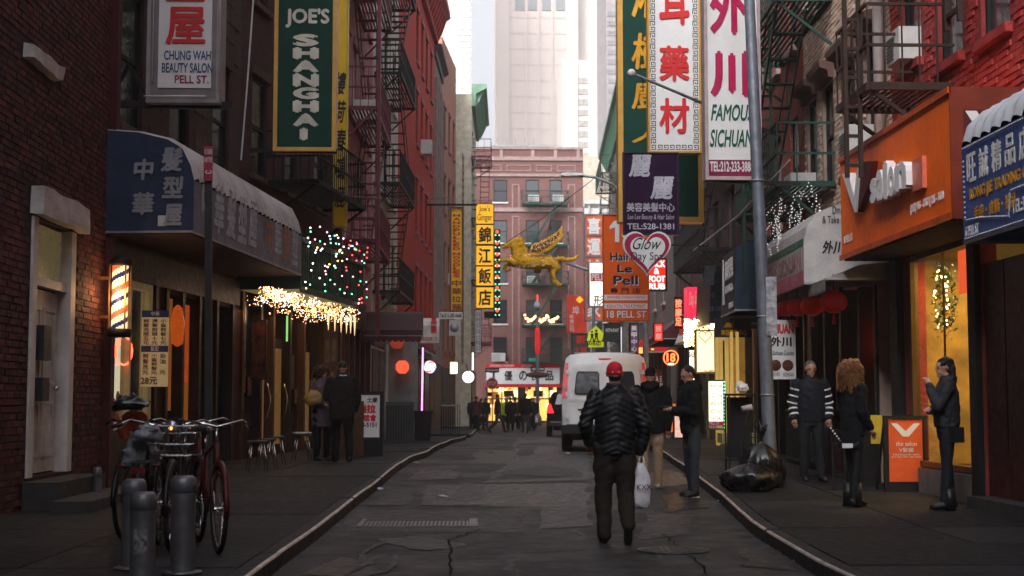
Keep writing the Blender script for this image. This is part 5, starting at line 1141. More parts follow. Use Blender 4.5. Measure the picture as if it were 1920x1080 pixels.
# school crossing sign and pole
SY = mat('fluorescent_sign', (.55, .62, .01), .4, em=(.7, .9, .05), es=.10, bump=0)
sc = thing('school_crossing_sign', 'yellow green pentagon sign with two walking figures on a grey pole', 'traffic sign', (at(1114, 800, 38).x, 38, gz(38) + KH)); o = sc.location
H0 = at(1114, 500, 38).z
MB().tube([(0, 0, 0), (0, 0, H0 - o.z)], .045, 8).obj('pole', GALV, sc)
A = lambda px, py: (at(px, py, 38) - o)
pts = [(A(1100, 643).x, A(0, 638).z), (A(1128, 643).x, A(0, 638).z), (A(1128, 0).x, A(0, 623).z), (A(1114, 0).x, A(0, 609).z), (A(1100, 0).x, A(0, 623).z)]
MB().prism(pts, -.08, -.06).obj('sign_plate', SY, sc); MB().box(A(1100, 0).x, A(1128, 0).x, -.08, -.06, A(0, 650).z, A(0, 639.5).z).obj('ahead_plate', SY, sc); TP(sc, 38, 1102, 641, 1126, 648, 'AHEAD', LETB, y=-.085, bold=.03)
fg = MB()
for cx, k in ((1109.5, .85), (1117.5, 1)):
    c = A(cx, 622 if k == 1 else 624); h = .30 * k
    fg.prism([(c.x + .035 * k * cos(t), c.z + .02 + .035 * k * sin(t)) for t in [i * pi / 4 for i in range(8)]], -.09, -.082)
    fg.prism([(c.x - .05 * k, c.z - .03), (c.x + .05 * k, c.z - .03), (c.x + .035 * k, c.z - .14 * k), (c.x - .035 * k, c.z - .14 * k)], -.09, -.082)
    fg.prism([(c.x - .03 * k, c.z - .14 * k), (c.x + .005, c.z - .14 * k), (c.x - .05 * k, c.z - h), (c.x - .085 * k, c.z - h)], -.09, -.082); fg.prism([(c.x, c.z - .14 * k), (c.x + .035 * k, c.z - .14 * k), (c.x + .08 * k, c.z - h), (c.x + .045 * k, c.z - h)], -.09, -.082)
fg.obj('walking_figures', LETB, sc)
# no standing sign on dark pole, left pavement
ns = thing('parking_sign', 'small red and white no standing sign on a dark pole before the awning', 'traffic sign', (at(391, 900, 18.4).x, 18.4, gz(18.4) + KH)); o = ns.location
tp = at(391, 278, 18.4); MB().bar((0, 0, 0), (at(391, 278, 18.4).x - o.x, 0, tp.z - o.z), .09, .05).obj('pole', mat('dark_sign_pole', (.03, .03, .032), .5, .3), ns)
a, b = at(383, 340, 18.4) - o, at(401, 276, 18.4) - o; MB().box(a.x, b.x, -.06, -.045, a.z, b.z).obj('sign_plate', mat('parking_red', (.35, .03, .06), .5), ns)
for s, t, b_ in (('NO STANDING', 281, 291), ('ANYTIME', 296, 306)): TP(ns, 18.4, 385, t, 400, b_, s, LETW, y=-.064, bold=.02)
TP(ns, 18.4, 386, 320, 399, 328, '<-->', LETW, y=-.064, bold=.03)
# stop sign, one way signs, red lamp post at the junction
st = thing('stop_sign', 'red octagonal stop sign on a pole at the far junction', 'traffic sign', (at(923, 800, 92).x, 92, gz(92))); o = st.location; c = at(922.5, 719, 92) - o; R = .40
MB().tube([(0, 0, 0), (0, 0, c.z + .4)], .04, 6).obj('pole', GALV, st)
MB().prism([(c.x + R * cos(rad(22.5 + 45 * i)), c.z + R * sin(rad(22.5 + 45 * i))) for i in range(8)], -.07, -.06).obj('rim', SIGNW, st)
MB().prism([(c.x + R * .92 * cos(rad(22.5 + 45 * i)), c.z + R * .92 * sin(rad(22.5 + 45 * i))) for i in range(8)], -.08, -.0705).obj('sign_plate', RED, st); TP(st, 92, 914.5, 715, 930.5, 723, 'STOP', LETW, y=-.085, bold=.03)
def one_way(label, cx, cy, Y, sgn_):
    r = thing('one_way_sign', label, 'traffic sign', at(cx, cy, Y), 0, 'one way signs at the junction'); MB().box(-.45, .45, 0, .02, -.15, .15).obj('sign_plate', LETB, r)
    MB().prism([(sgn_ * .4, 0), (sgn_ * .22, .1), (sgn_ * .22, .055), (-sgn_ * .38, .055), (-sgn_ * .38, -.055), (sgn_ * .22, -.055), (sgn_ * .22, -.1)], -.008, -.001).obj('arrow', LETW, r); text(r, 'ONE WAY', -.2, .3, -.035, .035, LETB, y=-.012)
one_way('black one way sign with white arrow over the stop sign', 923, 694, 92, -1); one_way('black one way sign on the red banded lamp post', 1008, 692, 90, -1)
lp = thing('junction_lamp_post', 'slim lamp post wrapped in a red band at the end of the street', 'lamp post', (at(1008, 800, 90).x, 90, gz(90))); o = lp.location
z_ = lambda py: at(1008, py, 90).z - o.z
MB().lathe((0, 0, 0), [(.28, 0), (.25, .5), (.14, .7), (.11, 1.2), (.09, z_(575))], 10).obj('pole', GALV, lp); MB().lathe((0, 0, z_(664)), [(.14, 0), (.17, .5), (.17, z_(615) - z_(664) - .3), (.12, z_(615) - z_(664))], 10).obj('red_band', glow('red_band_fabric', (.8, .02, .02), .25, (.6, .02, .02)), lp)
MB().lathe((0, 0, z_(580)), [(.05, 0), (.2, .05), (.24, .25), (.14, .45), (.05, .6), (.03, .95)], 10).obj('lantern_head', mat('lantern_glass', (.5, .5, .5), .3), lp)
MB().lathe((0, 0, z_(580) + .62), [(.06, 0), (.07, .15), (.01, .35)], 8).obj('red_finial', glow('red_finial', (1, .03, .02), 1), lp)
MB().ball((0, -.1, z_(703)), (.75, .2, .2), 10, 6).obj('basket', mat('dry_wreath', (.12, .05, .04), .9, bump=1), lp)
nm_, W, H = hang('street_name_sign', 'small green street name plate by the red banded post', 991, 671, 1006, 678, 90, .03, mat('street_sign_green', (.01, .22, .13), .4, em=(.02, .4, .25), es=.1), None, cat='street sign'); T(nm_, W, H, 'MOTT ST', .1, .2, .9, .8, LETW)
# ============================================================ AWNINGS AND BOX SIGNS
def attach(o, rfr, f2):
    d = f2.o - rfr.o; o.location = (d.dot(rfr.u), d.dot(rfr.n), d.z); o.rotation_euler = (0, 0, f2.a - rfr.a); return o
def awning(name, label, fr, x0, x1, prof, cloth, topcloth=None, ntop=0, ribs=0, scallop=0):
    """prof: (y,z) from the wall over the top to the lower front edge; y negative = out"""
    zb = prof[-1][1]; r, f = tfr(name, label, 'awning', fr, x0, zb, 0); L = x1 - x0; P = [(y, z - zb) for y, z in prof]; n = max(2, int(L / .25)) if ribs else 2
    m = MB(); m.smooth = False
    def strip(a, b, mi, bulge=0):
        m.mi = mi; vs = []
        cols = n * 4 if bulge else n
        for i in range(cols + 1):
            bo = bulge * abs(sin(i / 4 * pi)) if bulge else 0
            for y, z in P[a:b + 1]: vs.append((L * i / cols, y - bo * .7, z + bo))
        k = b - a + 1; m.smooth = bool(bulge); m.add(vs, [(i * k + j, i * k + j + 1, (i + 1) * k + j + 1, (i + 1) * k + j) for i in range(cols) for j in range(b - a)])
    if ntop: strip(0, ntop, 1, .035); strip(ntop, len(P) - 1, 0)
    else: strip(0, len(P) - 1, 0)
    m.smooth = False; m.obj('canvas', [cloth, topcloth or cloth], r)
    for x in (0, L):
        q = MB(); pp = P + [(0, 0)]; q.prismx(pp, x - .004, x + .004); q.obj('side_panel', cloth, r)
    fm = MB()
    for x in (0, L): fm.bar((x, 0, .01), (x, P[-1][0], .01), .03)
    fm.bar((0, P[-1][0] + .01, 0), (L, P[-1][0] + .01, 0), .03)
    fm.obj('frame_tube', STEEL, r)
    if scallop:
        s = MB(); k = int(L / scallop)
        for i in range(k):
            a, b = L * i / k, L * (i + 1) / k; c = [(a, 0), (b, 0), (b, -.10), ((a + b) / 2 + (b - a) * .25, -.16), ((a + b) / 2 - (b - a) * .25, -.16), (a, -.10)]
            s.add([(x, P[-1][0] - .005, z) for x, z in c], [(0, 1, 2, 3, 4, 5)])
        tag(s.obj('valance', cloth, r), kind='stuff')
    return r, f
SCAL = mat('weathered_white_vinyl', (.45, .42, .42), .5, var=.15, dirt=.35)
FRONTB = mat('sky_sheen_blue_vinyl', (.155, .15, .205), .5, var=.25, vs=1.5, dirt=.25)  # blue front coloured lavender grey for the sky it reflects
LTF = mat('awning_letter_pale', (.38, .38, .42), .7, var=.3, vs=8, bump=0)
LTG = mat('awning_letter_grey', (.22, .23, .27), .7, var=.2, bump=0)
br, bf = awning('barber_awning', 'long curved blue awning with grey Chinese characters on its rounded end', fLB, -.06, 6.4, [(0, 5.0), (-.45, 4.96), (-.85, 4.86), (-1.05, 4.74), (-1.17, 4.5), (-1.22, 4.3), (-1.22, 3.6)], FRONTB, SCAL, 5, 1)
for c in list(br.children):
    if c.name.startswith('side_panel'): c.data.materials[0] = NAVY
# the end cap carries large characters towards the camera
fcap = Fr(*(fLB.w(-.075, 0, 0)).xy, fLB.a - pi / 2)
def captext(s, px0, py0, px1, py1, m, **k):
    a = fcap.loc(px0, py1); b = fcap.loc(px1, py0); t = text(br, s, a[0], b[0], a[1] - 3.6, b[1] - 3.6, m, y=-.003, **k)
    d = fcap.o - fLB.w(-.06, 0, 0); t.location = (d.dot(fLB.u), d.dot(fLB.n), 0); t.rotation_euler = (0, 0, -pi / 2); return t
for s, x0, y0, x1, y1 in (('髮', 301, 275, 344, 322), ('型', 303, 330, 344, 372), ('屋', 306, 382, 342, 424), ('中', 250, 297, 289, 338), ('華', 247, 360, 290, 404)): captext(s, x0, y0, x1, y1, LTG, bold=.035, shear=.08)
captext('■', 296, 404, 312, 424, mat('sticker', (.4, .42, .45), .5))
for i, ch in enumerate('中華髮型屋'): text(br, ch, .35 + i * .62, .85 + i * .62, .12, .85, LTF, y=-1.224, bold=.03, shear=.1)
for i, ch in enumerate('中華髮型'): text(br, ch, 3.85 + i * .62, 4.32 + i * .62, .12, .75, LTF if i % 2 else mat('faded_orange_letter', (.34, .15, .08), .6), y=-1.224, bold=.03)
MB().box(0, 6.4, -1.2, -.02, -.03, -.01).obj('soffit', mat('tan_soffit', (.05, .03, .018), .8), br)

# restaurant canopy with ribs, bulbs and icicle lights
cg, cf = tfr('restaurant_canopy', 'dark green slatted box canopy strung with coloured bulbs over the restaurant', 'canopy', fLC, .05, 3.36, 0)
CG = mat('canopy_green', (.012, .04, .028), .5, dirt=.2); CLt = mat('canopy_olive_panel', (.16, .15, .05), .6, em=(1, .8, .25), es=.05, var=.5, vs=2)
L = 4.95
MB().box(0, L, -1.12, -.02, .0, .88).obj('canopy_box', CLt, cg); MB().prismx([(-1.2, .89), (0, 1.3), (0, .89)], -.05, L + .05).obj('canopy_roof', CG, cg)
MB().box(-.05, -.001, -1.18, 0, .0, .88).obj('end_panel', CG, cg)
sl = MB().box(0, .045, -1.16, -1.121, 0, .88).mesh('slat', CG)
for i in range(33): put('slat', sl, cg, (.05 + i * .15, 0, 0))
MB().box(-.06, L + .05, -1.2, -1.161, -.06, .06).obj('rail', CG, cg); MB().box(-.06, L + .05, -1.2, -1.161, .86, .95).obj('rail', CG, cg)
net = thing('coloured_net_lights', 'net of pink, green and red bulbs draped over the green canopy', 'string lights', cf.w(0, -1.22, .1), fLC.a); rr = random.Random(4)
mk = [glow('bulb_pink', (1, .35, .45), 2.5), glow('bulb_green', (.15, 1, .5), 2), glow('bulb_white', (.85, .9, 1), 2.5), glow('bulb_red', (1, .05, .04), 3), glow('bulb_gold', (1, .6, .15), 3)]
ml = [MB().ball((0, 0, 0), .017, 6, 4).mesh('bulb', m_) for m_ in mk]
w_ = MB()
for i in range(15):
    x = .1 + i * .34; zt = 1.05 + rr.uniform(-.05, .05)
    w_.bar((x, 0, .0), (x, 0, zt), .006)
    for k in range(rr.randint(4, 8)): put('bulb', ml[rr.choice((0, 1, 2, 4)) if i < 9 else rr.choice((3, 3, 0, 1))], net, (x + rr.uniform(-.13, .13), -.02, rr.uniform(-.1, 1.15) if rr.random() < .6 else rr.uniform(.75, 1.2)))
tag(w_.obj('wires', BLK, net), kind='stuff')
ic = thing('icicle_lights', 'glowing mass of warm and white fairy lights under the canopy, some icicles', 'string lights', fLC.w(0, 0, 3.3), fLC.a)
wb = MB(); bb = MB(); gbm = MB()
for k in range(1150):
    t = rr.random(); x = -1.6 + t * 6.4; y = -rr.random() ** .6 * 1.15 if x > 0 else -1.0 + rr.uniform(-.15, .1); z = -rr.random() ** 1.6 * (.3 if x > 1 else .2) - .02
    b_ = rr.choice((wb, wb, wb, bb)); b_.ball((x, y, z), rr.uniform(.005, .0095), 4, 3)
for x in (2.2, 2.7, 3.2, 3.65, 4.0, 4.35):
    h = rr.uniform(.3, .5); 
    gbm.tube([(x, -1.1, -.2), (x, -1.1, -.2 - h)], [.035, .006], 6)
tag(wb.obj('warm_bulbs', glow('icicle_warm', (1, .42, .12), 4), ic), kind='stuff'); tag(bb.obj('white_bulbs', glow('icicle_white', (.85, .88, 1), 5), ic), kind='stuff')
for x in (2.2, 2.7, 3.2, 3.65, 4.0, 4.35): MB().tube([(x, -1.12, -.2), (x, -1.12, -.55 - .1 * (x % .5))], [.03, .005], 6).obj('icicle', glow('icicle_glow', (1, .6, .3), .7), ic)
ld = bpy.data.lights.new('icicle_light', 'AREA'); ld.energy = 10; ld.shape = 'RECTANGLE'; ld.size = 5; ld.size_y = 1; ld.color = (1, .6, .3); lo = bpy.data.objects.new('icicle_light', ld); COL.objects.link(lo); p = fLC.w(2.4, -.5, 3.0); lo.location = p; lo.rotation_euler = (0, 0, fLC.a)

# maroon awning, white awning and things beyond, left
mw, mf = awning('maroon_awning', 'small maroon scalloped awning over the doorway on the left', Fr(-3.0, 38.4, 0), .25, 1.75, [(0, 3.75), (-.3, 3.68), (-1.2, 3.2), (-1.2, 3.05)], MAROON, scallop=.14)
ww, wf = awning('white_salon_awning', 'white rounded awning with red characters beside a green street name plate', Fr(at(790, 600, 43).x, 43, 0), 0, .55, [(0, 3.85), (-.3, 3.8), (-.6, 3.6), (-.6, 3.08)], mat('white_awning_cloth', (.6, .58, .57), .6, dirt=.15))
for i, ch in enumerate('嘉麗'): text(ww, ch, .30, .48, .55 - i * .27, .78 - i * .27, SIGNR, y=-.61, bold=.03)
text(ww, '髮型屋 洗', .03, .5, .06, .18, SIGNR, y=-.61)
MB().ball((-.05, -.3, .8), (.12, .1, .08), 8, 5).obj('yellow_lamp', glow('yellow_lamp', (1, .7, .05), .8), ww)
nm_, W, H = hang('street_name_sign', 'green street name plate tilted before the white salon awning', 752, 600, 790, 616, 40, .03, mat('street_sign_green', (), 1), LETW, .015, cat='street sign'); T(nm_, W, H, 'Doyers', .1, .2, .75, .8, LETW, bold=.02); T(nm_, W, H, 'ST', .8, .2, .93, .5, LETW)
pn = thing('purple_neon_tube', 'tall pink violet neon tube on the far left shop front', 'neon tube', at(791, 770, 43)); p = at(793, 652, 43) - pn.location
MB().tube([(0, 0, 0), p * .5, p], .022, 6).obj('tube', glow('violet_neon', (1, .18, .85), 2.6), pn); MB().box(-.05, .05, .03, .08, 0, p.z).obj('backing', MAROON, pn)
bg_ = thing('barber_globe', 'round barber light with swirling red and blue on white', 'barber light', at(806, 688, 44)); m = MB().ball((0, 0, 0), .19, 20, 14); m.mi = 0
gm = m.mesh('swirl_globe', [glow('globe_white', (.9, .85, 1), 1.2), glow('globe_red', (1, .1, .1), 1.4), glow('globe_blue', (.15, .2, 1), 1.4)])
for p_ in gm.polygons:
    c = p_.center; a = (atan2(c.z, c.x) / (2 * pi) + hypot(c.x, c.z) * 2.2) % .5; p_.material_index = 1 if a < .12 else 2 if .25 < a < .37 else 0
put('swirl_globe', gm, bg_); MB().bar((0, .1, 0), (0, .5, .1), .04).obj('bracket', BLK, bg_)
for i, (px, py, w_, h_) in enumerate(((851, 690, 15, 24),)):
    r, W, H = hang('small_lit_sign', 'small glowing cream sign on the far left shops', px - 8, py - 12, px + 8, py + 12, 52, .1, glow('cream_lit', (1, .8, .5), 1.1), BLK, .02)
r = thing('round_white_lamp', 'round glowing white disc lamp sticking out at the far left', 'lamp', at(878, 707, 66)); MB().ball((0, 0, 0), (.26, .2, .26), 16, 10).obj('globe', glow('white_globe', (1, .9, .92), 3), r); MB().bar((0, 0, .2), (-.1, 0, .6), .05).obj('bracket', BLK, r)
r, W, H = hang('white_strip_sign', 'thin bright white vertical sign above the round lamp', 884, 660, 889, 695, 66, .05, glow('white_strip', (1, .95, .95), .9), BLK, .02)
r, W, H = hang('character_column_sign', 'faded white vertical sign with columns of characters behind the fire escape', 890, 580, 903, 662, 72, .1, SIGNW, BLK, .03); VP(r, 72, 892, 896, 584, 658, '海鮮酒家大飯店', LETB, gap=.1); VP(r, 72, 897, 901, 584, 658, '海鮮酒家大飯店', LETB, gap=.1)
for i, (px, py, s_, lab, em_) in enumerate(((754, 688, 24, 'orange octagonal box sign in the left doorway', .5), (744, 640, 26, 'dark red octagonal box sign above the orange one', .08))):
    r = thing('octagonal_sign', lab, 'sign', at(px - s_ / 2, py + s_ / 2, 41)); k = s_ * 41 / 2667; MB().prism([(k * .25, 0), (k * .75, 0), (k, k * .3), (k, k * .7), (k * .75, k), (k * .25, k), (0, k * .7), (0, k * .3)], 0, .25).obj('sign_box', mat('octagon_%d' % i, (.4, .06, .03), .5, em=(1, .12, .05), es=em_), r)
    MB().prism([(k * .32, k * .1), (k * .68, k * .1), (k * .9, k * .34), (k * .9, k * .66), (k * .68, k * .9), (k * .32, k * .9), (k * .1, k * .66), (k * .1, k * .34)], -.02, -.001).obj('face', mat('octagon_%d' % i, (), 1), r)
o = tag(MB().box(0, .85, 0, .06, 0, 2.5).obj('grey_door_panel', mat('grey_shop_door', (.2, .23, .24), .5, dirt=.2), None, (at(728, 700, 41.5).x, 41.5, gz(41.5) + KH + .3)), 'pale grey door panel in the left doorway behind the barrier', 'door panel')
o = tag(MB().tube([(0, 0, 0), (0, 0, 2.6)], .05, 8).obj('white_post', WHITEP, None, (at(724, 750, 39).x, 39, gz(39) + KH)), 'chipped white post left of the grey door panel', 'post')

# ---- right awnings
VO = mat('vivid_orange_panel', (.90, .14, .006), .45, var=.12, vs=1.5, dirt=.08, bump=.04, spec=.25)
sx0, sx1 = fRA.loc(1577, 400, -.75)[0], fRA.loc(1786, 400, -.75)[0]
vs_ = thing('salon_box_sign', 'large orange box sign with raised white salon lettering', 'shop sign', fRA.w(sx0, 0, 3.27), fRA.a); L = sx1 - sx0; Hs = 1.36
MB().box(0, L, -.75, -.005, 0, Hs).obj('sign_box', VO, vs_)
EDG = mat('orange_edge_trim', (.5, .07, .008), .4)
MB().box(-.02, L + .02, -.78, -.745, Hs - .05, Hs + .02).obj('trim', EDG, vs_); MB().box(-.02, L + .02, -.78, -.745, -.02, .05).obj('trim', EDG, vs_)
MB().box(L + .001, L + .02, -.76, .0, -.02, Hs + .02).obj('end_panel', mat('rust_end_panel', (.17, .022, .008), .5, dirt=.3), vs_)
def sp_(px, py, d=-.75): x, z = fRA.loc(px, py, d); return x - sx0, z - 3.27
W3 = mat('raised_white_letter', (.72, .70, .70), .4, var=.05)
# V: left white limb, right dark red limb
a = sp_(1596, 322); b = sp_(1612, 398); 
MB().prism([(sp_(1594, 326)[0], sp_(1594, 326)[1]), (sp_(1606, 324)[0], sp_(1606, 324)[1]), sp_(1617, 368), sp_(1625, 302), sp_(1629, 303), sp_(1618, 398)], -.86, -.76).obj('letter_v', W3, vs_)
MB().prism([sp_(1629, 303), sp_(1648, 302), sp_(1642, 345), sp_(1621, 398)], -.84, -.76).obj('letter_shade', mat('dark_rust', (.10, .012, .008), .5), vs_)
for ch, x0, x1, y0, y1, sk in (('s', 1649, 1661, 331, 384, 0), ('a', 1661, 1674, 314, 380, 0), ('l', 1675, 1682, 300, 376, 0), ('o', 1684, 1695, 309, 372, 0), ('n', 1697, 1718, 298, 362, 0)):
    p, q = sp_(x0, y1), sp_(x1, y0); text(vs_, ch, p[0], q[0], p[1], q[1], W3, y=-.82, ext=.05, bold=.05)
MB().box(sp_(1718, 300)[0], sp_(1737, 300)[0], -.80, -.751, sp_(1727, 357)[1], sp_(1727, 297)[1]).obj('pink_block', mat('pink_block', (.72, .16, .10), .4), vs_)
p, q = sp_(1709, 407), sp_(1772, 384); text(vs_, '(212) 966 - 7767 | 226 - 7670', p[0], q[0], p[1] + .02, p[1] + .14, W3, y=-.76, bold=.02, skew=0)
p, q = sp_(1584, 460), sp_(1600, 448); text(vs_, '8 PELL ST', p[0], q[0], p[1] + .02, p[1] + .12, W3, y=-.76, bold=.02)
# V emblem on the end panel facing the camera
MB().box(L + .021, L + .026, -.62, -.10, .62, 1.14).obj('emblem_ground', mat('emblem_dark', (.08, .01, .008), .5), vs_)
e = MB(); e.prismx([(-.60, 1.12), (-.48, 1.12), (-.35, .92), (-.22, 1.12), (-.08, 1.12), (-.32, .76), (-.38, .76)], L + .027, L + .034); e.obj('emblem', LETW, vs_)
MB().box(.02, L - .02, -.72, -.03, -.03, -.005).obj('soffit', mat('tan_soffit', (), 1), vs_)

BAW = mat('royal_blue_awning', (.045, .085, .26), .5, var=.2, dirt=.15); SILV = mat('silver_ribbed_vinyl', (.42, .43, .48), .4, var=.1, dirt=.2)
ax0 = fRA.loc(1806, 400, -1.0)[0]; tr, tf = awning('trading_awning', 'blue awning with silver ribbed top and white and gold lettering, top right', fRA, ax0, 9.05, [(0, 4.25), (-.55, 4.22), (-.8, 4.12), (-.95, 3.98), (-1.0, 3.82), (-1.0, 2.88)], BAW, SILV, 4, 1)
def ap(px, py): x, z = fRA.loc(px, py, -1.0); return x - ax0, z - 2.88
YL2 = mat('letter_amber', (.60, .28, .02), .4, bump=0)
for i, ch in enumerate('旺誠精品店'): text(tr, ch, .14 + i * .325, .38 + i * .325, .56, .84, LETW, y=-1.004, bold=.02)
text(tr, 'RONG JIE TRADING CO.', .2, 1.75, .36, .50, YL2, y=-1.004, bold=.03); text(tr, '手袋・皮箱・禮品', .3, 1.35, .18, .31, YL2, y=-1.004, bold=.02)
text(tr, '6 PELL ST', .06, .42, .05, .15, LETW, y=-1.004, bold=.02); text(tr, 'TEL:347-388-1202', 1.25, 2.2, .12, .24, LETW, y=-1.004, bold=.02)
rope = MB()
for pts in ([(.05, .9), (3.6, .9)], [(.08, .8), (.1, .2), (.5, .18), (1.2, .10), (1.25, .32), (3.5, .34)], [(.06, .02), (3.6, .02)]):
    for (x0, z0), (x1, z1) in zip(pts, pts[1:]):
        d = hypot(x1 - x0, z1 - z0); k = int(d / .05)
        for i in range(k): t = i / k; x, z = lerp(x0, x1, t), lerp(z0, z1, t); rope.tube([(x, -1.012, z - .006), (x + .035 * (x1 - x0) / d, -1.02, z + .012 + .035 * (z1 - z0) / d)], .008, 4)
tag(rope.obj('rope_light', SILV, tr), kind='stuff')

SWH = mat('grey_white_awning', (.42, .40, .39), .6, var=.15, dirt=.3)
s0, s1 = WRB - (23.9 - 19.1), WRB - (20.1 - 19.1)
sr, sf = awning('sichuan_awning', 'white rounded awning with green stripe and pink valance next to the orange sign', fRB, s0, s1, [(0, 4.2), (-.6, 4.15), (-.85, 4.05), (-1.0, 3.85), (-1.05, 3.6), (-1.05, 3.02)], SWH)
MB().box(0, s1 - s0, -1.056, -1.051, .56, .66).obj('green_stripe', mat('stripe_green', (.02, .16, .09), .5), sr); MB().box(-.01, s1 - s0 + .01, -1.06, -1.051, 0, .2).obj('pink_band', mat('pink_band', (.38, .10, .14), .5), sr)
text(sr, 'FAMOUS SICHUAN', .2, s1 - s0 - .2, .24, .5, mat('faded_pink_letter', (.30, .17, .17), .5), y=-1.056, bold=.04)
fcs = Fr(*(fRB.w(s1 + .012, 0, 0)).xy, fRB.a + pi / 2)
def ctext(s, px0, py0, px1, py1, m, **k):
    a = fcs.loc(px0, py1); b = fcs.loc(px1, py0); t = text(sr, s, a[0], b[0], a[1] - 3.02, b[1] - 3.02, m, y=-.003, **k)
    d = fcs.o - fRB.w(s0, 0, 3.02); t.location = (d.dot(fRB.u), d.dot(fRB.n), 0); t.rotation_euler = (0, 0, pi / 2); return t
ctext('外川', 1541, 451, 1583, 476, LETB, bold=.03, shear=.2); ctext('Dine in', 1561, 386, 1590, 401, LETB); ctext('& Take out', 1542, 405, 1592, 419, LETB); 
q, W, H = hang('food_banner', 'white restaurant banner with red words and food pictures behind the lamp post', 1441, 600, 1491, 711, 22.4, .03, SIGNW, None)
TP(q, 22.4, 1442, 607, 1488, 626, 'CHUAN', SIGNR, bold=.05); TP(q, 22.4, 1445, 631, 1484, 650, '外川', LETB, bold=.04); TP(q, 22.4, 1443, 657, 1488, 666, 'ic Sichuan Cuisine', LETB, shear=.2)
for px in (1454, 1477): c = at(px, 685, 22.4) - q.location; MB().lathe((c.x, -.004, c.z), [(.01, -.006), (.08, -.005), (.09, -.001)], 14, 'y').obj('food_bowl_print', mat('food_print', (.10, .03, .012), .5, var=.6, vs=25), q)
TP(q, 22.4, 1448, 697, 1462, 706, '外川 2012', LETB); TP(q, 22.4, 1468, 699, 1488, 706, 'SICHUAN', LETB)
# small green scalloped awning edge under the white one
cw, cf2 = awning('scalloped_awning', 'narrow grey scalloped awning below the white restaurant awning', fRB, WRB - 1.25, WRB - .05, [(0, 3.25), (-.5, 3.2), (-.95, 3.0)], mat('grey_scallop', (.22, .2, .19), .7), scallop=.1)
# navy awnings
NV2 = mat('navy_awning_cloth', (.018, .030, .052), .7, var=.2, dirt=.15)
n0 = WRC - 1.9; nr, nf = awning('bank_awning', 'navy awning with white characters and a little tower logo', fRC, n0, WRC, [(0, 4.35), (-1.0, 4.2), (-1.25, 4.1), (-1.3, 2.95)], NV2)
for i, ch in enumerate('新時代西果'): text(nr, ch, .75 + i * .22, .95 + i * .22, .62, .98, LETW, y=-1.31, bold=.02)
text(nr, 'RB BANK,Ks', .75, 1.8, .36, .52, LETW, y=-1.31, bold=.02); text(nr, 'ESPRESSO', 1.2, 1.8, .08, .18, LETW, y=-1.31)
MB().prism([(.3, .2), (.6, .2), (.55, .3), (.53, .85), (.45, 1.05), (.37, .85), (.35, .3)], -1.312, -1.30).obj('tower_logo', LETW, nr)
n2, nf2 = awning('hair_salon_awning', 'dark navy awning with a faint white character beyond the bank awning', fRC, .1, 2.6, [(0, 4.2), (-1.0, 4.05), (-1.3, 3.9), (-1.35, 2.9)], mat('dark_navy_cloth', (.012, .018, .028), .7))
FNT = mat('faint_letter', (.13, .14, .16), .6)
fc2 = Fr(*(fRC.w(2.65, 0, 0)).xy, fRC.a + pi / 2)
def c2t(s, px0, py0, px1, py1, m, **k):
    a = fc2.loc(px0, py1); b = fc2.loc(px1, py0); t = text(n2, s, a[0], b[0], a[1] - 2.9, b[1] - 2.9, m, y=-.003, **k)
    d = fc2.o - fRC.w(.1, 0, 2.9); t.location = (d.dot(fRC.u), d.dot(fRC.n), 0); t.rotation_euler = (0, 0, pi / 2)
c2t('麗', 1316, 498, 1342, 535, FNT, shear=.2, bold=.03); c2t('心 中', 1322, 548, 1340, 560, FNT); c2t('528-1381', 1325, 574, 1357, 583, FNT)
# far white quarter round awning
wq, _ = awning('white_corner_awning', 'white quarter round awning with small red signs above the neon ring', fRD, 10.2, 12.6, [(0, 3.75), (-.4, 3.7), (-.9, 3.35), (-1.1, 2.85)], mat('white_awning_cloth', (), 1))
for i in range(3): MB().box(.5 + i * .55, .8 + i * .55, -1.0 - .03, -.95, .22, .62).obj('red_panel', RED, wq)
mg, _ = awning('striped_awning', 'far maroon awning along the right shops', fRD, 2, 8, [(0, 3.9), (-.5, 3.85), (-1.2, 3.3), (-1.2, 3.1)], MAROON)
fx, _ = awning('far_red_awning', 'far red awning beyond the orange banner', fRE, 34, 44, [(0, 3.9), (-.9, 3.6), (-1.2, 3.1)], RED)

# ============================================================ LANTERNS, WHITE LIGHT TANGLE
LANT = mat('red_paper_lantern', (.42, .012, .012), .55, var=.15, bump=.1, em=(1, .03, .01), es=.012)
def lantern(px, py, Y, R, label):
    p = at(px, py, Y); r = thing('paper_lantern', label, 'lantern', p, 0, 'red paper lanterns under the restaurant awning'); m = MB(); m.smooth = True
    n = 24; rings = []
    for i in range(11):
        a = -1.2 + 2.4 * i / 10; rings.append([V((R * cos(a) * (1 + .02 * cos(n * 0)) * cos(2 * pi * j / n) * (1 + .025 * cos(pi * j)), R * cos(a) * sin(2 * pi * j / n) * (1 + .025 * cos(pi * j)), R * .82 * sin(a))) for j in range(n)])
    m.loft(rings); m.obj('shade', LANT, r); MB().lathe((0, 0, 0), [(R * .36, -R * .82), (R * .36, -R * .74)], 12).obj('ring', GOLD, r); MB().lathe((0, 0, 0), [(R * .36, R * .74), (R * .36, R * .84)], 12).obj('ring', GOLD, r)
    MB().tube([(0, 0, R * .8), (0, 0, R * .8 + .25)], .006, 4).obj('hook', BLK, r)
    for k in range(5): pass
    MB().tube([(0, 0, -R * .82), (0, 0, -R * .82 - .16)], [.01, .03], 6).obj('tassel', RED, r)
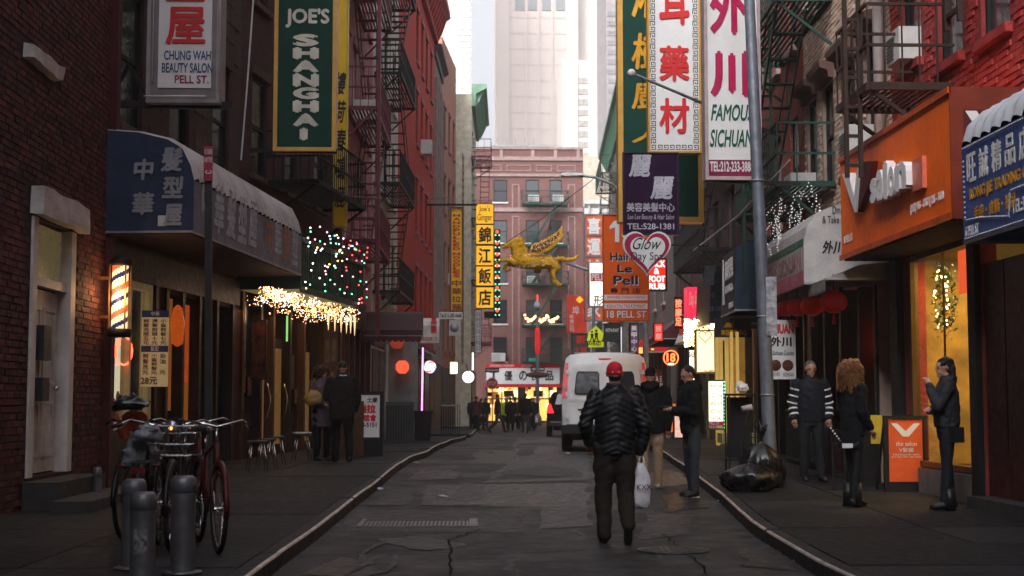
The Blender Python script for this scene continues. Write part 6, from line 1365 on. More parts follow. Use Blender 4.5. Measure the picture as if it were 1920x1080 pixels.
lst = [(1563, 566, 20.0, .19, 'largest red paper lantern at the near end of the row'), (1523, 574, 20.9, .175, 'second red lantern from the orange sign'), (1495, 577, 21.8, .16, 'middle red lantern under the white awning'), (1475, 578, 22.6, .15, 'fourth red lantern counted from the orange sign'), (1457, 582, 23.4, .14, 'farthest red lantern, above the food banner')]
for a in lst: lantern(*a)
sw_ = thing('white_string_tangle', 'tangle of small white string lights hanging from the green fire escape', 'string lights', at(1480, 440, 22.5)); o = sw_.location; m = MB(); wr_ = MB(); rr = random.Random(8)
for s_ in range(16):
    x0 = rr.uniform(1432, 1530); y0 = 345 + abs(x0 - 1515) * .7 + rr.uniform(-10, 25); y1 = y0 + rr.uniform(60, 130); Y = rr.uniform(22, 23.5); sw0 = rr.uniform(-26, 26); pts = []
    for k in range(22):
        t = k / 21; px = x0 + sw0 * sin(t * pi) + rr.uniform(-3, 3); py = lerp(y0, y1, sin(t * pi * .5) if s_ % 2 else t); p = at(px, py, Y) - o; pts.append(p); m.ball(p + V((0, -.02, 0)), .011, 4, 3)
    wr_.tube(pts, .003, 3)
tag(m.obj('bulbs', mat('glowing_white_bulb', (.75, .75, .75), .3, em=(1, 1, 1), es=.25, bump=0), sw_), kind='stuff'); tag(wr_.obj('wires', BLK, sw_), kind='stuff')  # bulbs carry a faint white glow of their own

# ============================================================ LAMP POST, FLAGPOLES, POLES
lp = thing('steel_lamp_post', 'tall weathered steel lamp post leaning slightly on the right pavement', 'lamp post', (at(1446, 880, 19.8).x, 19.8, gz(19.8) + KH)); o = lp.location
t = at(1405, 0, 19.8) - o; t2 = t * 1.45
MB().tube([V((0, 0, 0)), V((0, 0, .02)) + t * .02, t * .5, t2], [.115, .098, .09, .065], 8).obj('pole', GALV, lp)
for k in (.18, .34, .62): MB().tube([t * k - V((0, 0, .012)), t * k + V((0, 0, .012))], .104, 10).obj('strap', STEEL, lp)
MB().lathe((0, 0, 0), [(.17, 0), (.17, .05), (.13, .1), (.12, .3), (.11, .34)], 8).obj('base', GALV, lp)
MB().box(-.06, .09, -.108, -.092, t.z * .30, t.z * .42).obj('sticker', mat('torn_sticker', (.30, .30, .33), .7, var=.6, vs=12), lp)
for lab, (x0, y0, Y0), (x1, y1, Y1), rd_ in (('silver flagpole with a ball tip sticking out over the street', (1455, 252, 23.5), (1184, 137, 20.5), .035),):
    r = thing('flagpole', lab, 'flagpole', at(x0, y0, Y0)); o = r.location; e = at(x1, y1, Y1) - o; MB().tube([(0, 0, 0), e], [rd_, rd_ * .55], 8).obj('pole', STEEL, r); MB().ball(e, .062, 10, 7).obj('ball_tip', SIGNW, r); MB().tube([e * .93, e * .93 + V((0, 0, -.1)), e * .93 + V((0, 0, -.2))], .008, 4).obj('halyard_clip', BLK, r)
r = thing('street_lamp', 'cobra head street lamp on a curved arm crossing before the gold framed sign', 'street lamp', (at(1172, 800, 34).x, 34, gz(34) + KH)); o = r.location
pts = [at(1172, 800, 34) - o, at(1172, 430, 34) - o]; pts[0] = V((0, 0, 0)); MB().tube(pts, [.09, .07], 8).obj('pole', GALV, r)
MB().tube([at(1172, 430, 34) - o, at(1170, 370, 34) - o, at(1150, 346, 34) - o, at(1115, 332, 34) - o, at(1088, 329, 34) - o], .035, 8).obj('arm', STEEL, r)
MB().loft([[at(px, 328 + s1 * k * 1.0, 34) - o + V((0, s2 * .14, 0)) for s1, s2 in ((-1, -.7), (-1, .7), (.8, 1), (.8, -1))] for px, k in ((1092, 2), (1080, 3.2), (1062, 4), (1052, 2.4))]).obj('lamp_head', WHITEP, r)
o = tag(MB().tube([(0, 0, 0), (0, 0, 6)], .07, 8).obj('grey_pole', GALV, None, (at(1212, 800, 36.5).x, 36.5, gz(36) + KH)), 'plain grey pole rising beside the right edge of the white van', 'pole')
for i, (a, b, Ya, Yb, lab) in enumerate(((( 640, 366), (845, 370), 26, 50, 'thin horizontal cable across the left fire escapes'), ((560, 380), (700, 452), 27, 34, 'slack cable running to the maroon fire escape'), ((1300, 470), (1480, 300), 26, 22, 'pair of pale cables rising to the right wall'), ((925, 470), (1120, 330), 60, 45, 'thin wire crossing the gap near the golden horse'), ((475, 0), (452, 300), 25, 25, 'white cable drooping down the brown wall'))):
    p, q = at(*a, Ya), at(*b, Yb); mid = (p + q) / 2 - V((0, 0, .12)); tag(MB().tube([V((0, 0, 0)), mid - p, q - p], .012 if i != 4 else .016, 5).obj('cable', SIGNW if i in (2, 4) else BLK, None, p), lab, 'cable')

# ============================================================ GOLDEN WINGED HORSE
TIN = mat('gold_tinsel', (.85, .42, .02), .5, .15, var=.45, vs=28, bump=1.0, bs=70)
TIN2 = mat('brown_tinsel', (.20, .07, .015), .5, .3, var=.6, vs=30, bump=1.0, bs=70)
hY = 45; hr = thing('golden_winged_horse', 'golden tinsel winged horse leaping across the street on a pole', 'sculpture', at(1030, 495, hY)); o = hr.location
def hp(px, py, dy=0): return at(px, py, hY) - o + V((0, dy, 0))
PS = hY / FPX
def vol(parts, name, m_, parent, vox=.03, sm=4, disp=0, offset=(0, 0, 0)):
    b = MB()
    for pts, rs in parts: b.tube(pts, rs, 10); b.ball(pts[0], rs[0], 10, 7); b.ball(pts[-1], rs[-1], 10, 7)
    me = b.mesh(name, m_); me = evaluated(name, me, [('REMESH', dict(mode='VOXEL', voxel_size=vox, use_smooth_shade=True)), ('SMOOTH', dict(factor=.5, iterations=sm))], m_)
    if disp:
        for v in me.vertices: v.co += v.normal * (noise.noise(v.co * 14) * disp)
    return put(name, me, parent)
R_ = lambda *a: [x * PS for x in a]
vol([([hp(967, 489), hp(985, 490), hp(1003, 492), hp(1022, 492), hp(1036, 492)], R_(12, 15, 14, 13, 11)),
     ([hp(972, 486), hp(968, 470), hp(966, 456)], R_(14, 10.5, 7.5)), ([hp(966, 454), hp(956, 457), hp(945, 464)], R_(7.5, 6, 4.2)), ([hp(972, 448), hp(979, 458), hp(984, 474)], R_(4, 6, 7)),
     ([hp(968, 444), hp(965, 452)], R_(1.5, 3)), ([hp(978, 446), hp(981, 458), hp(982, 472)], R_(3, 5, 6)),
     ([hp(965, 494, -.12), hp(950, 487, -.12), hp(938, 491, -.12), hp(926, 494, -.12)], R_(6, 4.2, 3.4, 2)), ([hp(962, 494, .12), hp(950, 495, .12), hp(943, 502, .12), hp(950, 507, .12), hp(960, 505, .12)], R_(5, 4, 3.4, 3, 2.8)),
     ([hp(1032, 492, -.1), hp(1045, 502, -.1), hp(1036, 512, -.1), hp(1040, 528, -.1), hp(1049, 536, -.1)], R_(11, 8, 6, 5, 5)), ([hp(1030, 494, .1), hp(1038, 505, .1), hp(1035, 518, .1), hp(1046, 530, .1)], R_(9, 7, 5, 4)),
     ([hp(1038, 490), hp(1050, 484), hp(1062, 488), hp(1075, 486), hp(1085, 478)], R_(6, 5, 5, 4.5, 2))], 'body', TIN, hr, .045, 3, .05)
wing = [(992, 476), (996, 461), (1010, 456), (1028, 447), (1044, 436), (1053, 424), (1053, 438), (1056, 442), (1049, 453), (1040, 462), (1028, 470), (1012, 477)]
for dy, sc_ in ((-.28, 1), (.28, .96)):
    pts = [hp(lerp(1000, x, sc_), lerp(476, y, sc_), 0) for x, y in wing]; MB().prism([(p.x, p.z) for p in pts], dy - .04, dy + .04).obj('wing', TIN, hr)
ip = [hp(x, y) for x, y in [(995, 475), (999, 463), (1012, 459), (1028, 451), (1043, 441), (1050, 431), (1048, 440), (1040, 453), (1027, 464), (1012, 473)]]
MB().prism([(p.x, p.z) for p in ip], -.335, -.321).obj('wing_lining', TIN2, hr)
fe = MB()
for k in range(8): t = k / 7; a_, b_ = hp(lerp(1000, 1046, t), lerp(460, 434, t)), hp(lerp(1010, 1052, t), lerp(478, 447, t)); fe.bar(V((a_.x, -.35, a_.z)), V((b_.x, -.35, b_.z)), .016, .016)
tag(fe.obj('feathers', TIN, hr), kind='stuff')
sp2 = MB(); rr = random.Random(2)
for k in range(130): px, py = rr.choice(((rr.uniform(955, 1045), rr.uniform(478, 502)), (rr.uniform(995, 1052), 0))); py = py or lerp(470, 438, (px - 995) / 57) + rr.uniform(-7, 10); sp2.ball(hp(px, py, -.36 if py < 478 else -.27), rr.uniform(.008, .014), 4, 3)
tag(sp2.obj('sparkles', mat('sparkle', (.9, .8, .6), .2, em=(1, .85, .6), es=.3), hr), kind='stuff')
MB().tube([hp(1060, 492), hp(1108, 508), hp(1140, 516)], .05, 8).obj('support_pole', STEEL, hr); MB().tube([hp(1008, 505), hp(1008, 512)], .1, 8).obj('hanging_pot', TIN2, hr)
MB().tube([hp(1035, 400), hp(1020, 480)], .008, 4).obj('cable', BLK, hr)
# ============================================================ SMALLER SIGNS AND SHOP DETAILS
VIO = mat('violet_sign', (.12, .05, .13), .5); WGL = mat('white_sign_lit', (.6, .6, .6), .4, em=(1, .95, .92), es=.35, bump=0)
q, W, H = hang('violet_shop_sign', 'narrow violet sign with white characters beyond the orange banner', 1181, 606, 1197, 662, 40, .15, VIO, BLK, .02); VP(q, 40, 1184, 1194, 609, 660, '美甲中心', LETW, gap=.2, bold=.02)
q, W, H = hang('white_shop_sign', 'pale upright sign beside the narrow violet one', 1163, 612, 1179, 676, 44, .15, WGL, BLK, .02); VP(q, 44, 1166, 1176, 616, 672, '理髮店', SIGNR, gap=.2, bold=.02)
q, W, H = hang('small_orange_lightbox', 'small glowing orange lightbox above the van roof', 1196, 650, 1206, 664, 42, .15, glow('orange_lightbox', (1, .3, .04), 1.1), BLK, .02)
q, W, H = hang('small_orange_lightbox', 'smaller orange lightbox right of the grey pole', 1219, 652, 1228, 658, 40, .15, glow('orange_lightbox', (), 1), BLK, .02)
q, W, H = hang('white_red_lightbox', 'bright white lightbox with red print at the right edge of the van', 1200, 676, 1211, 706, 39, .1, glow('white_lightbox_hot', (1, .93, .9), 1.3), SIGNR, .02); TP(q, 39, 1202, 682, 1209, 692, '足', SIGNR, bold=.03)
q, W, H = hang('red_corner_sign', 'red sign with white letters under the foot rub sign', 1226, 606, 1243, 640, 38, .15, mat('red_lightbox', (), 1), BLK, .02); VP(q, 38, 1229, 1240, 609, 638, '按摩', LETW, gap=.2, bold=.02)
q, W, H = hang('dark_notice_window', 'dark red window poster with pale figures below the neon ring', 1226, 690, 1244, 742, 33.5, .05, mat('poster_maroon', (.10, .02, .03), .5, var=.4), BLK, .02); TP(q, 33.5, 1229, 705, 1241, 716, 'A E', LETW, bold=.01); TP(q, 33.5, 1228, 718, 1242, 730, 'II II', LETW, bold=.02)
q, W, H = hang('crimson_side_sign', 'crimson vertical sign at the far right shops behind the lightbox', 1143, 578, 1160, 606, 48, .15, RED, BLK, .02); TP(q, 48, 1146, 582, 1157, 602, '福', YCH, bold=.02)
q, W, H = hang('dark_green_sign_far', 'dark sign with pale lettering high behind the school crossing sign', 1133, 606, 1163, 640, 50, .2, mat('deep_green_board', (.012, .02, .016), .5), BLK, .02); TP(q, 50, 1136, 616, 1160, 622, 'RESTAURANT', LETW)
for i, (px, py, Y, lab) in enumerate(((1236, 760, 33, 'first'), (1247, 770, 31.5, 'second'))):
    q, W, H = hang('window_poster', lab + ' orange lit poster low in the right shop window', px - 4, py - 18, px + 4, py + 24, Y, .04, mat('poster_orange', (.4, .15, .05), .5, em=(1, .35, .1), es=.25, var=.7, vs=12), BLK, .012)
# left shop glass: menus, stickers, curtains and a few lamps inside
for i, (x, z, w_, h_) in enumerate(((.45, 1.5, .32, .45), (.9, 1.45, .25, .35), (3.5, 1.6, .5, .7), (4.05, 1.3, .2, .3), (6.65, 1.4, .4, .55))):
    MB().box(x, x + w_, .07, .078, z, z + h_).obj('window_notice', mat('notice_%d' % (i % 3), ((.16, .12, .07), (.12, .03, .02), (.06, .07, .08))[i % 3], .6, var=.8, vs=14), rc)
for i, (x, y, z, s_) in enumerate(((2.7, .42, 2.5, .05), (4.9, .44, 2.35, .06), (1.7, .42, 2.2, .045), (5.9, .42, 2.6, .05), (3.8, .43, 2.1, .04))):
    MB().ball((x, y, z), s_, 8, 6).obj('inside_lamp', glow('inside_lamp', (1, .45, .12), 2), rc)
MB().box(3.4, 4.2, .2, .44, .15, 1.1).obj('counter', WARMWOOD, rc)
q, W, H = hang('wine_menu_board', 'dark red framed poster beside the restaurant door', 470, 600, 500, 712, 26.3, .03, mat('poster_scene', (.10, .03, .02), .5, var=.9, vs=6), BLK, .015)
q, W, H = hang('neon_window_strip', 'thin green lit strip in the restaurant doorway', 536, 592, 540, 640, 27.4, .03, glow('green_strip', (.3, 1, .25), .35), None)
# shutters / panels low on the cream and maroon buildings
for x in (.2, 2.1, 4.0, 5.9): MB().box(x, x + 1.7, -.04, 0, .1, 2.9).obj('roller_shutter', mat('dark_shutter', (.03, .028, .03), .6, .3, stretch=(1, 1, 14), vs=3, dirt=.3), re_)
MB().box(0, 8, -.12, 0, 3.0, 3.6).obj('shop_fascia', mat('brown_fascia', (), 1), re_)
for x in (.3, 3.2, 6.1, 9, 11.9, 14.8): MB().box(x, x + 2.4, -.04, 0, .0, 2.9).obj('shop_panel', mat('far_shop_panel', (.035, .02, .02), .5, var=.6), rf)
MB().box(0, WF, -.12, 0, 3.0, 3.7).obj('shop_fascia', MAROON, rf)
for b_, Wd in ((rg, 6), (rh, WH), (ri, WI)): MB().box(.2, Wd - .2, -.05, 0, .0, 3.1).obj('shop_panel', mat('far_shop_panel', (), 1), b_)
# distant canopies on the left
for i, (x, lab, m_) in enumerate(((3.5, 'dark green far awning on the bright red building', CG), (9.5, 'grey far awning further along the bright red building', mat('grey_scallop', (), 1)))):
    awning('far_awning', lab, fLF, x, x + 3.2, [(0, 3.6), (-.7, 3.2), (-.75, 2.95)], m_)
# newspaper boxes at the junction
for i, (px, lab, m_) in enumerate(((1040, 'blue', mat('blue_box', (.02, .06, .2), .5)), (1048, 'red', RED))):
    o = thing('newspaper_box', lab + ' newspaper box by the far corner shop', 'newspaper box', at(px, 800, 97)); MB().box(-.22, .22, -.2, .2, .35, 1.0).obj('box_body', m_, o); MB().box(-.05, .05, -.05, .05, -.4, .35).obj('pedestal', BLK, o)
# ============================================================ VEHICLES
def vehicle(name, label, cat, X, Y, outline, Lg, paint, rearfn, wheel_r=.36, axles=(.85, 4.1), hood=None, rot=0):
    z0 = gz(Y + Lg / 2); r = thing(name, label, cat, (X, Y, gz(Y + .8)), rot)
    half = outline; full = [(-x, z) for x, z in reversed(half)] + half[0 if half[0][0] else 1:]
    full = [(-x, z) for x, z in half[::-1] if x > 0] + [(x, z) for x, z in half]
    def ring(y, s=1, top=9, lean=0): return [V((x * s, y + lean * max(0, z - 1.1), min(z, top))) for x, z in full]
    rings = [ring(0, .965, lean=.12), ring(.03, .99, lean=.12), ring(.09, 1, lean=.12), ring(Lg * .5)]
    if hood: rings += [ring(Lg * .72), ring(Lg * .83, 1, hood), ring(Lg * .97, .97, hood), ring(Lg, .9, hood - .12)]
    b = MB(); b.smooth = True; b.loft(rings); o = b.obj('body', paint, r)
    ty = MB().lathe((0, 0, 0), [(wheel_r * .55, -.11), (wheel_r * .93, -.115), (wheel_r, -.08), (wheel_r, .08), (wheel_r * .93, .115), (wheel_r * .55, .11)], 24, 'x').mesh('tyre', RUB)
    rm = MB().lathe((0, 0, 0), [(.02, -.09), (wheel_r * .5, -.09), (wheel_r * .57, -.11), (wheel_r * .57, .11), (wheel_r * .5, .09), (.02, .09)], 16, 'x').mesh('rim', STEEL)
    wx = max(x for x, z in outline) - .10
    for ay in axles:
        for sx in (-1, 1): w_ = bpy.data.objects.new('wheel', None); COL.objects.link(w_); w_.parent = r; w_.location = (sx * wx, ay, wheel_r); put('tyre', ty, w_); put('rim', rm, w_)
    MB().box(-wx + .15, wx - .15, .3, Lg - .5, .25, outline[0][1] + .1).obj('underbody_shadow', RUB, r)  # dark underside box doubles as the shadow beneath the vehicle
    rearfn(r); return r
VANP = mat('white_van_paint', (.74, .75, .76), .3, var=.06, dirt=.15, bump=0, coat=.4)
TAIL = mat('tail_light_red', (.40, .006, .012), .2, var=.2, bump=0, em=(1, .02, .03), es=.12, coat=.5); TAILW = mat('tail_light_clear', (.5, .45, .45), .2, bump=0)
GLASSV = mat('van_glass', (.012, .013, .016), .12, var=.3, vs=2, bump=0, spec=.3)
def van_rear(r):
    ly = lambda z: .12 * max(0, z - 1.1)
    for sx in (-1, 1):
        q = MB(); P = [(.012, .62), (.80, .62), (.86, .75), (.86, 1.2), (.82, 1.55), (.76, 1.9), (.68, 1.99), (.012, 2.01)]
        vs = [(sx * x, ly(z) - .014, z) for x, z in P] + [(sx * x, ly(z) + .02, z) for x, z in P]; n = len(P)
        q.add(vs, [tuple(range(n)), tuple(range(2 * n - 1, n - 1, -1))] + [(i, (i + 1) % n, (i + 1) % n + n, i + n) for i in range(n)]); d = q.obj('rear_door', VANP, r)
        for nm, m_, g_, yy in (('window_gasket', RUB, .0, -.022), ('rear_window', GLASSV, .025, -.028)):
            P = [(.17 + g_, 1.30 + g_), (.67 - g_, 1.30 + g_), (.70 - g_, 1.36), (.655 - g_, 1.76), (.61 - g_, 1.82 - g_), (.17 + g_, 1.82 - g_), (.13 + g_, 1.76), (.13 + g_, 1.36)]
            vs = [(sx * x, ly(z) + yy, z) for x, z in P] + [(sx * x, ly(z) - .012, z) for x, z in P]; n = len(P); MB().add(vs, [tuple(range(n)), tuple(range(2 * n - 1, n - 1, -1))] + [(i, (i + 1) % n, (i + 1) % n + n, i + n) for i in range(n)]).obj(nm, m_, d)
        for z in (.8, 1.3, 1.8): MB().box(sx * .80, sx * .90, ly(z) - .035, ly(z) - .012, z - .05, z + .05).obj('hinge', VANP, d)
        t = MB()
        P = [(.87, 1.22), (.985, 1.22), (.965, 1.62), (.90, 2.02), (.84, 2.02)]; vs = [(sx * x, ly(z) - .03, z) for x, z in P] + [(sx * x, ly(z) + .08, z) for x, z in P]; n = 5
        t.add(vs, [tuple(range(n)), tuple(range(2 * n - 1, n - 1, -1))] + [(i, (i + 1) % n, (i + 1) % n + n, i + n) for i in range(n)]); tl = t.obj('tail_light', TAIL, r)
        MB().box(sx * .875, sx * .975, -.036, -.028, 1.40, 1.47).obj('reversing_lens', TAILW, tl)
    MB().box(.03, .22, -.05, -.015, .98, 1.04).obj('handle', BLK, r); MB().box(-.62, -.3, -.022, -.0145, .93, .965).obj('model_badge', BLK, r)
    b = MB(); b.smooth = False; b.box(-1.0, 1.0, -.16, .1, .42, .6); b.box(-.35, .35, -.2, -.161, .44, .58); b.obj('bumper', mat('dark_bumper', (.02, .02, .022), .45), r)
    MB().box(-.16, .16, -.212, -.201, .46, .56).obj('licence_plate', mat('plate_amber', (.45, .3, .05), .5), r)
    m = MB(); m.box(-.7, .7, .2, .24, 2.23, 2.26); m.obj('roof_rail', STEEL, r)
    MB().box(-.14, .14, .12, .2, 2.08, 2.12).obj('brake_light', TAIL, r)
    MB().box(-.010, .010, .0, .02, .63, 1.08).obj('door_seal', RUB, r); MB().box(-.88, .88, -.012, .02, .595, .618).obj('door_seal', RUB, r)
    for z in (1.12, 1.16): MB().box(-.85, .85, -.018, -.0142, z, z + .012).obj('door_crease', mat('van_crease', (.4, .4, .41), .4), r)
VOUT = [(.90, .50), (.985, .60), (.99, 1.15), (.975, 1.5), (.935, 1.95), (.895, 2.12), (.80, 2.20), (.5, 2.24), (0, 2.255)]
vehicle('white_van', 'white panel van seen from behind with two rear windows', 'van', at(1135, 800, 32.4).x, 32.4, VOUT, 5.4, VANP, van_rear, hood=1.25, rot=rad(-4.6))
SUVP = mat('black_car_paint', (.010, .010, .012), .2, var=.1, bump=0, coat=.7)
def suv_rear(r):
    for sx in (-1, 1):
        t = MB(); P = [(.66, .92), (.93, .92), (.92, 1.22), (.80, 1.3)]; vs = [(sx * x, -.03 + .12 * max(0, z - 1.1), z) for x, z in P] + [(sx * x, .1, z) for x, z in P]
        t.add(vs, [(0, 1, 2, 3), (7, 6, 5, 4)] + [(i, (i + 1) % 4, (i + 1) % 4 + 4, i + 4) for i in range(4)]).obj('tail_light', glow('suv_tail', (1, .02, .03), .9, (.4, .01, .01)), r)
    MB().add([(-.62, .0, 1.26), (.62, .0, 1.26), (.52, .06, 1.66), (-.52, .06, 1.66)], [(0, 1, 2, 3)]).add([(-.62, .12, 1.26), (.62, .12, 1.26), (.52, .17, 1.66), (-.52, .17, 1.66)], [(3, 2, 1, 0)]).obj('rear_window', GLASSB, r)
    MB().box(-.9, .9, -.12, .05, .42, .62).obj('bumper', mat('dark_bumper', (), 1), r); MB().box(-.8, .8, -.13, -.121, .56, .60).obj('chrome_strip', CHROME, r); MB().box(-.25, .25, -.03, -.01, .78, .92).obj('licence_plate', SIGNW, r)
SOUT = [(.86, .40), (.94, .55), (.95, .95), (.90, 1.2), (.78, 1.62), (.68, 1.74), (.4, 1.78), (0, 1.79)]
vehicle('black_suv', 'black sport utility car parked ahead of the white van', 'car', at(1025, 780, 55).x + .95, 55, SOUT, 4.7, SUVP, suv_rear, .37, (.9, 3.7), hood=1.1, rot=rad(-3.5))
# dark parked bulk beyond the van
# ============================================================ PEOPLE
def ell(b, rows, n=20):
    """stacked horizontal ellipses: (x, y, z, rx, ry)"""
    o = b.smooth; b.smooth = True; b.loft([[V((x + rx * cos(2 * pi * j / n), y + ry * sin(2 * pi * j / n), z)) for j in range(n)] for x, y, z, rx, ry in rows]); b.smooth = o
def remesh(b, name, m_, parent, vox, sm=3, disp=0, df=9, quilt=None, seed=0):
    me = b.mesh(name, m_); me = evaluated(name, me, [('REMESH', dict(mode='VOXEL', voxel_size=vox, use_smooth_shade=True)), ('SMOOTH', dict(factor=.5, iterations=sm))], m_)
    if disp or quilt:
        me.update(); ns = [v.normal.copy() for v in me.vertices]; sd_ = V((seed * 3.1, seed * 1.7, seed))
        for v, nn in zip(me.vertices, ns):
            c = v.co; d = 0
            if disp: q = V((c.x * 1.0 + c.z * .5, c.y * 1.0 - c.z * .4, c.z * 1.2)) * df + sd_; d += (abs(noise.noise(q)) - .2) * disp * 1.6 + noise.noise(q * 2.3) * disp * .4
            if quilt: s_, amp, chev = quilt; d += (abs(sin((c.z + chev * abs(c.x)) * pi / s_)) ** .5 - .7) * amp
            v.co = c + nn * d
    me.update(); return put(name, me, parent)
def ballc(b, p, r): b.ball(p, r, 12, 8)
def limb(b, pts, rs, n=12):
    """tapered limb with rounded joints"""
    P = [V(p) for p in pts]
    for i in range(len(P) - 1):
        b.tube([P[i], P[i + 1]], [rs[i], rs[i + 1]], n)
    for p, r in zip(P, rs): ballc(b, p, r)
def person(label, X, Y, rot, H=1.74, legs=None, arms=None, lean=(0, 0), headrot=(0, 0), skin=None, jacket=None, trousers=None, shoes=None, hair='short', hairm=None, hem=.86, puff=0, vox=.014,
           quilt=None, slim=1.0, baggy=1.0, hood=False, group=None, z=None, shoe_sole=None, cat='person', coat=False, collar=True, far=False):
    skin = skin or SKIN; zz = z if z is not None else gz(Y); r = thing('person', label, cat, (X, Y, zz), rot, group); k = H / 1.75; S = lambda p: V(p) * k
    legs = legs or [((.1, 0, .93), (.11, -.02, .5), (.11, .0, .09)), ((-.1, 0, .93), (-.11, -.02, .5), (-.11, 0, .09))]
    arms = arms or [((.2, 0, 1.42), (.25, .02, 1.12), (.25, -.06, .88)), ((-.2, 0, 1.42), (-.25, .02, 1.12), (-.25, -.06, .88))]
    lx, ly = lean; sh = V((lx, ly, 0)); arms = [tuple(V(p) + sh for p in a) for a in arms]
    nk = S(V((0, .01, 1.46)) + sh); hd_ = S(V((0, -.015, 1.625)) + sh * 1.15); Rh = Matrix.Rotation(headrot[0], 4, 'Z') @ Matrix.Rotation(headrot[1], 4, 'X')
    def HP(x, y, z_): return hd_ + (Rh @ V((x, y, z_))) * k
    b = MB()
    ell(b, [(0, 0, .86 * k, .13 * slim * k, .095 * k), (0, 0, .95 * k, .155 * slim * k, .105 * k), (lx * .4 * k, ly * .4 * k, 1.1 * k, .125 * slim * k, .09 * k), (lx * .8 * k, ly * .8 * k, 1.3 * k, .155 * slim * k, .105 * k), (lx * k, ly * k, 1.42 * k, .15 * slim * k, .085 * k), (lx * k, (ly + .01) * k, 1.47 * k, .07 * k, .06 * k)])
    limb(b, [nk - V((0, 0, .04)), hd_ + V((0, .015, -.06))], [.058 * k, .053 * k])
    for L_ in legs: limb(b, [S(p) for p in L_[:3]], [.08 * k, .052 * k, .038 * k])
    for A_ in arms: limb(b, [S(A_[0]), S(A_[1]), S(A_[2])], [.046 * k, .036 * k, .026 * k])
    # head
    for c, rr_ in (((0, .0, .02), (.074, .092, .092)), ((0, -.03, -.045), (.055, .058, .06)), ((0, .03, .0), (.07, .07, .075))): 
        m_ = MB(); m_.ball((0, 0, 0), tuple(q * k for q in rr_), 16, 12); m_.v = [tuple(hd_ + Rh.to_3x3() @ (V(p) + V(c) * k)) for p in m_.v]; b.add(m_.v, m_.f)
    if not far:
        limb(b, [HP(0, -.088, .02), HP(0, -.108, -.012), HP(0, -.095, -.02)], [.010 * k, .015 * k, .012 * k], 8); limb(b, [HP(-.018, -.092, -.052), HP(.018, -.092, -.052)], [.009 * k, .009 * k], 8)
        limb(b, [HP(-.04, -.083, .033), HP(0, -.092, .036), HP(.04, -.083, .033)], [.009 * k, .01 * k, .009 * k], 8); ballc(b, HP(0, -.082, -.088), .022 * k)
        for sx in (-1, 1): limb(b, [HP(sx * .076, .0, .02), HP(sx * .079, .004, -.02)], [.014 * k, .010 * k], 8)
    b.mi = 0; remesh(b, 'body', skin, r, vox if far else min(vox, .011), 2)
    # hands
    for A_ in arms:
        e, w_ = S(A_[1]), S(A_[2]); d = (w_ - e).normalized(); up = V((0, 0, 1)); s_ = d.cross(up); s_ = s_.normalized() if s_.length > .05 else V((0, 1, 0)); u2 = s_.cross(d).normalized(); hb = MB(); c = w_ + d * .05 * k
        m_ = MB(); 
        hb.tube([w_ - d * .015, w_ + d * .03 * k, w_ + d * .085 * k], [.026 * k, .034 * k, .028 * k], 8)
        for q, ln in ((-1.5, .055), (-.5, .068), (.5, .063), (1.5, .048)):
            p0 = w_ + d * .08 * k + s_ * q * .017 * k; p1 = p0 + d * ln * .5 * k - u2 * .006; p2 = p1 + d * ln * .35 * k - u2 * .022 * k; hb.tube([p0, p1, p2], [.0095 * k, .0085 * k, .007 * k], 6)
        p0 = w_ + d * .025 * k + s_ * .028 * k; hb.tube([p0, p0 + d * .03 * k + s_ * .018 * k, p0 + d * .06 * k + s_ * .016 * k], [.011 * k, .010 * k, .008 * k], 6)
        hb.obj('hand', skin, r)
    # trousers
    if trousers:
        b = MB(); g = baggy; ell(b, [(0, 0, .80 * k, .15 * slim * k, .11 * k), (0, 0, .9 * k, .17 * slim * k, .125 * k), (0, 0, 1.0 * k, .155 * slim * k, .12 * k), (0, 0, 1.06 * k, .15 * slim * k, .115 * k)])
        for L_ in legs:
            a, c, d = [S(p) for p in L_[:3]]; limb(b, [a, a * .5 + c * .5, c, c * .45 + d * .55, d + V((0, 0, .0))], [.098 * k * g, .088 * k * g, .07 * k * g, .066 * k * g, .057 * k * g])
        remesh(b, 'trousers', trousers, r, vox, 3, .010 * (1.4 if g > 1.05 else 1), 5, seed=H * 7)
    # jacket
    b = MB(); p = 1 + puff; rows = [(0, 0, (hem - .0) * k, .178 * p * slim * k, .135 * p * k)]
    if coat: rows = [(0, 0, .55 * k, .20 * k * slim, .16 * k), (0, 0, .75 * k, .19 * k * slim, .15 * k)] + [(0, 0, .95 * k, .18 * p * slim * k, .14 * p * k)]
    rows += [(lx * .2 * k, ly * .2 * k, 1.0 * k, .18 * p * slim * k, .142 * p * k), (lx * .6 * k, ly * .6 * k, 1.18 * k, .182 * p * slim * k, .14 * p * k), (lx * .9 * k, ly * .9 * k, 1.34 * k, .19 * p * slim * k, .135 * p * k), (lx * k, ly * k, 1.43 * k, .175 * slim * k, .105 * k), (lx * k, (ly + .005) * k, 1.49 * k, .10 * k, .082 * k)]
    if collar: rows += [(lx * k, (ly + .01) * k, 1.54 * k, .078 * k, .078 * k)]
    ell(b, rows)
    for A_ in arms:
        s0, e, w_ = [S(q) for q in A_]; limb(b, [s0 - V((0, 0, .01)), s0 * .5 + e * .5, e, e * .5 + w_ * .5, w_ - (w_ - e).normalized() * .015], [.072 * k * p, .067 * k * p, .06 * k * p, .056 * k * p, .045 * k * p])
    if hood: limb(b, [S(V((-.09, .08, 1.49)) + sh), S(V((0, .12, 1.44)) + sh), S(V((.09, .08, 1.49)) + sh)], [.05 * k, .065 * k, .05 * k])
    remesh(b, 'jacket', jacket, r, vox, 2, .014, 7, quilt, seed=H * 11)
    # shoes
    shoes = shoes or RUB
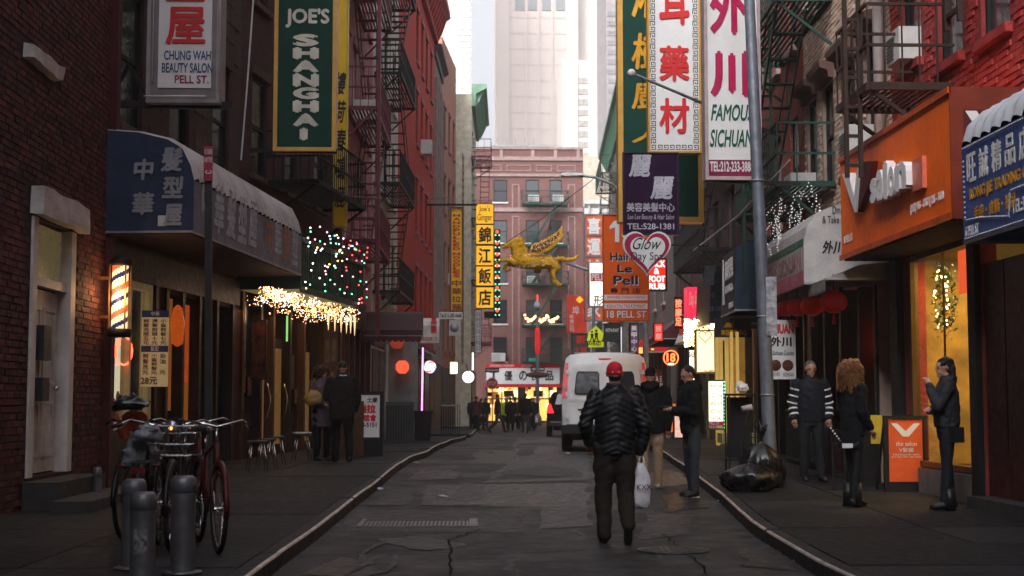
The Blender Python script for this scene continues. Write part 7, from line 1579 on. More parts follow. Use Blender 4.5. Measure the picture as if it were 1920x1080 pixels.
    for L_ in legs:
        kn, an = S(L_[1]), S(L_[2]); tip = L_[3] if len(L_) > 3 else (0, -1, -.12); t = V(tip).normalized(); sb = MB(); c = an - V((0, 0, .045 * k))
        sb.tube([c - t * .055 * k + V((0, 0, .004)), c + t * .02 * k + V((0, 0, .01)), c + t * .11 * k, c + t * .175 * k - V((0, 0, .006))], [.038 * k, .047 * k, .043 * k, .024 * k], 10); limb(sb, [an + V((0, 0, .03)), c], [.045 * k, .045 * k], 10)
        so = sb.obj('shoe', shoes, r)
        if shoe_sole: q = MB(); q.tube([c - t * .07 * k - V((0, 0, .032)), c + t * .17 * k - V((0, 0, .034))], [.04 * k, .034 * k], 8); q.v = [(x, y, min(z_, c.z - .024)) if 0 else (x, y, c.z + t.z * 0 - .04 * k + (z_ - (c.z - .033)) * .35) for x, y, z_ in q.v]; q.obj('sole', shoe_sole, so)
    # hair
    hm = hairm or HAIRB
    def headball(cs, name, m2, vx, dp, fr2=14):
        b = MB()
        for c, rr_ in cs: m_ = MB(); m_.ball((0, 0, 0), tuple(q * k for q in rr_), 16, 12); b.add([tuple(hd_ + Rh.to_3x3() @ (V(p_) + V(c) * k)) for p_ in m_.v], m_.f)
        return remesh(b, name, m2, r, vx, 1, dp, fr2)
    if hair == 'short': headball([((0, .02, .045), (.08, .088, .078)), ((0, .05, .0), (.074, .058, .075))], 'hair', hm, max(.01, vox * .7), .008)
    elif hair == 'bald': headball([((0, .04, .03), (.079, .07, .07)), ((0, .05, -.01), (.073, .05, .06))], 'hair', hm, max(.01, vox * .7), .006)
    elif hair == 'long': headball([((0, .02, .04), (.086, .1, .085)), ((0, .06, -.04), (.085, .065, .1)), ((0, .06, -.13), (.09, .06, .1)), ((0, .05, -.2), (.08, .05, .06))], 'hair', hm, max(.01, vox * .7), .012)
    elif hair == 'curly':
        ST2 = MB(); rs_ = random.Random(int(H * 100))
        for _ in range(330):
            a_ = rs_.uniform(0, 2 * pi); z_ = rs_.uniform(-.22, .12); w2 = .15 if z_ < .02 else .15 * sqrt(max(.05, 1 - ((z_ - .02) / .115) ** 2)); 
            if -z_ < .14 and sin(a_) < -.55: continue
            P_ = [(w2 * cos(a_) * (1 + .1 * t) + .018 * sin(t * 9 + a_ * 7), .04 + w2 * .85 * sin(a_) * (1 + .1 * t) + .018 * cos(t * 8 + a_ * 5), z_ - .03 * t) for t in [i / 6 * 2.4 for i in range(7)]]
            ST2.tube([HP(*p_) for p_ in P_], [.007, .008, .008, .007, .006, .005, .002], 4)
        tag(ST2.obj('curls', hm, r), kind='stuff'); headball([((0, .02, .03), (.115, .12, .10)), ((0, .05, -.07), (.14, .11, .10)), ((0, .05, -.15), (.135, .095, .08)), ((.07, -.01, -.05), (.045, .05, .08)), ((-.07, -.01, -.05), (.045, .05, .08))], 'hair', hm, max(.01, vox * .7), .03, 22)
    elif hair in ('beanie', 'cap'):
        headball([((0, .01, .045), (.079, .095, .078)), ((0, .03, .012), (.078, .08, .05))], 'beanie' if hair == 'beanie' else 'cap', hm, max(.01, vox * .7), .004)
        if hair == 'cap':
            q = MB(); q.tube([HP(-.06, -.08, .035), HP(0, -.10, .045), HP(.06, -.08, .035)], .012, 6); q.tube([HP(-.045, -.12, .03), HP(0, -.15, .032), HP(.045, -.12, .03)], .012, 6); q.obj('peak', hm, r)
            headball([((0, .055, -.03), (.066, .038, .045))], 'hair', HAIRB, .01, .004)
    if not far and abs(headrot[0]) < 3:
        for sx in (-1, 1): ballc_ = MB(); ballc_.ball(HP(sx * .029, -.0865, .012), .009 * k, 8, 6); ballc_.obj('eye', LETB, r)
    return r, k
def leg(hx, kn, an, tip=(0, -1, -.1)): return ((hx, 0, .92), kn, an, tip)
C1 = mat('black_puffer_nylon', (.008, .010, .012), .5, var=.2, bump=.1, spec=.3); C2 = mat('black_wool', (.007, .0075, .009), .9, var=.25, bump=.5, bs=90, spec=.15)
CH = mat('dark_olive_cargo', (.020, .016, .012), .85, var=.25, bump=.4, spec=.2); TAN = mat('tan_chino', (.26, .18, .12), .8, var=.15, bump=.3); JEAN = mat('washed_grey_jeans', (.026, .031, .040), .8, var=.3, vs=8, bump=.4, spec=.2)
NAVJ = mat('dark_navy_jacket', (.008, .010, .015), .8, var=.2, bump=.3, spec=.2); SHOEB = mat('black_shoe', (.008, .008, .008), .45, spec=.3); SNEAK = mat('light_sneaker', (.45, .42, .38), .6)
REDC = mat('red_cap_cloth', (.55, .012, .03), .75, var=.12, bump=.3)
X1 = at(1153, 800, 13.6).x
p1, k1 = person('man in a red cap and quilted black jacket walking away mid street', X1, 13.6, pi, 1.73,
    legs=[leg(.09, (.10, .06, .50), (.09, .16, .20), (0, -.45, -1)), leg(-.1, (-.11, -.04, .50), (-.12, -.02, .085), (-.1, -1, -.1))][::-1] if 0 else [((-.09, 0, .92), (-.095, .02, .50), (-.105, .17, .19), (0, -.35, -1)), ((.09, 0, .92), (.11, -.03, .50), (.105, .0, .09), (.1, -1, -.12))],
    arms=[((.19, 0, 1.42), (.30, .06, 1.14), (.25, -.06, .96)), ((-.19, 0, 1.42), (-.29, .05, 1.12), (-.24, -.03, .86))], jacket=C1, trousers=CH, shoes=SHOEB, hair='cap', hairm=REDC, hem=.85, puff=.08, quilt=(.055, .012, .45), baggy=1.22, vox=.011)
o = tag(MB().tube([(-.035, 0, 0), (-.015, 0, 0)], .004).obj('tmp_x', LETB), 'x', 'x'); bpy.data.objects.remove(o)
hdz = 1.62 * k1
for sx in (-.03, .03): MB().ball((sx, .107, hdz + .02), .007, 6, 4).obj('cap_badge', SIGNW, p1)
# plastic bag in his right hand (on the right in the picture)
def bagmesh(w_, h_, d_, seed, name, m_, parent=None, loc=None, n=18, kz=14, squash=1, fold=.045):
    b = MB(); b.smooth = True; rings = []
    for i in range(kz + 1):
        t = i / kz; z = -h_ * t; q = .25 + .75 * min(1, t * 2.2) ** .7; q *= (1 - max(0, t - .85) * 2.2)
        ring = []
        for j in range(n):
            a = 2 * pi * j / n; nn = 1 + noise.noise(V((cos(a) * 1.6, sin(a) * 1.6, t * 4 + seed))) * .28; ring.append(V((w_ / 2 * q * cos(a) * nn, d_ / 2 * q * sin(a) * nn, z + fold * noise.noise(V((a, t * 5, seed))))))
        rings.append(ring)
    b.loft(rings); return b.obj(name, m_, parent, loc)
hb = p1.location + Matrix.Rotation(pi, 3, 'Z') @ (V((-.24, -.03, .86)) * k1)
pb = thing('plastic_bag', 'crumpled white plastic carrier bag held by the red capped man', 'bag', (hb.x + .01, hb.y - .02, hb.z - .08))
PLW = mat('white_plastic_film', (.62, .60, .64), .35, var=.2, vs=10, bump=.8, bs=18)
bagmesh(.19, .42, .11, 3, 'bag_body', PLW, pb, (0, 0, -.02)); MB().tube([(-.03, 0, -.04), (-.01, 0, .05), (.02, 0, .05), (.04, 0, -.04)], .008, 6).obj('handle', PLW, pb)
text(pb, 'KXX', -.05, .09, -.26, -.21, LETB, y=-.092)
# man beside the van
person('man in a black beanie and tan trousers standing behind the red capped man', at(1220, 800, 20.6).x, 20.6, pi * .93, 1.76, arms=[((.19, 0, 1.42), (.25, .03, 1.12), (.22, -.08, .90)), ((-.2, 0, 1.42), (-.27, .03, 1.12), (-.25, -.02, .86))],
       legs=[leg(.09, (.10, -.02, .5), (.11, .02, .09)), leg(-.09, (-.10, 0, .5), (-.10, -.04, .09), (-.3, -1, -.1))], jacket=C2, trousers=TAN, shoes=SNEAK, hair='beanie', hairm=C2, hem=.80, puff=.12, hood=True, vox=.014, baggy=1.05)
# man with the phone
p3, k3 = person('man in black jacket and grey jeans looking down at a phone by the kerb', at(1298, 800, 19.1).x, 19.1, -pi * .42, 1.76, headrot=(0, .45), lean=(0, -.03),
    arms=[((.18, -.02, 1.42), (.22, -.02, 1.12), (.05, -.26, 1.16)), ((-.18, -.02, 1.42), (-.23, -.03, 1.12), (-.06, -.27, 1.16))], legs=[((.1, 0, .92), (.12, -.03, .5), (.14, -.04, .09), (.35, -1, -.1)), ((-.1, 0, .92), (-.12, .0, .5), (-.13, .05, .09), (-.3, -1, -.1))],
    jacket=C2, trousers=JEAN, shoes=SHOEB, shoe_sole=SIGNW, hair='short', hairm=HAIRB, hem=.84, puff=.10, hood=True, vox=.013)
a_ = -pi * .42; ph = p3.location + Matrix.Rotation(a_, 3, 'Z') @ (V((.0, -.38, 1.20)) * k3)
ph_ = thing('mobile_phone', 'dark phone held in both hands by the man at the kerb', 'phone', ph, a_); MB().box(-.04, .04, -.075, .075, -.006, .004).obj('phone_body', LETB, ph_); MB().box(-.035, .035, -.065, .065, .0045, .006).obj('screen', mat('dim_screen', (.02, .02, .03), .1, em=(.5, .6, .8), es=.12), ph_)
MB().tube([V((-.07, -.135, 1.40)) * k3, V((-.05, -.145, 1.34)) * k3, V((-.04, -.15, 1.24)) * k3], .006, 5).obj('green_piping', glow('green_piping', (.2, .9, .3), .25, (.1, .6, .15)), p3)
# striped man
p4, k4 = person('grey haired man in a dark jacket with white striped sleeves', at(1521, 800, 20.3).x, 20.3, .05, 1.72, headrot=(0, .2), arms=[((.2, 0, 1.42), (.27, .03, 1.12), (.25, -.06, .9)), ((-.2, 0, 1.42), (-.27, .03, 1.12), (-.26, -.05, .9))],
    legs=[leg(.09, (.10, -.03, .5), (.12, -.05, .09), (.2, -1, -.1)), leg(-.09, (-.10, .0, .5), (-.11, .05, .09))], jacket=NAVJ, trousers=mat('dark_trousers', (.010, .012, .015), .8, bump=.4, spec=.2), shoes=SHOEB, hair='short', hairm=HAIRG, skin=SKIN2, hem=.86, puff=.10, vox=.014, z=gz(20.3) + KH)
for sx in (-1, 1):
    s0, e, w_ = [V(q) * k4 for q in (((sx * .2, 0, 1.42), (sx * .27, .03, 1.12), (sx * .255, -.055, .9)))]
    for t in (.3, .62, .95): c = s0.lerp(e, t); d = (e - s0).normalized() * .012; MB().tube([c - d, c + d], .0805 * k4 * 1.0, 14).obj('sleeve_stripe', LETW, p4)
    for t in (.35, .7): c = e.lerp(w_, t); d = (w_ - e).normalized() * .012; MB().tube([c - d, c + d], .070 * k4, 14).obj('sleeve_stripe', LETW, p4)
# woman with curly hair
p5, k5 = person('woman with big curly golden brown hair and black clothes on the right pavement', at(1600, 800, 16.1).x, 16.1, pi * .62, 1.66, arms=[((.17, 0, 1.40), (.24, .0, 1.12), (.20, -.18, .98)), ((-.17, 0, 1.40), (-.22, .04, 1.12), (-.2, -.10, .92))],
    legs=[leg(.08, (.075, -.02, .5), (.07, .0, .1)), leg(-.08, (-.085, .02, .5), (-.09, .08, .1))], jacket=C2, trousers=mat('black_leggings', (.008, .008, .009), .7, spec=.2), shoes=SHOEB, hair='curly', hairm=HAIRL, hem=.84, puff=.05, slim=.9, vox=.014, z=gz(16.1) + KH, baggy=.86)
for sx in (-1, 1): MB().tube([(sx * .08, .03, .0), (sx * .08, .03, .26)], [.06, .058], 10).obj('boot_shaft', SHOEB, p5)
ch_ = thing('shoulder_bag', 'black bag on a pale chain strap carried by the curly haired woman', 'bag', p5.location + V((-.18, -.1, .78))); pts = [V((-.12 + .30 * t, -.07, .10 - .20 * sin(t * pi * .7))) for t in [i / 14 for i in range(15)]]
cm = MB()
for p in pts: cm.ball(p, .012, 6, 4)
tag(cm.obj('chain', LETW, ch_), kind='stuff'); MB().box(-.02, .2, -.08, .0, -.12, .06).obj('bag_body', C2, ch_); MB().box(-.0, .12, -.09, -.081, -.12, -.07).obj('white_trim', SIGNW, ch_)
# woman at the window
p6, k6 = person('dark haired woman in a short jacket and boots beside the amber window', at(1776, 800, 15.6).x, 15.6, -pi * .55, 1.68, headrot=(.15, .12), arms=[((.17, 0, 1.40), (.22, -.13, 1.18), (.05, -.20, 1.42)), ((-.17, 0, 1.40), (-.22, -.06, 1.13), (.06, -.20, 1.14))],
    legs=[leg(.08, (.085, -.03, .5), (.09, -.06, .1)), leg(-.08, (-.08, .0, .5), (-.085, .05, .1))], jacket=mat('grey_black_jacket', (.022, .023, .028), .7, var=.5, vs=7, bump=.4), trousers=mat('dark_jeans', (.008, .010, .015), .8, spec=.2), shoes=SHOEB, hair='long', hairm=HAIRB, hem=.94, puff=.04, slim=.9, vox=.013, z=gz(15.6) + KH, baggy=.88)
for sx in (-1, 1): MB().tube([(sx * .085, .0, .0), (sx * .085, -.01, .24)], [.06, .062], 10).obj('boot_shaft', SHOEB, p6)
hb_ = thing('shoulder_bag', 'small dark shoulder bag at the hip of the woman by the window', 'bag', p6.location + V((.04, -.16, .74))); MB().box(-.08, .08, -.04, .04, 0, .17).obj('bag_body', C2, hb_); MB().tube([(-.08, 0, .2), (-.02, 0, .45), (.04, .05, .72)], .008, 5).obj('strap', C2, hb_)
# couple left
CO = mat('dark_brown_coat', (.014, .011, .010), .85, var=.2, bump=.4, spec=.2)
p7, k7 = person('man in a long dark coat and cap seen from behind at the restaurant door', at(641, 800, 25).x, 25, pi * 1.08, 1.76, headrot=(0, .2), arms=[((.21, 0, 1.42), (.28, -.02, 1.13), (.16, -.22, 1.08)), ((-.21, 0, 1.42), (-.27, .03, 1.12), (-.24, -.05, .88))],
    legs=[leg(.1, (.10, -.02, .5), (.10, -.05, .09)), leg(-.1, (-.11, .03, .5), (-.12, .10, .09))], jacket=CO, trousers=C2, shoes=SHOEB, hair='beanie', hairm=LETB, hem=.74, puff=.12, vox=.016, z=gz(25) + KH, slim=1.1, baggy=1.1)
MB().tube([(-.06, .085, 1.50 * k7), (0, .1, 1.495 * k7), (.06, .085, 1.50 * k7)], .014, 6).obj('white_collar', SIGNW, p7)
p8, k8 = person('curly haired woman in a lilac scarf facing the man in the dark coat', at(603, 800, 25.6).x, 25.6, pi * .22, 1.70, headrot=(.1, .2), arms=[((.19, 0, 1.4), (.24, -.05, 1.14), (.1, -.26, 1.18)), ((-.19, 0, 1.40), (-.24, .0, 1.12), (-.1, -.24, 1.02))],
    jacket=mat('lilac_grey_coat', (.10, .07, .09), .8, var=.5, vs=6, bump=.5), trousers=C2, shoes=SHOEB, hair='curly', hairm=mat('brown_curls', (.06, .025, .012), .5, var=.5, vs=30, bump=.9, bs=70), hem=.62, puff=.08, vox=.016, z=gz(25.6) + KH)
o = thing('tan_handbag', 'tan slouchy handbag on the arm of the woman in the lilac scarf', 'bag', at(588, 742, 25.3)); bagmesh(.34, .26, .16, 7, 'bag_body', mat('mustard_leather', (.28, .16, .04), .5), o, (0, 0, .1)); MB().tube([(-.08, 0, .08), (.0, 0, .3), (.1, 0, .08)], .012, 6).obj('handle', mat('mustard_leather', (), 1), o)
# crowd at the junction
DK = [C2, NAVJ, CO, mat('plum_coat', (.06, .015, .025), .8)]
V_ = {}
def walk(s): return [((.09, 0, .92), (.10, -.18 * s - .02, .52), (.1, -.26 * s, .10), (0, -1, .1)), ((-.09, 0, .92), (-.1, .04 * s, .50), (-.1, .34 * s, .14), (0, -1, -.5))]
crowd = [ # px, Y, rot, H, stride, jacket, trousers, hair, label
 (933, 66, pi / 2, 1.78, 1.25, C2, JEAN, 'short', 'man striding left to right across the far crossing in a black jacket'),
 (886, 72, .3, 1.7, .2, C2, C2, 'short', 'leftmost dark figure of the far crowd beside the shops'),
 (893, 70, 2.6, 1.74, .3, DK[3], C2, 'beanie', 'figure in a plum coat near the left shops in the far crowd'),
 (902, 73, 1.0, 1.66, .3, NAVJ, C2, 'long', 'long haired dark figure next to the plum coat'),
 (910, 76, 3.0, 1.7, .2, CO, JEAN, 'short', 'brown coated figure behind the striding man'),
 (948, 74, .1, 1.70, .3, mat('chartreuse_vest', (.35, .45, .02), .6), C2, 'short', 'figure in a bright chartreuse jacket in the far crowd'),
 (957, 72, 3.1, 1.72, .2, C2, C2, 'short', 'dark figure just right of the chartreuse jacket'),
 (966, 77, .2, 1.66, .2, NAVJ, C2, 'long', 'small long haired figure in the middle of the far crowd'),
 (977, 76, 2.9, 1.74, .3, CO, C2, 'short', 'figure left of the tall dark man at the junction'),
 (985, 64, pi, 1.80, .35, C2, JEAN, 'short', 'tall man in dark clothes walking away in the centre of the junction'),
 (997, 72, .2, 1.68, .2, NAVJ, C2, 'beanie', 'dark figure right behind the tall central man'),
 (1001, 78, .0, 1.70, .3, C2, C2, 'long', 'rightmost far figure carrying a white bag'),
]
for i, (px, Y, rot, H, s_, j_, t_, hr_, lab) in enumerate(crowd):
    q, kk_ = person(lab, at(px, 800, Y).x, Y, rot, H, legs=walk(s_), jacket=j_, trousers=t_, shoes=SHOEB, hair=hr_, vox=.035, far=True, group='people at the far junction', puff=.08, hem=.8, baggy=1.15)
    if i == 11: o = thing('white_bag', 'white bag hanging from the rightmost far figure', 'bag', q.location + V((.0, -.3, .75))); bagmesh(.4, .4, .2, 5, 'bag_body', PLW, o)
# ============================================================ BICYCLES, BOLLARDS, STREET THINGS
RUST_R = mat('dark_red_bike_paint', (.07, .007, .007), .35, .2, var=.2, dirt=.3); BPAINT = mat('black_bike_paint', (.010, .010, .012), .35, .3, dirt=.2)
def arcpts(c, R, a0, a1, n, ax='y'): return [V(c) + (V((0, R * cos(a), R * sin(a)))) for a in [lerp(a0, a1, i / n) for i in range(n + 1)]]
def bicycle(label, X, Y, rot, paint, basket=False, seatcover=False, R=.335, rack=True, z=None, steer=0.0):
    """length along local y, front wheel at +y"""
    r = thing('bicycle', label, 'bicycle', (X, Y, z if z is not None else gz(Y) + KH), rot, 'bicycles locked by the bollards')
    ty = MB(); ty.tube([V((0, R * cos(a), R * sin(a))) for a in [2 * pi * i / 36 for i in range(36)]], .021, 8, closed=True); ty = ty.mesh('tyre', RUB)
    rm = MB(); rm.tube([V((0, (R - .028) * cos(a), (R - .028) * sin(a))) for a in [2 * pi * i / 36 for i in range(36)]], .010, 6, closed=True); rm = rm.mesh('rim', mat('dull_rim', (.12, .12, .125), .35, .8))
    sp = MB()
    for i in range(28): a = 2 * pi * i / 28; b_ = a + (.5 if i % 2 else -.5); s = .03 * (1 if i % 4 < 2 else -1); sp.tube([(s, .03 * cos(b_), .03 * sin(b_)), (0, (R - .03) * cos(a), (R - .03) * sin(a))], .0016, 3)
    sp = sp.mesh('spokes', CHROME); hb = MB().lathe((0, 0, 0), [(.012, -.05), (.02, -.035), (.016, 0), (.02, .035), (.012, .05)], 10, 'x').mesh('hub', CHROME)
    for wy, nm in ((-.53, 'wheel'), (.53, 'wheel')):
        w_ = bpy.data.objects.new(nm, None); COL.objects.link(w_); w_.parent = r; w_.location = (0, wy, R + .02)
        for n_, m_ in (('tyre', ty), ('rim', rm), ('spokes', sp), ('hub', hb)):
            c = put(n_, m_, w_)
            if n_ == 'spokes': c['kind'] = 'stuff'
        MB().tube([V((0, (R + .035) * cos(a), (R + .035) * sin(a))) for a in [lerp(.15 if wy < 0 else -.1, pi + (.3 if wy < 0 else -.3), i / 14) for i in range(15)]], [.026] * 15, 6).obj('mudguard', paint, w_)
    hc = R + .02; BB = V((0, -.08, .29)); ST_ = V((0, -.22, .80)); HD = V((0, .36, .88)); HB_ = V((0, .41, .66)); fr = MB()
    for a, b_, w_ in ((BB, ST_, .017), (BB, HB_, .019), (ST_ * .93 + BB * .07, HD, .016), (BB, (0, -.53, hc), .010), (ST_, (0, -.53, hc), .009), (HD, HB_, .02)): fr.tube([a, b_], w_, 8)
    fr.obj('frame', paint, r); fk = MB()
    for sx in (-1, 1): fk.tube([HB_ + V((0, 0, -.02)), HB_ + V((sx * .045, .02, -.08)), V((sx * .045, .53, hc))], .011, 6)
    fk.obj('fork', paint, r)
    MB().tube([ST_, ST_ + V((0, -.03, .15))], .013, 8).obj('seat_post', CHROME, r)
    s = MB(); s.smooth = True; c = ST_ + V((0, -.05, .17)); s.loft([[c + V((wd * cos(t), y, .035 * sin(t) * (1 if sin(t) > 0 else .5) + dz)) for t in [2 * pi * j / 14 for j in range(14)]] for y, wd, dz in ((-.14, .05, .0), (-.11, .105, .012), (-.04, .09, .008), (.05, .04, 0), (.14, .022, -.005), (.15, .01, -.008))])
    s.obj('saddle', mat('saddle_vinyl', (.015, .015, .016), .35, spec=.7), r)
    st = MB().tube([HD, HD + V((0, -.02, .12))], .013, 8); st.obj('stem', CHROME, r); c = HD + V((0, 0, .13)); q = MB(); q.tube([c + V((-.28, -.16, .02)), c + V((-.22, -.06, .05)), c + V((-.08, .03, .02)), c, c + V((.08, .03, .02)), c + V((.22, -.06, .05)), c + V((.28, -.16, .02))], .011, 8); q.obj('handlebar', CHROME, r)
    for sx in (-1, 1): MB().tube([c + V((sx * .275, -.15, .018)), c + V((sx * .33, -.25, .0))], .017, 8).obj('grip', RUB, r); MB().tube([c + V((sx * .24, -.1, .03)), c + V((sx * .27, -.12, .0)), c + V((sx * .30, -.22, -.03))], .006, 5).obj('brake_lever', CHROME, r)
    for sx in (-1, 1): MB().tube([BB + V((sx * .05, 0, 0)), BB + V((sx * .07, .10 * sx, -.13))], .009, 6).box(sx * .07, sx * .16, BB.y + .10 * sx - .04, BB.y + .10 * sx + .04, BB.z - .145, BB.z - .12).obj('crank', CHROME, r)
    MB().lathe((.045, BB.y, BB.z), [(.02, -.003), (.095, -.003), (.095, .003), (.02, .003)], 20, 'x').obj('chainring', STEEL, r); MB().bar((.05, -.08, .385), (.05, -.53, hc + .035), .01, .02).bar((.05, -.08, .2), (.05, -.53, hc - .035), .008, .012).obj('chain', BLK, r)
    if rack:
        k = MB(); 
        for sx in (-1, 0, 1): k.tube([(sx * .06, -.28, .75), (sx * .06, -.72, .74)], .006, 5)
        for y in (-.4, -.55, -.7): k.tube([(-.065, y, .745), (.065, y, .745)], .006, 5)
        for sx in (-1, 1): k.tube([(sx * .06, -.6, .74), (sx * .05, -.53, hc)], .006, 5)
        k.obj('rear_rack', BLK, r); MB().box(-.05, .05, -.75, -.72, .66, .71).obj('rear_reflector', mat('reflector_red', (.12, .005, .005), .3), r)
    if basket:
        k = MB(); B0 = V((0, .60, .78))
        for z_, e in ((0, 0), (.09, .02), (.18, .035), (.24, .04)):
            w_ = .15 + e; d = .10 + e; P = [B0 + V((-w_, -d, z_)), B0 + V((w_, -d, z_)), B0 + V((w_, d, z_)), B0 + V((-w_, d, z_))]
            for i in range(4): k.tube([P[i], P[(i + 1) % 4]], .004, 4)
        for i in range(9): t = i / 8; k.tube([B0 + V((lerp(-.15, .15, t), -.10, 0)), B0 + V((lerp(-.19, .19, t), -.14, .24))], .003, 4); k.tube([B0 + V((lerp(-.15, .15, t), .10, 0)), B0 + V((lerp(-.19, .19, t), .14, .24))], .003, 4)
        k.obj('basket', CHROME, r)
    if seatcover: bagmesh(.26, .13, .3, 4, 'saddle_cover', mat('grey_plastic_film', (.20, .21, .24), .3, trans=.2, bump=.5), r, ST_ + V((0, -.06, .23)))
    return r
bA = bicycle('dark red bicycle with chrome handlebar nearest the road', at(392, 900, 12.1).x, 12.1, rad(199), RUST_R)
bB = bicycle('black bicycle with a front basket in the middle of the bike row', at(325, 900, 12.0).x, 12.3, rad(184), BPAINT, basket=True)
bC = bicycle('black bicycle with a plastic wrapped saddle nearest the shops', at(272, 900, 11.6).x, 11.8, rad(5), BPAINT, seatcover=True)
bD = bicycle('red framed bicycle leaning behind the bike row', at(365, 900, 13.4).x, 13.6, rad(190), RUST_R, rack=False)
bE = bicycle('tall black bicycle with a wide padded saddle behind the others', at(262, 900, 13.0).x, 13.2, rad(176), BPAINT)
# reflector disc and lights on bikes
o = tag(MB().lathe((0, 0, 0), [(.005, -.01), (.055, -.01), (.06, 0), (.055, .01)], 20, 'y').obj('disc_reflector', mat('iridescent_disc', (.30, .30, .38), .12, .8, var=.6, vs=30), None, at(320, 802, 11.7)), 'round shimmering disc hanging in the middle of the bicycles', 'reflector')
o = thing('bicycle_lamp', 'small amber lamp in the centre of the shimmering disc', 'lamp', at(320, 803, 11.66)); MB().ball((0, 0, 0), .016, 8, 6).obj('bulb', glow('amber_bulb', (1, .45, .1), 1.2), o)
for px, py in ((293, 873), (228, 873)): 
    o = tag(MB().ball((0, 0, 0), (.035, .015, .013), 10, 6).obj('tail_lamp', mat('reflector_red', (), 1), None, at(px, py, 11.5)), ('left' if px < 250 else 'right') + ' hand dim red tail lamp of the two behind the bollards', 'tail lamp')
o = tag(bagmesh(.30, .12, .34, 9, 'padded_saddle_cover', mat('shiny_black_cover', (.012, .013, .015), .25, spec=.7, bump=.2)), 'big black padded saddle cover sticking up left of the bikes', 'saddle cover'); o.location = at(245, 742, 12.4)
o = tag(bagmesh(.30, .26, .24, 2, 'plastic_bag', mat('grey_plastic_film', (), 1)), 'grey plastic bag bundled on the rear rack of a bicycle', 'bag'); o.location = at(262, 818, 11.7)
o = thing('child_seat', 'orange plastic child seat back on the bicycle nearest the shops', 'child seat', at(252, 822, 12.6)); CHO = mat('orange_seat_plastic', (.40, .07, .02), .45, var=.2)
MB().loft([[V((x, y, z)) for x, y in ((-w_, -.01), (w_, -.01), (w_, .02), (-w_, .02))] for w_, z in ((.09, 0), (.12, .1), (.11, .2), (.07, .235))]).obj('seat_back', CHO, o); MB().tube([(-.1, -.02, .0), (-.13, -.04, .12), (-.15, -.03, .23)], .018, 6).obj('side_wing', CHO, o)
# bollards
BOL = mat('worn_steel_bollard', (.15, .155, .17), .42, .6, var=.3, dirt=.35)
def bollard(px, Y, R, zt, label, sticker=False):
    x = at(px, 1000, Y).x; r = thing('bollard', label, 'bollard', (x, Y, gz(Y) + KH), 0, 'steel bollards in front of the bicycles'); h = zt - gz(Y) - KH
    MB().lathe((0, 0, 0), [(R, 0), (R, h - .12)], 20, cap=False).obj('post', BOL, r); MB().lathe((0, 0, 0), [(R, h - .119), (R * 1.05, h - .115), (R * 1.06, h - .05), (R * .98, h - .02), (R * .75, h), (.005, h + .004)], 20).obj('cap', BOL, r); MB().lathe((0, 0, 0), [(R * 1.6, 0), (R * 1.6, .015), (R * 1.02, .02)], 20).obj('base_plate', BOL, r)
    if sticker: 
        q = MB(); n = 6; q.add([(R * 1.01 * sin(a), -R * 1.01 * cos(a), z) for a in [lerp(-.55, .55, i / n) for i in range(n + 1)] for z in (h - .40, h - .24)], [(2 * i, 2 * i + 2, 2 * i + 3, 2 * i + 1) for i in range(n)]); q.obj('sticker', mat('peeling_sticker', (.16, .16, .17), .6, var=.9, vs=35), r)
za = lambda py, Y: at(400, py, Y).z
bollard(268, 9.6, .083, za(922, 9.6), 'front steel bollard carrying a peeling sticker', True)
bollard(250, 10.6, .085, za(898, 10.6), 'steel bollard half hidden behind the one with a sticker')
bollard(343, 10.3, .088, za(892, 10.3), 'right hand steel bollard standing clear before the bicycles')
bollard(180, 17.2, .05, za(876, 17.2), 'small dark standpipe knob at the foot of the barber shop corner')
# garbage bags by the lamp post
GB_ = mat('black_bin_liner', (.006, .006, .007), .3, var=.2, bump=.35, bs=11, spec=.45)
def garbage(label, px, py, Y, w_, h_, d_, seed, knot=True):
    p = at(px, py, Y); r = thing('garbage_bag', label, 'garbage bag', (p.x, Y, gz(Y) + KH), 0, 'garbage bags round the lamp post'); b = MB(); b.smooth = True; rings = []; n, kz = 56, 26
    for i in range(kz + 1):
        t = i / kz; z = h_ * t; q = (sin(min(1, t * 1.0 + .12) * pi) ** .45) * (1 if t < .6 else 1 - (t - .6) * .8); q = max(q, .10); ring = []
        for j in range(n):
            a = 2 * pi * j / n; v = V((cos(a) * 2.2, sin(a) * 2.2, t * 3 + seed)); nn = 1 + noise.noise(v) * .22 + abs(noise.noise(V((cos(a) * 7, sin(a) * 7, t * 2.2 + seed)))) * .22 * (.35 + t); ring.append(V((w_ / 2 * q * cos(a) * nn, d_ / 2 * q * sin(a) * nn, z)))
        rings.append(ring)
    b.loft(rings); b.obj('bag_body', GB_, r)
    if knot:
        k = MB(); 
        for a in range(5): k.tube([(0, 0, h_ * .96), (.06 * cos(a * 1.3), .06 * sin(a * 1.3), h_ + .10 + .03 * (a % 3)), (.10 * cos(a * 1.3 + .4), .1 * sin(a * 1.3 + .4), h_ + .16 + .05 * (a % 2))], [.025, .02, .006], 5)
        k.obj('tied_neck', GB_, r)
    return r
garbage('wide low black garbage bag lying in front of the lamp post', 1406, 920, 18.3, .72, .40, .5, 1, False)
garbage('upright tied garbage bag resting behind the low one', 1428, 900, 18.8, .52, .68, .42, 5)
garbage('slumped garbage bag pressed against the lamp post base', 1452, 900, 19.05, .30, .5, .38, 8, False)
o = tag(bagmesh(.17, .12, .1, 6, 'white_plastic_bag', PLW), 'small white plastic bag perched on the folded cart by the lamp post', 'bag'); o.location = at(1391, 717, 19.6)
ct = thing('folding_cart', 'folded metal shopping cart standing beside the garbage bags', 'cart', (at(1409, 900, 19.2).x, 19.2, gz(19.2) + KH)); zt = at(1409, 770, 19.2).z - ct.location.z
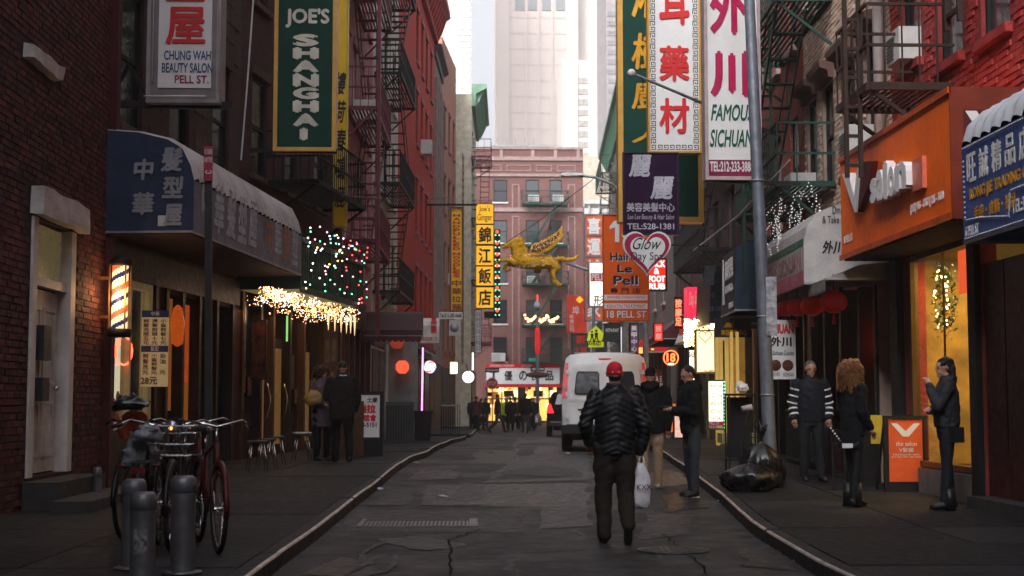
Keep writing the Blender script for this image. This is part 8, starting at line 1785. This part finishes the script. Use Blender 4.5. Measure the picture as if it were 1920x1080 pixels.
for sx in (-.1, .1): MB().tube([(sx, 0, .05), (sx * .9, 0, zt * .8), (sx * .3, 0, zt)], .012, 6).obj('rail', BLK, ct)
for k in range(6): MB().tube([(-.1, 0, .1 + k * .14), (.1, 0, .1 + k * .14)], .006, 5).obj('rung', BLK, ct)
MB().tube([(-.12, 0, zt + .02), (.02, 0, zt + .05)], .04, 8).obj('handle', mat('pale_grip', (.35, .33, .32), .5), ct)
for sx in (-.12, .12): MB().lathe((sx, 0, .06), [(.02, -.015), (.06, -.012), (.06, .012), (.02, .015)], 14, 'x').obj('wheel', RUB, ct)
ck = thing('iron_stand', 'thin black iron stand beside the cart near the lamp post', 'stand', (at(1384, 880, 20.2).x, 20.2, gz(20.2) + KH)); zt = at(1384, 742, 20.2).z - ck.location.z
for x, y in ((-.12, 0), (.25, 0), (-.12, .3), (.25, .3)): MB().bar((x, y, 0), (x, y, zt), .022).obj('leg', BLK, ck)
MB().box(-.13, .26, -.01, .31, zt, zt + .03).obj('top', BLK, ck); MB().box(-.13, .26, -.0, .3, .3, .32).obj('shelf', BLK, ck); MB().box(-.1, .23, .28, .30, .33, zt - .02).obj('back_panel', BLK, ck)
# orange A board of the salon
ab = thing('salon_sandwich_board', 'black framed orange sandwich board with a white emblem by the salon', 'sandwich board', (at(1658, 900, 18.2).x, 18.2, gz(18.2) + KH)); o = ab.location
zt = at(1690, 779, 18.2).z - o.z; W = at(1738, 800, 18.2).x - o.x
for x0, x1, z0, z1 in ((0, .06, 0, zt), (W - .06, W, 0, zt), (.06, W - .06, zt - .05, zt), (.06, W - .06, .0, .12)): MB().box(x0, x1, -.03, .03, z0, z1).obj('frame_bar', BLK, ab)
z0 = at(1690, 897, 18.2).z - o.z; MB().box(.065, W - .065, -.015, .015, .125, zt - .055).obj('panel', mat('board_orange', (.55, .085, .02), .5, em=(1, .12, .02), es=.03), ab)
cx = W / 2; e = [(cx - .19, zt - .10), (cx - .11, zt - .10), (cx, zt - .2), (cx + .11, zt - .10), (cx + .19, zt - .10), (cx + .04, zt - .27), (cx - .04, zt - .27)]; MB().prism(e, -.022, -.016).obj('emblem', LETW, ab)
text(ab, 'the salon', cx - .13, cx + .14, zt - .39, zt - .33, LETW, y=-.018); text(ab, 'V髮廊', cx - .09, cx + .1, zt - .47, zt - .41, LETW, y=-.018); text(ab, '8 Pell Street NY 10013', cx - .17, cx + .17, zt - .51, zt - .49, LETW, y=-.018); text(ab, '212 966 7767 226 7670', cx - .19, cx + .19, zt - .54, zt - .52, LETW, y=-.018)
MB().bar((.03, .03, zt - .03), (.03, .45, 0), .03).obj('rear_leg', BLK, ab); MB().bar((W - .03, .03, zt - .03), (W - .03, .45, 0), .03).obj('rear_leg', BLK, ab)
o = tag(MB().box(0, .28, 0, .03, 0, .38).obj('yellow_notice', mat('yellow_notice', (.5, .38, .03), .5), None, at(1634, 832, 18.9)), 'plain yellow notice left of the orange sandwich board', 'notice')
o = thing('wire_stand', 'thin black wire stand between the two women and the striped man', 'stand', (at(1562, 900, 18.5).x, 18.5, gz(18.5) + KH))
for x in (0, .22): MB().bar((x, 0, 0), (x, 0, .62), .015).obj('leg', BLK, o)
MB().bar((0, 0, .6), (.22, 0, .6), .015).obj('top_rail', BLK, o); MB().bar((0, 0, .2), (.22, 0, .2), .015).obj('cross_rail', BLK, o)
fn = thing('iron_fence', 'low black iron fence in front of the restaurant on the right', 'fence', fRB.w(.2, -.45, gz(22) + KH), fRB.a); Lf = 3.6
MB().bar((0, 0, .95), (Lf, 0, .95), .035).obj('rail', BLK, fn); MB().bar((0, 0, .12), (Lf, 0, .12), .03).obj('rail', BLK, fn); pk = MB().box(-.009, .009, -.009, .009, .0, .93).mesh('picket', BLK)
for i in range(31): put('picket', pk, fn, (i * Lf / 30, 0, 0))
# left: stools, bench, A board, barrier, bin
def stool(px, Y, label):
    r = thing('folding_stool', label, 'stool', (at(px, 850, Y).x, Y, gz(Y) + KH), .3, 'stools by the restaurant door'); MB().lathe((0, 0, .44), [(.01, 0), (.15, 0), (.155, .015), (.15, .035), (.01, .035)], 16).obj('seat', mat('stool_seat', (.06, .055, .055), .35), r)
    for sx in (-1, 1):
        for sy in (-1, 1): MB().tube([(sx * .09, sy * .09, .44), (sx * .15, sy * .15, 0)], .010, 6).obj('leg', CHROME, r)
stool(482, 22.6, 'first stool from the left by the restaurant door'); stool(500, 23.2, 'second stool from the left by the restaurant door'); stool(516, 24.2, 'third stool, rightmost of the little row'); stool(566, 25.8, 'lone stool with a magazine behind the couple')
o = tag(MB().box(-.15, .15, -.1, .1, 0, .02).obj('magazine', SIGNW, None, (at(566, 850, 25.8).x, 25.8, gz(25.8) + KH + .482), .4), 'white magazine lying on the lone stool', 'magazine')
r, W, H = hang('white_sandwich_board', 'white sandwich board with red Chinese characters behind the man in the coat', 662, 740, 712, 820, 27.3, .05, SIGNW, None)
TP(r, 27.3, 688, 745, 708, 755, '士摩', LETB, bold=.03); TP(r, 27.3, 670, 758, 705, 775, '瑞拉', SIGNR, bold=.05); TP(r, 27.3, 668, 777, 706, 790, '聯誼會', SIGNR, bold=.04); TP(r, 27.3, 668, 792, 706, 801, '508-5151', LETB, bold=.03)
zb = gz(27.3) + KH - r.location.z; MB().box(-.04, W + .06, -.02, .07, H + .002, H + .06).obj('frame', BLK, r); MB().box(W + .002, W + .06, -.02, .07, zb, H).obj('frame', BLK, r); MB().box(-.04, W, .0, .06, zb, -.002).obj('base_panel', BLK, r)
o = tag(MB().box(0, .8, 0, .6, 0, 1.05).obj('wooden_cabinet', WARMWOOD, None, (at(600, 850, 27).x, 27.2, gz(27) + KH), .1), 'warm brown wooden cabinet behind the couple by the door', 'cabinet')
ba = thing('metal_barrier', 'dark ribbed metal barrier enclosing the left doorway', 'barrier', (at(723, 830, 36.5).x, 36.5, gz(36.5) + KH)); Wb = at(776, 800, 36.5).x - ba.location.x; zt = at(740, 758, 36.5).z - ba.location.z
MB().box(0, Wb, 0, .05, zt, zt + .06).obj('top_rail', mat('barrier_grey', (.06, .065, .07), .5, .4), ba); MB().box(0, Wb, .02, .03, .05, zt - .01).obj('panel', BLK, ba); rb_ = MB().box(0, .035, -.01, .019, .05, zt - .01).mesh('rib', mat('barrier_grey', (), 1))
for i in range(11): put('rib', rb_, ba, (i * (Wb - .035) / 10, 0, 0))
tb = thing('trash_bin', 'square black trash bin at the pavement edge on the left', 'trash bin', (at(793, 830, 38).x, 38, gz(38) + KH)); zt = at(793, 768, 38).z - tb.location.z; w_ = .24
MB().loft([[V((sx * q, sy * q, z)) for sx, sy in ((-1, -1), (1, -1), (1, 1), (-1, 1))] for q, z in ((w_ * .8, 0), (w_, zt - .08))]).obj('bin_body', BLK, tb); MB().box(-w_ - .03, w_ + .03, -w_ - .03, w_ + .03, zt - .08, zt - .03).obj('rim', BLK, tb)
jb = thing('iron_fence', 'low black railing with white dotted base beyond the trash bin', 'fence', (at(828, 830, 46).x, 45.5, gz(46) + KH), rad(0)); Wj = at(862, 800, 45.5).x - jb.location.x
MB().bar((0, 0, 1.0), (Wj, 0, 1.0), .05).obj('rail', STEEL, jb); MB().bar((0, 0, .3), (Wj, 0, .3), .04).obj('rail', BLK, jb)
for i in range(9): MB().bar((i * Wj / 8, 0, 0), (i * Wj / 8, 0, 1.0), .025).obj('picket', BLK, jb)
# litter
LIT = mat('paper_litter', (.5, .5, .5), .8)
for i, (px, py) in enumerate(((1494, 1050), (712, 916), (780, 867), (1350, 940), (1385, 920), (1405, 982), (970, 844), (1065, 850), (830, 930), (1180, 970))):
    x, y = gp(px, py); s = .035 + .02 * (i % 3); dz = KH if i == 0 and 0 else 0; m = MB(); m.add([(-s, -s, .0), (s, -s * .7, .012), (s * .8, s, .004), (-s * .6, s, .018), (0, 0, .03)], [(0, 1, 4), (1, 2, 4), (2, 3, 4), (3, 0, 4)])
    tag(m.obj('litter_scrap', LIT, None, (x, y, gz(y) + .006), i), 'white paper scrap ' + ('on the road near the right kerb bottom', 'beside the left kerb halfway up', 'by the raised end of the left kerb', 'right of the phone man near the kerb', 'next to the garbage bags on the kerb side', 'lying below the garbage bags', 'far up the road before the junction', 'under the rear wheel of the van', 'right of the left kerb mid road', 'close to the red capped man')[i], 'litter', 'paper scraps on the road')
hz = MB().box(-130, 150, -80, 385, -1.5, 190)
hm = bpy.data.materials.new('haze_air'); hm.use_nodes = True; t = hm.node_tree; t.nodes.clear()
o_ = node(t, 'ShaderNodeOutputMaterial'); v_ = node(t, 'ShaderNodeVolumePrincipled'); v_.inputs['Color'].default_value = (1, .96, .93, 1); v_.inputs['Density'].default_value = .0008; v_.inputs['Anisotropy'].default_value = .0
t.links.new(v_.outputs[0], o_.inputs['Volume'])
tag(hz.obj('haze', hm), kind='stuff')
bpy.data.scenes.remove(WORKSC)
print('script s', round(time.time() - T0, 1))
